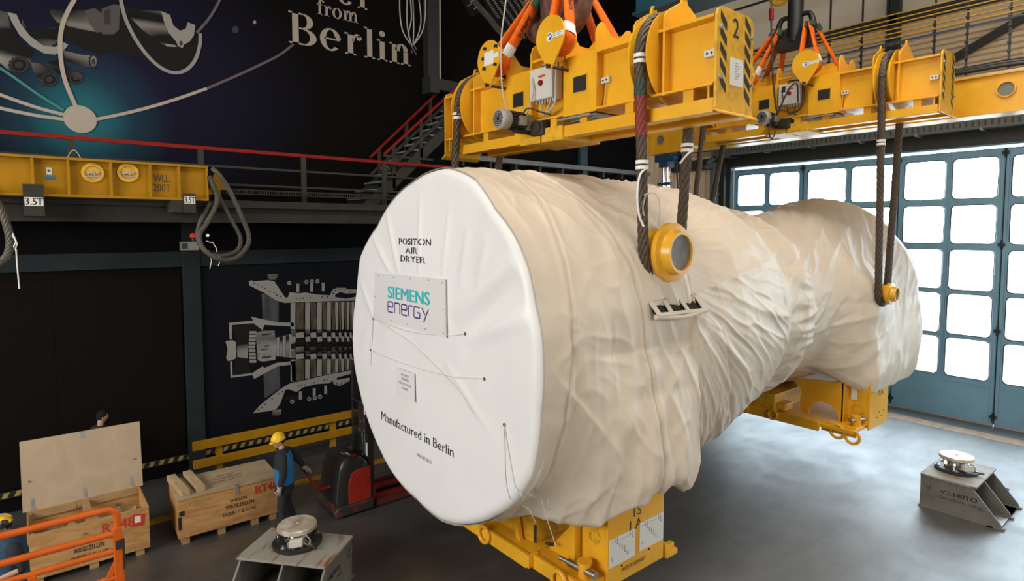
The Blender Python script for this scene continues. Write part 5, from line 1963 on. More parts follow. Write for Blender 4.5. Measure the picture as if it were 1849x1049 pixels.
def sling(label, root, yb, side, hook, words_=True, tagcol=LABEL):
    """round sling under a bollard, both legs up to the hook; local beam coordinates"""
    x = (-.15 if side < 0 else .95) + root.x
    y, z = yb + root.y, 1.13 + root.z
    r = .215
    hx, hy, hz = hook
    pts = [Vector((hx, hy + .05, hz))]
    L0 = Vector((x, y + r, z + .02))
    for k in range(1, 8):
        pts.append(Vector((hx, hy + .05, hz)).lerp(L0, k / 8))
    for k in range(13):
        a = math.pi * k / 12
        pts.append(Vector((x, y + r * math.cos(a), z - r * math.sin(a))))
    R0 = Vector((x, y - r, z + .02))
    for k in range(1, 9):
        pts.append(R0.lerp(Vector((hx, hy - .05, hz)), k / 8))
    t = thing('round_sling', label, 'sling', tuple(root + Vector((0, yb, 1.2))), 'orange round slings')
    n = len(pts)
    m = MB()
    vs = []
    for i, p in enumerate(pts):
        d = (pts[min(i + 1, n - 1)] - pts[max(i - 1, 0)]).normalized()
        b = Vector((1, 0, 0))
        b = (b - d * b.dot(d)).normalized()
        nn = d.cross(b)
        for k in range(10):
            a = 2 * math.pi * k / 10
            vs.append(p + b * .098 * math.cos(a) + nn * .035 * math.sin(a))
    m.smooth = True
    m.add(vs, [(i * 10 + k, i * 10 + (k + 1) % 10, (i + 1) * 10 + (k + 1) % 10, (i + 1) * 10 + k) for i in range(n - 1) for k in range(10)])
    m.build('webbing', SLING, t)
    m = MB()
    for q in (pts[0], pts[-1]):
        e = pts[1] if q is pts[0] else pts[-2]
        m.tube([q + (q - e).normalized() * .02, q.lerp(e, .9)], .09, 10)
    m.build('sleeve', GREENW, t)
    # printed name along the near leg and the load label
    a, b = R0, Vector((hx, hy - .05, hz))
    d = (b - a).normalized()
    sd = -1 if side < 0 else 1
    w = Vector((0, -1, 0)) - d * Vector((0, -1, 0)).dot(d)
    if words_ and side < 0:
        nx_ = Vector((-1, 0, 0))
        v2 = nx_.cross(d).normalized()
        # run up the leg, on the face turned to -X
        fx = d.cross(v2).normalized()
        m = MB()
        o = a + d * ((b - a).length * .36)
        up = (Vector((1, 0, 0)) - d * d.x).normalized()
        nrm = d.cross(up).normalized()
        if nrm.y > 0:
            nrm = -nrm
        m0 = MB()
        text_into(m0, 'SUPRIME', (0, 0, 0), (1, 0, 0), (0, 1, 0), .38, .075, .02)
        for vtx in m0.v:
            p = o + d * vtx[0] - up * (vtx[1] - .04) + nrm * .042
            m.v.append(tuple(p))
        m.f, m.m = m0.f, m0.m
        m.build('lettering', INK, t, fix=False)
        m = MB()
        q = a + d * .05
        vs = []
        for dd in (-.05, .14):
            for k in range(10):
                an = 2 * math.pi * k / 10
                vs.append(q + d * dd + up * .104 * math.cos(an) + nrm * .042 * math.sin(an))
        m.add(vs, [(k, (k + 1) % 10, 10 + (k + 1) % 10, 10 + k) for k in range(10)])
        m.build('load_label', tagcol, t)
    return t


hk2 = Vector((6.6, 6.95, 9.25))
sling('orange sling on the left front bollard of the nearest beam', ROOT2, 1.02, -1, (6.45, 7.30, 9.02))
sling('orange sling on the right front bollard of the nearest beam', ROOT2, -.42, -1, (6.45, 6.62, 9.22))
sling('orange sling on the left rear bollard of the nearest beam, behind the rusty hook', ROOT2, 1.02, 1, (6.75, 7.30, 9.05))
sling('orange sling on the right rear bollard of the nearest beam, leaning right', ROOT2, -.42, 1, (6.75, 6.62, 9.22))
hk1 = Vector((14.05, 6.85, 9.95))
sling('orange sling on the left front bollard of the farther beam', ROOT1, 1.02, -1, (13.9, 7.12, 10.05))
sling('orange sling on the right front bollard of the farther beam', ROOT1, -.42, -1, (13.9, 6.42, 10.05))
sling('orange sling on the left rear bollard of the farther beam', ROOT1, 1.02, 1, (14.2, 7.12, 10.05))
sling('orange sling on the right rear bollard of the farther beam', ROOT1, -.42, 1, (14.2, 6.42, 10.05))
# double hooks
t = thing('crane_hook', 'rusty brown double crane hook above the nearest beam', 'crane hook', (6.6, 6.96, 8.6))
m = MB()
horn = spline([(6.6, 6.96, 9.9), (6.6, 6.96, 9.3), (6.6, 6.92, 8.80), (6.6, 6.75, 8.55), (6.6, 6.50, 8.62), (6.6, 6.36, 8.85), (6.6, 6.32, 9.15)], 7)
m.tube(horn, [.20] * 10 + [max(.07, .20 - .13 * max(0, i - 10) / (len(horn) - 10)) for i in range(len(horn) - 10)] if len(horn) > 10 else .15, 16)
horn2 = [Vector((p.x, 2 * 6.96 - p.y, p.z)) for p in horn]
m.tube(horn2, [.20] * 10 + [max(.07, .20 - .13 * max(0, i - 10) / (len(horn) - 10)) for i in range(len(horn) - 10)], 16)
m.lathe([(.0, 0), (.17, .0), (.20, .1), (.22, .5), (.20, .9), (.2, 1.2)], (6.6, 7.02, 8.52), (0, 0, 1), 24)
m.build('double_hook', RUST, t, smooth=True)
m = MB(); m.box(6.4, 6.8, 6.6, 7.5, 9.9, 10.3)
m.build('hook_block', YELD, t)
t = thing('crane_hook', 'black double crane hook with yellow sheave plates above the farther beam', 'crane hook', (14.05, 6.78, 9.7))
m = MB(); m.cyl((14.05, 6.78, 9.75), (14.05, 6.78, 10.9), .17, 20); m.box(13.9, 14.2, 6.42, 7.16, 9.60, 9.86)
m.prism([(-.37, 0), (.37, 0), (.17, .22), (-.17, .22)], (13.95, 6.79, 9.86), (0, 1, 0), (0, 0, 1), (.2, 0, 0))
m.build('shank', BLK, t)
for s in (-1, 1):
    m = MB(); m.tube(spline([(14.05, 6.78 + s * .15, 10.35), (14.05, 6.78 + s * .33, 10.32), (14.05, 6.78 + s * .42, 10.05), (14.05, 6.78 + s * .40, 9.92)], 6), [.05 + .0016 * k for k in range(19)], 10)
    m.build('hook_arm', BLK, t)
for y in (6.45, 7.15):
    m = MB(); m.lathe([(.0, -.08), (.24, -.08), (.28, -.03), (.28, .03), (.24, .08), (0, .08)], (14.05, y, 10.95), (1, 0, .0), 24)
    m.build('sheave_plate', YELD, t, smooth=False)
m = MB(); m.box(13.75, 14.35, 6.4, 7.2, 10.9, 11.4)
m.build('hook_block', BLK, t)
t = MB(); t.box(8.6, 9.4, 4.9, 7.1, 9.24, 9.28); t.box(8.68, 9.32, 4.92, 7.08, 9.28, 10.2)
tag(t.build('crane_beam', TEALB), 'dark teal steel beam end above the nearest lifting beam, cut by the top edge', 'steel beam')

# ------------------------------------------------------------------ yellow transport cradles under the turbine


def shackle(mb, x, y, z, r=.12):
    mb.tube([(x, y + r * math.cos(a * .3927), z + r * math.sin(a * .3927)) for a in range(16)], .032, 8, closed=True)


cr = thing('transport_cradle', 'yellow steel transport cradle marked TS 1.A under the front of the turbine', 'transport cradle', (6.2, 7.2, .7), 'transport cradles under the turbine')
m = MB()
m.box(5.23, 6.97, 6.07, 8.9, .82, .90); m.box(5.33, 6.97, 5.05, 6.07, .80, .88)
m.box(5.20, 5.26, 6.05, 8.9, .72, .92); m.box(5.30, 5.36, 5.0, 6.05, .70, .90)
m.box(5.21, 5.40, 6.0, 6.06, .73, .91); m.box(5.26, 5.5, 8.9, 9.5, .82, .9); m.box(6.94, 7.0, 5.0, 9.4, .70, .90)
m.build('base_frame', YEL, cr, bevel=.008)
m = MB(); m.box(5.70, 6.88, 5.0, 5.04, .74, 2.35)
fp = m.build('face_plate', YEL, cr, bevel=.004)
for s, x, z, w, h in (('TS', 6.17, 1.54, .20, .14), ('1.A', 6.14, 1.36, .25, .14)):
    m = MB(); text_into(m, s, (x, 4.996, z), (1, 0, 0), (0, 0, 1), w, h, -.004)
    m.build('lettering', INK, fp, fix=False)
m = MB(); text_into(m, 'MADE IN GERMANY', (5.98, 4.996, .86), (1, 0, 0), (0, 0, 1), .5, .055)
m.build('lettering', INK, fp, fix=False)
m = MB()
for x0, x1, z0, z1 in ((5.72, 6.24, 1.00, 1.38), (6.34, 6.86, 1.02, 1.42)):
    m.cur = 0
    m.box(x0, x1, 4.99, 4.998, z0, z1)
    m.cur = 1
    for k in range(9):
        xx = x0 + .05 + .05 * k
        zz = z0 + .08 + .05 * ((k * 5) % 6)
        m.box(xx, xx + .012, 4.988, 4.99, zz, zz + .05 + .02 * (k % 3)); m.box(xx, xx + .035, 4.988, 4.99, zz, zz + .006)
    for k in range(7):
        m.box(x0 + .03 + .06 * k, x0 + .06 + .06 * k, 4.988, 4.99, z1 - .06, z1 - .052)
m.build('document_sheet', [LABEL, GREYM], fp)
m = MB()
for x, z in ((5.98, .95), (6.55, .98)):
    m.cyl((x, 5.0, z), (x, 4.99, z), .014, 8)
m.build('hole', BLK, fp)
for x in (5.70, 6.84):
    m = MB(); m.prism([(5.04, .86), (5.46, .86), (5.46, 1.9), (5.40, 2.4), (5.04, 2.4)], (x, 0, 0), (0, 1, 0), (0, 0, 1), (.035, 0, 0))
    m.build('side_web', YEL, cr)
m = MB(); m.box(5.56, 5.60, 5.46, 5.56, .86, 2.3); m.box(5.60, 6.86, 5.48, 5.54, .86, 2.3)
m.build('rear_web', YEL, cr)
m = MB()
for z in (1.78, 1.34):
    m.ring((5.688, 5.24, z), (5.70, 5.24, z), .10, .06, 20)
m.prism([(5.12, 1.36), (5.2, 1.5), (5.26, 1.34), (5.2, 1.28)], (5.685, 0, 0), (0, 1, 0), (0, 0, 1), (.01, 0, 0))
m.build('web_ring', YELD, cr)
m = MB(); m.prism([(5.56, .88), (6.02, .88), (5.56, 1.42)], (5.62, 0, 0), (0, 1, 0), (0, 0, 1), (.03, 0, 0)); m.prism([(6.40, .9), (6.50, .9), (6.62, 1.45), (6.56, 1.5)], (5.4, 0, 0), (0, 1, 0), (0, 0, 1), (.06, 0, 0)); m.prism([(7.5, .9), (7.6, .9), (7.62, 1.3), (7.56, 1.3)], (5.4, 0, 0), (0, 1, 0), (0, 0, 1), (.06, 0, 0))
m.build('brace', YEL, cr)
m = MB(); m.box(5.5, 6.9, 6.2, 8.2, .9, 1.30)
m.build('support_pad', YELD, cr, bevel=.02)
m = MB(); m.box(5.3, 7.0, 9.0, 9.4, .8, 2.2)
m.build('far_post', YEL, cr)
m = MB(); shackle(m, 5.17, 6.98, .84, .12); shackle(m, 5.26, 5.45, .80, .13); shackle(m, 5.17, 7.5, .9, .08)
m.build('lashing_ring', YEL, cr)
m = MB(); m.cyl((5.46, 5.46, .98), (5.50, 5.02, .98), .055, 16); m.cyl((5.44, 5.62, .98), (5.46, 5.48, .98), .03, 12)
m.build('locking_pin', STEEL, cr)
m = MB(); m.cyl((5.50, 5.22, .86), (5.50, 5.22, 1.08), .085, 18); m.cyl((5.50, 5.22, 1.06), (5.50, 5.22, 1.09), .10, 18)
m.build('pin_collar', YEL, cr)
m = MB(); m.box(6.95, 7.2, 4.98, 5.6, .70, .78); m.box(6.95, 7.17, 5.02, 5.1, .78, .86); m.box(6.95, 7.18, 5.4, 5.5, .78, .9)
m.build('corner_foot', YEL, cr, bevel=.006)
m = MB(); m.cyl((5.42, 6.1, 1.0), (5.42, 6.1, 1.24), .022, 8); m.cyl((5.40, 5.85, 1.1), (5.5, 5.8, 1.06), .022, 8)
m.build('bolt', DKST, cr)

cr = thing('transport_cradle', 'yellow steel transport cradle with an arched web under the rear of the turbine', 'transport cradle', (14.2, 7, 1.05), 'transport cradles under the turbine')
m = MB(); m.box(13.19, 14.95, 4.92, 9.3, 1.14, 1.22); m.box(13.15, 13.22, 5.6, 9.3, 1.05, 1.26); m.box(13.3, 13.36, 4.9, 5.6, 1.05, 1.26)
m.build('base_frame', YEL, cr, bevel=.008)
m = MB(); m.box(13.88, 14.90, 4.86, 4.90, 1.10, 2.2)
fp = m.build('face_plate', YEL, cr, bevel=.004)
m = MB(); text_into(m, '1.A', (14.35, 4.856, 1.78), (1, 0, 0), (0, 0, 1), .26, .13)
m.build('lettering', INK, fp, fix=False)
m = MB()
for k in range(4):
    m.cyl((14.3 + .12 * k, 4.86, 1.3 + .1 * (k % 2)), (14.3 + .12 * k, 4.85, 1.3 + .1 * (k % 2)), .014, 8)
m.build('hole', BLK, fp)
m = MB(); m.box(13.86, 13.9, 4.9, 5.3, 1.2, 2.2); m.box(13.62, 13.9, 5.28, 5.33, 1.2, 2.15)
m.build('side_web', YEL, cr)
m = MB()
pl = [(5.30, 1.24), (5.30, 2.5), (6.3, 2.2), (6.3, 1.26)] + arc(5.72, 1.24, .34, 180, 0, 14, .34)[::-1][:0]
arch = [(5.30, 1.24), (5.38, 1.24)] + arc(5.70, 1.26, .32, 180, 0, 14) + [(6.14, 1.24), (6.2, 1.3), (6.22, 1.5), (6.2, 1.75), (6.35, 1.9), (6.3, 2.0), (5.30, 2.1)]
m.prism(arch, (13.62, 0, 0), (0, 1, 0), (0, 0, 1), (.05, 0, 0))
m.build('arched_web', YEL, cr)
m = MB(); m.ring((13.848, 5.08, 1.52), (13.86, 5.08, 1.52), .13, .09, 20); m.ring((13.848, 5.08, 1.9), (13.86, 5.08, 1.9), .12, .08, 20)
m.build('web_ring', YELD, cr)
m = MB(); shackle(m, 13.25, 5.25, 1.12, .14); shackle(m, 13.25, 4.95, 1.08, .14); shackle(m, 13.12, 6.6, 1.18, .1); shackle(m, 13.12, 7.3, 1.18, .1)
m.build('lashing_ring', YEL, cr)
m = MB(); m.cyl((13.5, 5.1, 1.34), (13.9, 4.95, 1.34), .05, 14)
m.build('locking_pin', STEEL, cr)
m = MB(); m.cyl((13.68, 5.05, 1.2), (13.68, 5.05, 1.42), .1, 16)
m.build('pin_collar', YEL, cr)
m = MB(); m.box(13.3, 13.7, 6.4, 6.6, 1.26, 1.42); m.box(13.2, 14.8, 6.6, 8.4, 1.22, 1.62)
m.build('support_pad', YELD, cr, bevel=.02)
m = MB(); m.box(13.2, 14.9, 8.9, 9.3, 1.1, 2.3)
m.build('far_post', YEL, cr)
m = MB(); m.add([(13.83, 5.22, 2.05), (13.83, 5.10, 2.05), (13.83, 5.10, 1.72), (13.83, 5.22, 1.72)], [(0, 1, 2, 3)])
m.build('document_sheet', LABEL, cr)

# ================================================================== floor stands with load cells
def stand(label, loc, rz, label_x):
    t = thing('support_stand', label, 'support stand', (0, 0, 0), 'grey support stands on the floor')
    m = MB(); m.box(-.70, .70, -.23, .66, .625, .66)
    m.build('top_plate', RUSTY, t, bevel=.004)
    for x in (-.675, 0.0, .645):
        m = MB(); m.prism([(-.62, .03), (.655, .03), (.655, .625), (-.16, .625), (-.60, .09)], (x, 0, 0), (0, 1, 0), (0, 0, 1), (.03, 0, 0))
        g = m.build('side_plate', GRAPH, t)
        if abs(x) > .1:
            s = -1 if x < 0 else 1
            xo = x - .003 if x < 0 else x + .033
            u = (0, -1, 0) if x < 0 else (0, 1, 0)
            y0 = .34 if x < 0 else -.34
            m = MB(); text_into(m, 'WLL:', (xo, y0, .36), u, VZ, .20, .085); text_into(m, '140TO', (xo, y0 + (-.22 if x < 0 else .22), .36), u, VZ, .36, .085, .03)
            text_into(m, 'DEAD WEIGHT: 1200 Kg', (xo, y0 + (.02 if x < 0 else -.02), .25), u, VZ, .68, .065)
            m.build('lettering', INK, g, fix=False)
            m = MB(); m.tube([(xo, .56, .50), (xo + s * .05, .55, .50), (xo + s * .05, .50, .47), (xo + s * .05, .50, .42), (xo, .50, .40)], .014, 8)
            m.tube([(xo, -.34, .30), (xo + s * .06, -.34, .30), (xo + s * .06, -.44, .30), (xo, -.44, .30)], .014, 8)
            m.build('handle', GRAPH, g)
    m = MB(); m.box(-.68, .68, .60, .63, .03, .625)
    m.build('rear_plate', GRAPH, t)
    m = MB(); m.box(-.70, .70, .0, .67, 0, .03)
    for x in (-.70, -.03, .615):
        m.box(x, x + .085, -.66, 0, 0, .035)
    m.box(-.70, .70, -.50, -.40, 0, .03)
    m.build('base_plate', GRAPH, t, bevel=.003)
    m = MB()
    for x in (-.61, -.0 + .055, .58 - .5):
        m.box(x, x + .5, -.60, -.42, .03, .034)
    m.build('foot_pad', ZINC, t)
    t.location = loc
    t.rotation_euler = (0, 0, rz)
    return t


def load_cell(label, loc, rz):
    t = thing('load_cell', label, 'load cell', (0, 0, 0), 'load cells on the support stands')
    m = MB(); m.lathe([(.0, .0), (.35, .0), (.36, .012), (.36, .05), (.33, .062), (.25, .066), (0, .066)], (0, 0, 0), (0, 0, 1), 44)
    m.build('base_ring', DKST, t, smooth=False)
    m = MB(); m.lathe([(.20, .066), (.20, .11), (.15, .12), (.14, .15), (.16, .16), (.16, .20), (.22, .21), (.24, .235), (0, .235)], (0, 0, 0), (0, 0, 1), 36)
    m.build('cell_body', CHROME, t, smooth=False)
    m = MB(); m.lathe([(.0, .235), (.275, .235), (.285, .245), (.285, .295), (.275, .305), (.03, .306), (.02, .296), (0, .296)], (0, 0, 0), (0, 0, 1), 48)
    m.build('top_disc', PLATE, t, smooth=False)
    m = MB(); m.box(-.08, .10, -.335, -.24, .10, .20)
    bx = m.build('junction_box', BOXG, t, bevel=.008)
    m = MB(); m.tube(spline([(.10, -.29, .15), (.17, -.28, .10), (.20, -.22, .13), (.14, -.2, .19), (.10, -.2, .14), (.18, -.18, .09)], 7), .011, 7)
    m.build('coiled_cable', GREYM, bx)
    for k, a in enumerate((20, 95, 160, 235, 310)):
        x, y = .31 * math.cos(math.radians(a)), .31 * math.sin(math.radians(a))
        m = MB(); m.cyl((x, y, .062), (x, y, .12), .016, 8); m.box(x - .035, x + .035, y - .03, y + .03, .062, .08)
        m.build('clamp_bolt', STEEL, t)
    m = MB(); m.cyl((.24, -.27, .05), (.30, -.33, .05), .02, 8); m.cyl((-.06, -.335, .10), (-.06, -.335, -.0), .01, 6)
    m.build('bracket', DKST, t)
    t.location = loc
    t.rotation_euler = (0, 0, rz)
    return t


stand('rust stained grey stand in the foreground left of the turbine, seen from its sloped side', (2.82, 8.61, 0), math.radians(-49.5), 1)
stand('grey stand marked WLL 140TO alone on the bright floor near the folding gate', (14.105, 3.105, 0), 0, -1)
load_cell('round load cell with a stained disc on the rust stained stand in the left foreground', (3.03, 8.83, .66), math.radians(-25))
load_cell('round load cell with a shiny disc on the stand near the folding gate', (14.1, 3.36, .66), math.radians(-40))

# ================================================================== crates
oc = thing('wooden_crate', 'open plywood crate marked RT48 in red with its lid standing up', 'crate', (.63, 11.8, 0), 'plywood shipping crates')
X0, X1, Y0, Y1, ZB, ZT = -.15, 1.43, 11.31, 12.32, .10, .80
m = MB(); m.box(X0, X1, Y0, Y0 + .02, ZB, ZT); m.box(X0, X1, Y1 - .02, Y1, ZB, ZT); m.box(X0, X0 + .02, Y0 + .02, Y1 - .02, ZB, ZT); m.box(X1 - .02, X1, Y0 + .02, Y1 - .02, ZB, ZT); m.box(X0 + .02, X1 - .02, Y0 + .02, Y1 - .02, ZB, ZB + .02)
box = m.build('box', PLY, oc)
m = MB()
for x in (X0 + .05, .6, X1 - .2):
    m.box(x, x + .12, Y0 + .02, Y1 - .02, 0, .10)
m.build('skid', PINE, oc)
for q in ((X0 + .02, .5, Y1 - .06, Y1 - .02, .68, .80), (.505, X1 - .02, Y1 - .055, Y1 - .02, .69, .81), (X0 + .02, X0 + .10, Y0 + .02, Y0 + .1, .12, .79), (X0 + .02, X0 + .06, Y1 - .14, Y1 - .065, .12, .79), (X1 - .06, X1 - .02, Y0 + .05, Y1 - .065, .12, .5)):
    m = MB(); m.box(*q)
    m.build('inner_batten', PINE, oc)
m = MB(); m.box(.58, .68, Y0 + .02, Y1 - .02, .70, .79)
m.build('cross_bar', PINE, oc)
lid = MB()
a, b = (Y1 + .0, .80), (Y1 + .12, 1.94)
lid.prism([(Y1, .80), (Y1 + .02, .80), (Y1 + .14, 1.94), (Y1 + .12, 1.94)], (X0 - .05, 0, 0), (0, 1, 0), (0, 0, 1), (X1 - X0 + .1, 0, 0))
ld = lid.build('lid', PLYL, oc)
for x in (X0 + .08, .63, X1 - .12):
    m = MB(); m.bar((x, Y1 - .004, .81), (x, Y1 + .022, 1.0), .045, .006, up=(0, -1, .1)); m.cyl((x - .028, Y1 - .01, .81), (x + .028, Y1 - .01, .81), .012, 8)
    m.build('hinge', ZINC, ld)
m = MB(); m.bar((.63, Y1 + .105, 1.83), (.63, Y1 + .117, 1.945), .05, .006, up=(0, -1, .1))
m.build('hasp', ZINC, ld)
m = MB()
for x, z in ((X1 - .06, 1.30), (X0 + .05, 1.28)):
    m.cyl((x, Y1 + .05, z), (x, Y1 + .035, z), .016, 8)
m.build('screw', STEEL, ld)
m = MB()
text_into(m, 'RT48', (.78, Y0 - .004, .53), (1, 0, 0), (0, 0, 1), .44, .17, .02)
m.build('lettering', REDINK, box, fix=False)
m = MB(); text_into(m, 'WIEGEZELLEN', (.40, Y0 - .004, .34), (1, 0, 0), (0, 0, 1), .40, .075, .02, stencil=True); text_into(m, 'GUSED / Z.A.HC', (.36, Y0 - .004, .22), (1, 0, 0), (0, 0, 1), .50, .065, .02, stencil=True)
m.build('lettering', INK, box, fix=False)
m = MB(); m.box(1.22, 1.31, Y0 - .005, Y0, .57, .68)
m.build('label', LABEL, box)
m = MB(); m.add([(1.18, Y0 - .003, .52), (1.36, Y0 - .003, .50), (1.38, Y0 - .003, .69), (1.20, Y0 - .003, .72)], [(0, 1, 2, 3)])
m.build('paint_patch', REDINK, box)
m = MB(); m.cyl((.55, Y0, .62), (.55, Y0 - .02, .62), .018, 10)
m.build('bolt', STEEL, box)
m = MB()
g = [[(X0 + .1 + (X1 - X0 - .2) * i / 22, Y0 + .1 + .8 * j / 10, .48 + .10 * math.sin(i * 1.7 + j) * math.cos(j * 1.3 + i * .4) + .04 * rng.random()) for i in range(23)] for j in range(11)]
m.add([p for r_ in g for p in r_], [(j * 23 + i, j * 23 + i + 1, (j + 1) * 23 + i + 1, (j + 1) * 23 + i) for j in range(10) for i in range(22)])
m.smooth = True
m.sm = set(range(len(m.f)))
tag(m.build('plastic_film', mat('crumpled_clear_film', (0.34, 0.27, 0.17), .15, coat=.6)), 'crumpled plastic film lying inside the open crate', 'plastic film')

cc = thing('wooden_crate', 'closed plywood crate with stencilled lettering, two timbers on its lid', 'crate', (0, 0, 0), 'plywood shipping crates')
L_, W_ = 1.66, .98
m = MB(); m.box(0, L_, 0, W_, .12, .79)
box = m.build('box', PLY, cc, bevel=.004)
m = MB(); m.box(-.012, L_ + .012, -.012, W_ + .012, .79, .82)
ld = m.build('lid', PLYT, cc, bevel=.003)
m = MB()
for x in (.05, .62, 1.18, L_ - .16):
    m.box(x, x + .12, .02, W_ - .02, 0, .12)
m.build('skid', PINE, cc)
m = MB(); m.box(.92, .965, -.02, -.012, .66, .80); m.box(.92, .965, -.02, .06, .80, .826)
m.build('clasp', ZINC, cc)
m = MB(); m.box(.02, .10, -.006, 0, .52, .60); m.box(.0, .05, -.006, 0, .28, .50)
m.build('stain', BLK, box)
m = MB()
for s, x, z, w, h in (('WIEGEN', .82, .54, .28, .055), ('WIEGEZELLEN', .74, .43, .48, .065), ('DURB. / Z.A.HC', .70, .31, .56, .06)):
    text_into(m, s, (x, -.004, z), (1, 0, 0), (0, 0, 1), w, h, .02, stencil=True)
m.build('lettering', INK, box, fix=False)
m = MB(); text_into(m, 'RT48', (1.25, -.005, .58), (1, 0, 0), (0, 0, 1), .38, .15, .02)
m.build('lettering', REDINK, box, fix=False)
m = MB()
for s, x, y, w in (('WIEGEN', .72, .60, .3), ('WIEGEZELLEN', .62, .47, .5), ('DURB. ZA.HC', .62, .34, .5)):
    text_into(m, s, (x, y, .8235), (1, 0, 0), (0, 1, 0), w, .07)
m.build('lettering', mat('faded_stencil_ink', (0.16, 0.12, 0.08), .7), ld, fix=False)
cc.location = (1.84, 11.22, 0)
cc.rotation_euler = (0, 0, -.035)
for k, (x, y, lab) in enumerate(((1.98, 11.28, 'left of the two squared timbers lying on the closed crate'), (2.22, 11.30, 'right of the two squared timbers lying on the closed crate'))):
    m = MB(); m.box(-.07, .07, 0, .92, 0, .10)
    o = m.build('timber', BEAMW, None, bevel=.006)
    o.location = (x, y, .822)
    o.rotation_euler = (0, 0, .08 - .1 * k * .3)
    tag(o, lab, 'timber', 'timbers on the closed crate')

# ================================================================== pallet stacker
st = thing('pallet_stacker', 'red and black electric pallet stacker with a tall mast behind the helmeted man', 'pallet stacker', (4.9, 10.85, 0))
m = MB()
prof = [(4.36, .12), (4.30, .30), (4.33, .55), (4.38, .90), (4.46, 1.06), (4.58, 1.12), (4.98, .98), (4.98, .12)]
m.prism(prof, (0, 10.42, 0), (1, 0, 0), (0, 0, 1), (0, .86, 0))
m.build('hood', BLKP, st, bevel=.10, smooth=True, seg=5)
m = MB(); m.prism([(4.55, .20), (4.55, .62), (4.62, .80), (4.74, .86), (5.0, .86), (5.0, .20)], (0, 10.40, 0), (1, 0, 0), (0, 0, 1), (0, .03, 0)); m.prism([(4.55, .20), (4.55, .62), (4.62, .80), (4.74, .86), (5.0, .86), (5.0, .20)], (0, 11.27, 0), (1, 0, 0), (0, 0, 1), (0, .03, 0))
m.build('side_panel', REDM, st, bevel=.01)
m = MB(); m.prism(arc(4.62, .0, .36, 180, 90, 8) + [(5.05, .36), (5.05, 0)] if False else [(4.28, .03), (4.26, .14), (4.34, .24), (5.05, .24), (5.05, .03)], (0, 10.36, 0), (1, 0, 0), (0, 0, 1), (0, .98, 0))
m.build('chassis', mat('scuffed_red_black', (0.03, 0.022, 0.02), .5, col2=(0.20, 0.03, 0.015), vscale=6, lo=.3, hi=.5), st, bevel=.04)
for y in (10.5, 11.2):
    m = MB(); m.cyl((4.45, y - .05, .10), (4.45, y + .05, .10), .10, 20)
    m.build('wheel', BLKP, st)
for y in (10.50, 11.14):
    m = MB(); m.box(4.99, 5.12, y, y + .08, .05, 2.78)
    m.build('mast_post', DKST, st, bevel=.006)
for z in (.9, 1.75, 2.72):
    m = MB(); m.box(5.0, 5.1, 10.58, 11.14, z, z + .07)
    m.build('mast_crossbar', DKST, st)
m = MB(); m.cyl((5.05, 10.82, .3), (5.05, 10.82, 2.4), .04, 14)
m.build('lift_cylinder', STEEL, st)
m = MB(); m.box(4.975, 4.985, 10.52, 11.2, 1.0, 2.1)
m.build('guard_screen', CLEAR, st)
m = MB(); m.box(4.96, 4.985, 10.50, 10.84, 1.45, 2.0); m.box(4.94, 4.98, 10.46, 11.1, 2.02, 2.06)
m.build('mast_cover', BLKP, st)
m = MB()
for y, z in ((10.56, 1.72), (10.72, 1.66), (10.56, 1.52), (10.74, 1.5)):
    m.cyl((4.955, y, z), (4.945, y, z), .022, 8)
m.build('screw', ZINC, st)
m = MB(); m.box(4.985, 4.99, 10.505, 10.575, 1.02, 1.28); m.box(4.95, 4.958, 10.51, 10.56, 1.84, 1.99)
m.build('label', LABEL, st)
m = MB(); m.add([(4.55, 10.62, 1.125), (4.70, 10.62, 1.083), (4.70, 10.78, 1.083), (4.55, 10.78, 1.125)], [(0, 1, 2, 3)])
m.build('label', WHT, st)
m = MB(); m.box(4.66, 4.76, 10.52, 10.58, 1.04, 1.10)
m.build('emergency_button', RED, st)
for y in (10.54, 11.02):
    m = MB(); m.prism([(5.12, .06), (5.12, .42), (5.16, .42), (5.17, .14), (6.55, .09), (6.60, .06)], (0, y, 0), (1, 0, 0), (0, 0, 1), (0, .18, 0))
    m.build('fork', REDM, st, bevel=.006)
m = MB(); m.box(5.12, 6.2, 10.40, 10.50, .03, .14); m.box(5.12, 6.2, 11.26, 11.36, .03, .14)
m.build('support_leg', mat('dark_worn_red', (0.12, 0.02, 0.012), .5), st)
m = MB(); m.tube(spline([(4.36, 10.80, .50), (4.18, 10.78, .52), (4.02, 10.74, .64), (3.92, 10.72, .82), (3.84, 10.71, .95)], 8), [.05, .05] + [.04] * 31, 10, flat=.7)
m.build('tiller', REDM, st)
m = MB(); m.tube([(3.84, 10.60, .97), (3.80, 10.66, 1.0), (3.79, 10.72, 1.0), (3.82, 10.86, .98)], .022, 8)
m.build('grip', BLKP, st)

# ================================================================== orange platform lift (only its guard rails reach into the picture)
pl = thing('platform_lift', 'orange tubular guard rail of a platform lift in the lower left corner', 'platform lift', (-.6, 6.9, 0))
R0 = 7.4


def hoop(z, xe, zb, r=.032):
    c = .10
    return [(-2.0, R0, z)] + [(xe - c + c * math.sin(a * math.pi / 12), R0, z - c + c * math.cos(a * math.pi / 12)) for a in range(7)] + [(xe, R0, zb)]


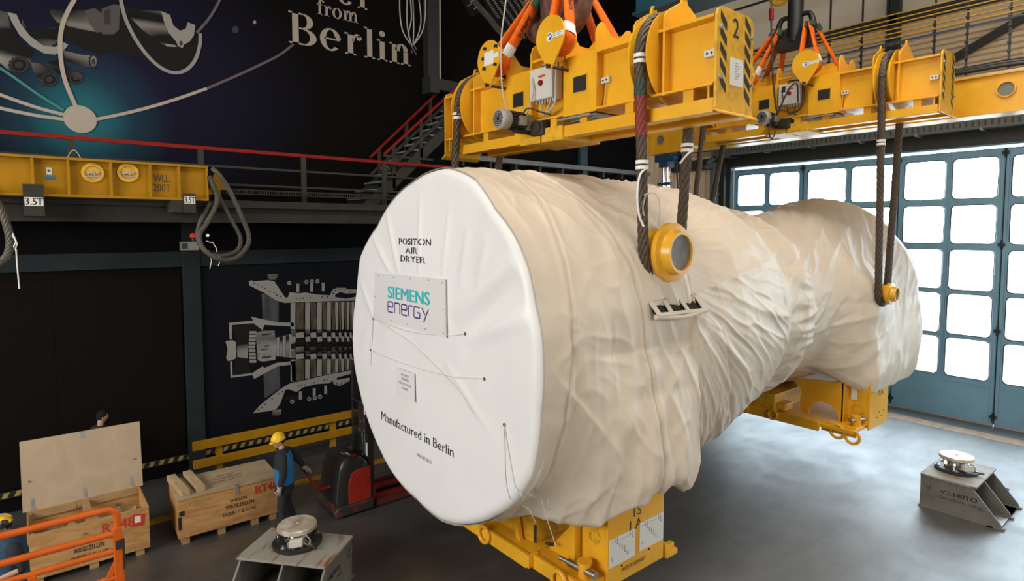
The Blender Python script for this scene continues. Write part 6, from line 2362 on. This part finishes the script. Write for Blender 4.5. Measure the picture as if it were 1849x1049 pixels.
for z, xe, zb, r in ((2.46, .645, 2.25, .035), (2.19, .66, 1.36, .034)):
    m = MB(); m.tube(hoop(z, xe, zb), r, 12)
    m.build('guard_rail', ORANGE, pl)
m = MB(); m.tube([(-2.0, R0, 2.0), (.64, R0, 2.0)], .03, 12)
m.build('guard_rail', ORANGE, pl)
m = MB(); m.tube([(.42, R0, 1.70), (.66, R0, 1.72)], .03, 12); m.tube([(-2, R0, 1.58), (.66, R0, 1.58)], .03, 12)
m.build('guard_rail', ORANGE, pl)
m = MB(); m.box(.60, .68, R0 - .035, R0 + .035, 1.36, 2.26)
m.build('corner_post', ORANGE, pl, bevel=.012)
m = MB(); m.box(-.11, -.04, R0 - .03, R0 + .03, 1.36, 1.99); m.box(-1.5, -1.43, R0 - .03, R0 + .03, 1.36, 2.44)
m.build('middle_post', ORANGE, pl, bevel=.01)
m = MB(); m.bar((.645, R0, 1.92), (.53, R0, 1.68), .045)
m.build('brace', ORANGE, pl)
m = MB(); m.box(.62, .70, R0 - .04, R0 - .03, 2.02, 2.12); m.box(.685, .70, R0 - .03, R0 + .03, 1.78, 2.1); m.cyl((.64, R0, 2.495), (.68, R0, 2.485), .014, 8)
m.build('clamp', DKST, pl)
m = MB(); m.box(-2.0, .7, 6.45, 7.44, 1.28, 1.36)
m.build('deck', ZINC, pl)
m = MB(); m.bar((-1.8, 6.75, .45), (.5, 6.75, 1.25), .06, .1); m.bar((-1.8, 6.75, 1.25), (.5, 6.75, .45), .06, .1); m.bar((-1.8, 7.15, .45), (.5, 7.15, 1.25), .06, .1); m.bar((-1.8, 7.15, 1.25), (.5, 7.15, .45), .06, .1)
m.build('scissor_arm', ORANGE, pl)
m = MB(); m.box(-1.9, .6, 6.55, 7.3, .16, .44)
m.build('chassis', BLKP, pl, bevel=.03)
m = MB()
for x in (-1.6, .3):
    for y in (6.55, 7.22):
        m.cyl((x, y, .16), (x, y + .1, .16), .16, 20)
m.build('wheel', BLKP, pl)


# ================================================================== people
def head_geom(cx, cy, cz, tilt=0.0, turn=0.0, k=1.0):
    """head facing -X with nose, brow, lips, chin and ears"""
    V, nu, nv = [], 36, 26
    for j in range(nv + 1):
        th = math.pi * j / nv
        for i in range(nu):
            ph = 2 * math.pi * i / nu
            x, y, z = -math.cos(ph) * math.sin(th), math.sin(ph) * math.sin(th), math.cos(th)
            t = max(0, -z)
            X, Y, Z = x * .098, y * .077 * (1 - .30 * t), z * .120
            if x > 0:
                X *= (1 - .45 * t)
            if x < 0:
                f = -x
                g = lambda yy, zz, sy, sz: math.exp(-((Y - yy) / sy) ** 2 - ((Z - zz) / sz) ** 2)
                X -= f * (.021 * g(0, -.022, .015, .013) + .012 * g(0, .002, .011, .020) + .006 * g(0, .034, .045, .012) + .008 * g(0, -.060, .022, .008) + .017 * g(0, -.098, .024, .018))
                X += f * (.012 * g(.032, .012, .015, .011) + .012 * g(-.032, .012, .015, .011) + .004 * g(0, -.069, .022, .004))
            V.append((X, Y, Z))
    F = [(j * nu + i, (j + 1) * nu + i, (j + 1) * nu + (i + 1) % nu, j * nu + (i + 1) % nu) for j in range(nv) for i in range(nu)]
    for s in (-1, 1):  # ears
        o = len(V)
        for j in range(7):
            for i in range(10):
                th, ph = math.pi * j / 6, 2 * math.pi * i / 10
                V.append((.012 + .018 * math.cos(ph) * math.sin(th) , s * (.074 + .011 * math.sin(ph) * math.sin(th)), -.012 + .032 * math.cos(th)))
        F += [(o + j * 10 + i, o + (j + 1) * 10 + i, o + (j + 1) * 10 + (i + 1) % 10, o + j * 10 + (i + 1) % 10) for j in range(6) for i in range(10)]
    M = Matrix.Translation((cx, cy, cz)) @ Matrix.Rotation(turn, 4, 'Z') @ Matrix.Rotation(-tilt, 4, 'Y') @ Matrix.Scale(k, 4)
    return [tuple(M @ Vector(v)) for v in V], F, M


def hand_chain(P, E, R, wrist, dirv, palm_n, thumb_dir, curl=.5):
    """adds palm and five fingers to a skin skeleton; wrist is an index"""
    w = Vector(P[wrist])
    d = Vector(dirv).normalized()
    n = Vector(palm_n)
    n = (n - d * n.dot(d)).normalized()
    s = Vector(thumb_dir)
    s = (s - d * s.dot(d) - n * s.dot(n)).normalized()
    P.append(tuple(w + d * .045)); R.append((.030, .018)); E.append((wrist, len(P) - 1))
    palm = len(P) - 1
    for k, (off, ln) in enumerate(((.030, .070), (.010, .080), (-.010, .074), (-.029, .058))):
        b = w + d * .085 + s * off
        P.append(tuple(b)); R.append(.0105); E.append((palm, len(P) - 1))
        p, dd = b, d
        for q in range(3):
            dd = (dd + n * curl * .55).normalized()
            p = p + dd * ln * (.42, .33, .25)[q]
            P.append(tuple(p)); R.append((.0095, .0085, .0075)[q]); E.append((len(P) - 2, len(P) - 1))
    b = w + d * .035 + s * .036
    P.append(tuple(b)); R.append(.012); E.append((palm, len(P) - 1))
    for q in range(2):
        b = b + (d * .8 + s * .5 + n * .5 * curl).normalized() * .032
        P.append(tuple(b)); R.append(.0095); E.append((len(P) - 2, len(P) - 1))


def person(label, loc, rz, pose, mats, headkit, group=None):
    """pose: dict of joints in local coordinates, facing -X, left side at -Y"""
    t = thing('person', label, 'person', (0, 0, 0), group)
    J = pose
    P, E, R = [], [], []

    def add(name, r, frm=None):
        P.append(J[name]); R.append(r)
        if frm is not None:
            E.append((idx[frm], len(P) - 1))
        idx[name] = len(P) - 1
    idx = {}
    add('pelvis', .085)
    add('waist', .085, 'pelvis'); add('chest', .085, 'waist'); add('neck', .055, 'chest'); J = dict(J, skull=(J['head'][0] + .022, J['head'][1], J['head'][2] - .045))
    add('skull', .058, 'neck')
    for s in 'LR':
        add('sh' + s, .05, 'chest'); add('el' + s, .042, 'sh' + s); add('wr' + s, .030, 'el' + s)
        add('hip' + s, .07, 'pelvis'); add('kn' + s, .055, 'hip' + s); add('an' + s, .045, 'kn' + s); add('to' + s, .04, 'an' + s)
    for s in 'LR':
        hd = J.get('hand' + s)
        hand_chain(P, E, R, idx['wr' + s], hd[0], hd[1], hd[2], hd[3])
    V, F = skin_geom(P, E, R, 2)
    m = MB(); m.smooth = True
    m.add(V, F)
    hv, hf, HM = head_geom(*J['head'], tilt=J.get('tilt', 0), turn=J.get('turn', 0))
    m.add(hv, hf)
    m.build('body', mats['skin'], t, smooth=True)
    # eyes
    m = MB()
    for s in (-1, 1):
        c = HM @ Vector((-.083, s * .032, .012))
        m.lathe([(.0, -.010), (.008, -.007), (.0105, 0), (.008, .007), (0, .010)], c, (0, 0, 1), 10)
    m.build('eye', BLKP, t, smooth=True)
    # jacket
    def grow(chain, name, mt, cut=None):
        V, F = skin_geom([c[0] for c in chain[0]], chain[1], [c[1] for c in chain[0]], 2)
        mb = MB(); mb.smooth = True
        mb.add(V, F)
        return mb
    c = Vector(J['chest']); w_ = Vector(J['waist']); p_ = Vector(J['pelvis'])
    nkv = Vector(J['neck'])
    secs = [(p_ + Vector((.0, 0, -.17)), .150, .205), (p_ + Vector((.0, 0, -.15)), .160, .215), (p_ + Vector((0, 0, -.02)), .158, .212), (w_, .152, .205), (w_.lerp(c, .5), .158, .215), (c + Vector((0, 0, -.02)), .158, .228),
            (c + Vector((0, 0, .06)), .142, .222), (c.lerp(nkv, .55) + Vector((0, 0, .03)), .112, .165), (c.lerp(nkv, .75) + Vector((0, 0, .025)), .085, .10), (nkv + Vector((0, 0, -.01)), .066, .068)]
    m = MB(); m.smooth = True
    n = 36
    V = []
    for k, (q, rx, ry) in enumerate(secs):
        for i in range(n):
            a = 2 * math.pi * i / n
            ca, sa = math.cos(a), math.sin(a)
            wr_ = .006 * math.sin(a * 5 + k * 1.9) + .005 * math.sin(a * 9 - k * 2.3)
            V.append((q.x - rx * np.sign(ca) * abs(ca) ** .85 + wr_, q.y + (ry + wr_) * np.sign(sa) * abs(sa) ** .85, q.z))
    m.add(V, [])
    for k in range(len(secs) - 1):
        for i in range(n):
            a = 2 * math.pi * (i + .5) / n
            front = math.cos(a) > .25
            side_ = math.cos(a) > -.15
            dark = (k >= 7) or (k >= 4 and side_) or k <= 1
            m.cur = 1 if (dark and mats.get('two_tone')) else 0
            m.add([], [])
            m.f.append([k * n + i, k * n + (i + 1) % n, (k + 1) * n + (i + 1) % n, (k + 1) * n + i])
            m.m.append(m.cur)
            m.sm.add(len(m.f) - 1)
    m.cur = 0
    jk = m.build('jacket', [mats['jacket'], mats['sleeve']], t, smooth=True)
    for s in 'LR':
        sh, el, wr = Vector(J['sh' + s]), Vector(J['el' + s]), Vector(J['wr' + s])
        root = c.lerp(sh, .55) + Vector((0, 0, .02))
        end = el.lerp(wr, mats.get('sleeve' + s, .92))
        ns = [(tuple(root), .09), (tuple(sh), .095), (tuple(sh.lerp(el, .5)), .080), (tuple(el), .072), (tuple(el.lerp(end, .6)), .056), (tuple(end), .052)]
        V, F = skin_geom([n[0] for n in ns], [(i, i + 1) for i in range(5)], [n[1] for n in ns], 2)
        m = MB(); m.smooth = True
        m.add(V, F)
        m.build('sleeve', mats['sleeve'], jk, smooth=True)
    if mats.get('collar'):
        nk = c.lerp(Vector(J['neck']), .8)
        m = MB(); m.ring(nk - Vector((0, 0, .04)), nk + Vector((-.01, 0, .05)), .088, .070, 24)
        m.build('collar', mats['collar'], jk, smooth=True)
    if mats.get('front'):
        # darker front and shoulder yoke of a two-colour jacket
        V = []
        for a in np.linspace(-1.9, 1.9, 15):
            for z in np.linspace(-.14, .44, 9):
                pass
    # trousers and boots
    ns = [(tuple(p_ + Vector((0, 0, .04))), (.145, .165)), (tuple(p_ + Vector((0, 0, -.05))), (.14, .16))]
    ed = [(0, 1)]
    for s in 'LR':
        hp, kn, an = Vector(J['hip' + s]), Vector(J['kn' + s]), Vector(J['an' + s])
        o = len(ns)
        ns += [(tuple(hp + Vector((0, 0, -.06))), .108), (tuple(hp.lerp(kn, .5)), .095), (tuple(kn), .082), (tuple(kn.lerp(an, .5)), .078), (tuple(an + Vector((0, 0, .02))), .080)]
        ed += [(1, o), (o, o + 1), (o + 1, o + 2), (o + 2, o + 3), (o + 3, o + 4)]
    V, F = skin_geom([n[0] for n in ns], ed, [n[1] for n in ns], 2)
    m = MB(); m.smooth = True
    m.add(V, F)
    m.build('trousers', mats['trousers'], t, smooth=True)
    for s in 'LR':
        an, to = Vector(J['an' + s]), Vector(J['to' + s])
        ns = [(tuple(an + Vector((.03, 0, .04))), .058), (tuple(an + Vector((.035, 0, -.035))), .05), (tuple(an.lerp(to, .55) + Vector((0, 0, -.012))), .05), (tuple(to), .042)]
        V, F = skin_geom([n[0] for n in ns], [(0, 1), (1, 2), (2, 3)], [n[1] for n in ns], 2)
        zmin = min(v[2] for v in V)
        V = [(x, y, max(z, .006)) for x, y, z in V]
        m = MB(); m.smooth = True
        m.add(V, F)
        m.build('boot', BLKP, t, smooth=True)
    # hair or helmet
    def shell(r0, zlow, front):
        V, F = [], []
        nu, nv = 28, 10
        for j in range(nv + 1):
            for i in range(nu):
                ph = 2 * math.pi * i / nu
                cph = math.cos(ph)
                lim = math.pi / 2 + (zlow if cph < -.35 else front if cph > .45 else (zlow * .25 if zlow > 0 else zlow) if cph < .15 else front * .3)
                th = lim * j / nv
                V.append(tuple(HM @ Vector((-math.cos(ph) * math.sin(th) * .098 * r0, math.sin(ph) * math.sin(th) * .077 * r0 * 1.03, .008 + math.cos(th) * .120 * r0))))
        F = [(j * nu + i, (j + 1) * nu + i, (j + 1) * nu + (i + 1) % nu, j * nu + (i + 1) % nu) for j in range(nv) for i in range(nu)]
        return V, F
    V, F = shell(1.05, .40, -.35)
    m = MB(); m.smooth = True
    m.add(V, F)
    m.build('hair', HAIRM, t, smooth=True)
    if headkit != 'none':
        m = MB(); m.smooth = True
        V, F = shell(1.28, -.12, -.22)
        m.add(V, F)
        h = m.build('helmet', HELM, t, smooth=True)
        m = MB(); m.smooth = True
        V, n = [], 28
        for rr, dz in ((1.22, .0), (1.0, .0)):
            for i in range(n):
                ph = 2 * math.pi * i / n
                fr = max(0, math.cos(ph)) ** 1.5
                k = (1.30 + .36 * fr) if rr > 1.1 else 1.22
                V.append(tuple(HM @ Vector((-math.cos(ph) * .098 * k, math.sin(ph) * .079 * (k if fr < .3 else 1.30), .034 - .016 * fr * (rr > 1.1)))))
        m.add(V, [(i, (i + 1) % n, (i + 1) % n + n, i + n) for i in range(n)])
        b = m.build('helmet_brim', HELM, h, smooth=True)
        b.modifiers.new('thick', 'SOLIDIFY').thickness = .006
        m = MB(); m.tube([HM @ Vector((-math.cos(a) * .098 * 1.29, 0, .008 + math.sin(a) * .120 * 1.29)) for a in np.linspace(.35, 2.6, 14)], .011, 8)
        m.build('helmet_ridge', HELM, h, smooth=True)
        if headkit == 'ear':
            m = MB()
            for s in (-1, 1):
                c_ = HM @ Vector((.035, s * .105, .065)); d_ = (HM.to_3x3() @ Vector((0, s, .1))).normalized()
                m.lathe([(0, -.02), (.045, -.02), (.05, 0), (.045, .028), (.03, .034), (0, .034)], c_, d_, 18)
                c2 = HM @ Vector((-.04, s * .102, .045))
                m.lathe([(0, 0), (.028, 0), (.03, .02), (0, .024)], c2, d_, 14)
            m.build('ear_defender', BLKP, h, smooth=True)
            m = MB(); m.tube([HM @ Vector((-math.cos(a) * .098 * 1.32, .03 * math.cos(2 * a), .03 + math.sin(a) * .120 * 1.2)) for a in np.linspace(.1, 3.0, 16)], .008, 6)
            m.build('goggle_strap', LABEL, h, smooth=True)
    if mats.get('gloves'):
        for s in 'LR':
            GP, GE, GR = [J['wr' + s], tuple(Vector(J['wr' + s]) - (Vector(J['hand' + s][0]).normalized() * .04))], [(0, 1)], [.036, .038]
            hd = J['hand' + s]
            hand_chain(GP, GE, GR, 0, *hd)
            GR = [(a[0] * 1.18, a[1] * 1.2) if isinstance(a, tuple) else a * 1.22 for a in GR]
            V, F = skin_geom(GP, GE, GR, 2)
            m = MB(); m.smooth = True
            m.add(V, F)
            m.build('glove', mats['gloves'], t, smooth=True)
    t.location = loc
    t.rotation_euler = (0, 0, rz)
    return t


base = dict(pelvis=(0, 0, .95), waist=(0, 0, 1.10), chest=(-.01, 0, 1.34), neck=(-.035, 0, 1.53), skull=(-.05, 0, 1.60),
            hipL=(0, -.10, .90), knL=(-.05, -.11, .50), anL=(.0, -.11, .085), toL=(-.17, -.12, .045),
            hipR=(0, .10, .90), knR=(.02, .11, .50), anR=(.14, .11, .10), toR=(-.02, .12, .045))
p1 = dict(base, head=(-.085, 0, 1.665), tilt=.18, turn=.45,
          shL=(-.01, -.20, 1.44), elL=(.02, -.27, 1.16), wrL=(-.05, -.27, .915),
          shR=(.02, .20, 1.44), elR=(.19, .31, 1.22), wrR=(.315, .26, 1.045),
          handL=((-.12, 0, -1), (-.3, .8, 0), (-1, 0, 0), .6), handR=((.80, -.15, -.3), (0, 0, -1), (0, -1, 0), 1.1))
man = person('man in a yellow helmet and blue jacket pulling the red stacker by its handle', (3.42, 10.56, 0), -.45, p1,
             dict(skin=SKIN, jacket=JACKBL, sleeve=JACKB, trousers=TROUS, gloves=GLOVE, collar=JACKB, two_tone=True), 'plain')
p2 = dict(base, head=(-.07, 0, 1.70), tilt=.05, shL=(-.01, -.21, 1.45), elL=(.03, -.27, 1.17), wrL=(-.05, -.26, .92), shR=(-.01, .21, 1.45), elR=(.03, .27, 1.17), wrR=(-.05, .26, .92),
          handL=((-.1, 0, -1), (-.2, .8, 0), (-1, 0, 0), .5), handR=((-.1, 0, -1), (-.2, -.8, 0), (-1, 0, 0), .5))
person('dark haired man in black clothes seen from behind the raised crate lid', (.98, 14.1, 0), math.pi + .25, p2,
       dict(skin=SKIN, jacket=JACKB, sleeve=JACKB, trousers=TROUS, collar=JACKB), 'none')
p3 = dict(base, head=(-.10, 0, 1.66), tilt=.32, shL=(-.03, -.20, 1.43), elL=(.05, -.30, 1.17), wrL=(-.19, -.26, 1.12), shR=(-.03, .20, 1.43), elR=(-.05, .28, 1.17), wrR=(-.25, .20, 1.10),
          handL=((-1, .1, -.1), (0, .4, -1), (-.2, .5, 1), .5), handR=((-1, -.1, -.1), (0, -.4, -1), (-.2, -.5, 1), .5))
person('worker with ear defenders on a yellow helmet, beside the open crate', (-.27, 9.72, 0), .15, p3,
       dict(skin=SKIN, jacket=NAVY, sleeve=JACKB, trousers=TROUS, sleeveL=.22, sleeveR=.22), 'ear')


# ------------------------------------------------------------------ repeats inside one part become parts of their own
SPLIT = ('bolt', 'screw', 'eyelet', 'hole', 'brace', 'bracket', 'inner_batten', 'lashing_ring', 'wheel', 'skid', 'hinge', 'scissor_arm', 'clamp_bolt', 'foot_pad', 'support_leg',
         'side_panel', 'fork', 'web_ring', 'stiffener', 'rail_hanger', 'cross_stay', 'cable_gland', 'document_sheet', 'ear_defender', 'clamp', 'guard_rail', 'middle_post', 'eye', 'tie', 'pin', 'handle', 'label', 'support_pad')


def split_islands(o):
    me = o.data
    n = len(me.vertices)
    par = list(range(n))

    def find(a):
        while par[a] != a:
            par[a] = par[par[a]]
            a = par[a]
        return a
    for p in me.polygons:
        v = p.vertices
        for a in v[1:]:
            ra, rb = find(v[0]), find(a)
            if ra != rb:
                par[ra] = rb
    co = np.zeros(n * 3)
    me.vertices.foreach_get('co', co)
    co = co.reshape(-1, 3)
    roots = np.array([find(i) for i in range(n)])
    isl = []
    for r in np.unique(roots):
        ids = roots == r
        isl.append([{int(r)}, co[ids].min(0) - .002, co[ids].max(0) + .002])
    merged = True
    while merged:
        merged = False
        for i in range(len(isl)):
            for j in range(i + 1, len(isl)):
                if np.all(isl[i][1] <= isl[j][2]) and np.all(isl[j][1] <= isl[i][2]):
                    isl[i] = [isl[i][0] | isl[j][0], np.minimum(isl[i][1], isl[j][1]), np.maximum(isl[i][2], isl[j][2])]
                    del isl[j]
                    merged = True
                    break
            if merged:
                break
    if len(isl) < 2:
        return
    name = o.name.split('.')[0]
    polys = [(list(p.vertices), p.material_index, p.use_smooth) for p in me.polygons]
    new = []
    for k, (rs, _, _) in enumerate(isl):
        sel = [p for p in polys if int(roots[p[0][0]]) in rs]
        ids = sorted({v for p in sel for v in p[0]})
        mp = {v: i for i, v in enumerate(ids)}
        m2 = bpy.data.meshes.new(name)
        m2.from_pydata([tuple(co[v]) for v in ids], [], [[mp[v] for v in p[0]] for p in sel])
        for mt in me.materials:
            m2.materials.append(mt)
        m2.polygons.foreach_set('material_index', [p[1] for p in sel])
        m2.polygons.foreach_set('use_smooth', [p[2] for p in sel])
        m2.update()
        new.append(m2)
    o.data = new[0]
    for m2 in new[1:]:
        c = o.copy()
        c.data = m2
        C.objects.link(c)


for o in list(C.objects):
    if o.type == 'MESH' and o.parent is not None and o.name.split('.')[0] in SPLIT and not o.children:
        split_islands(o)
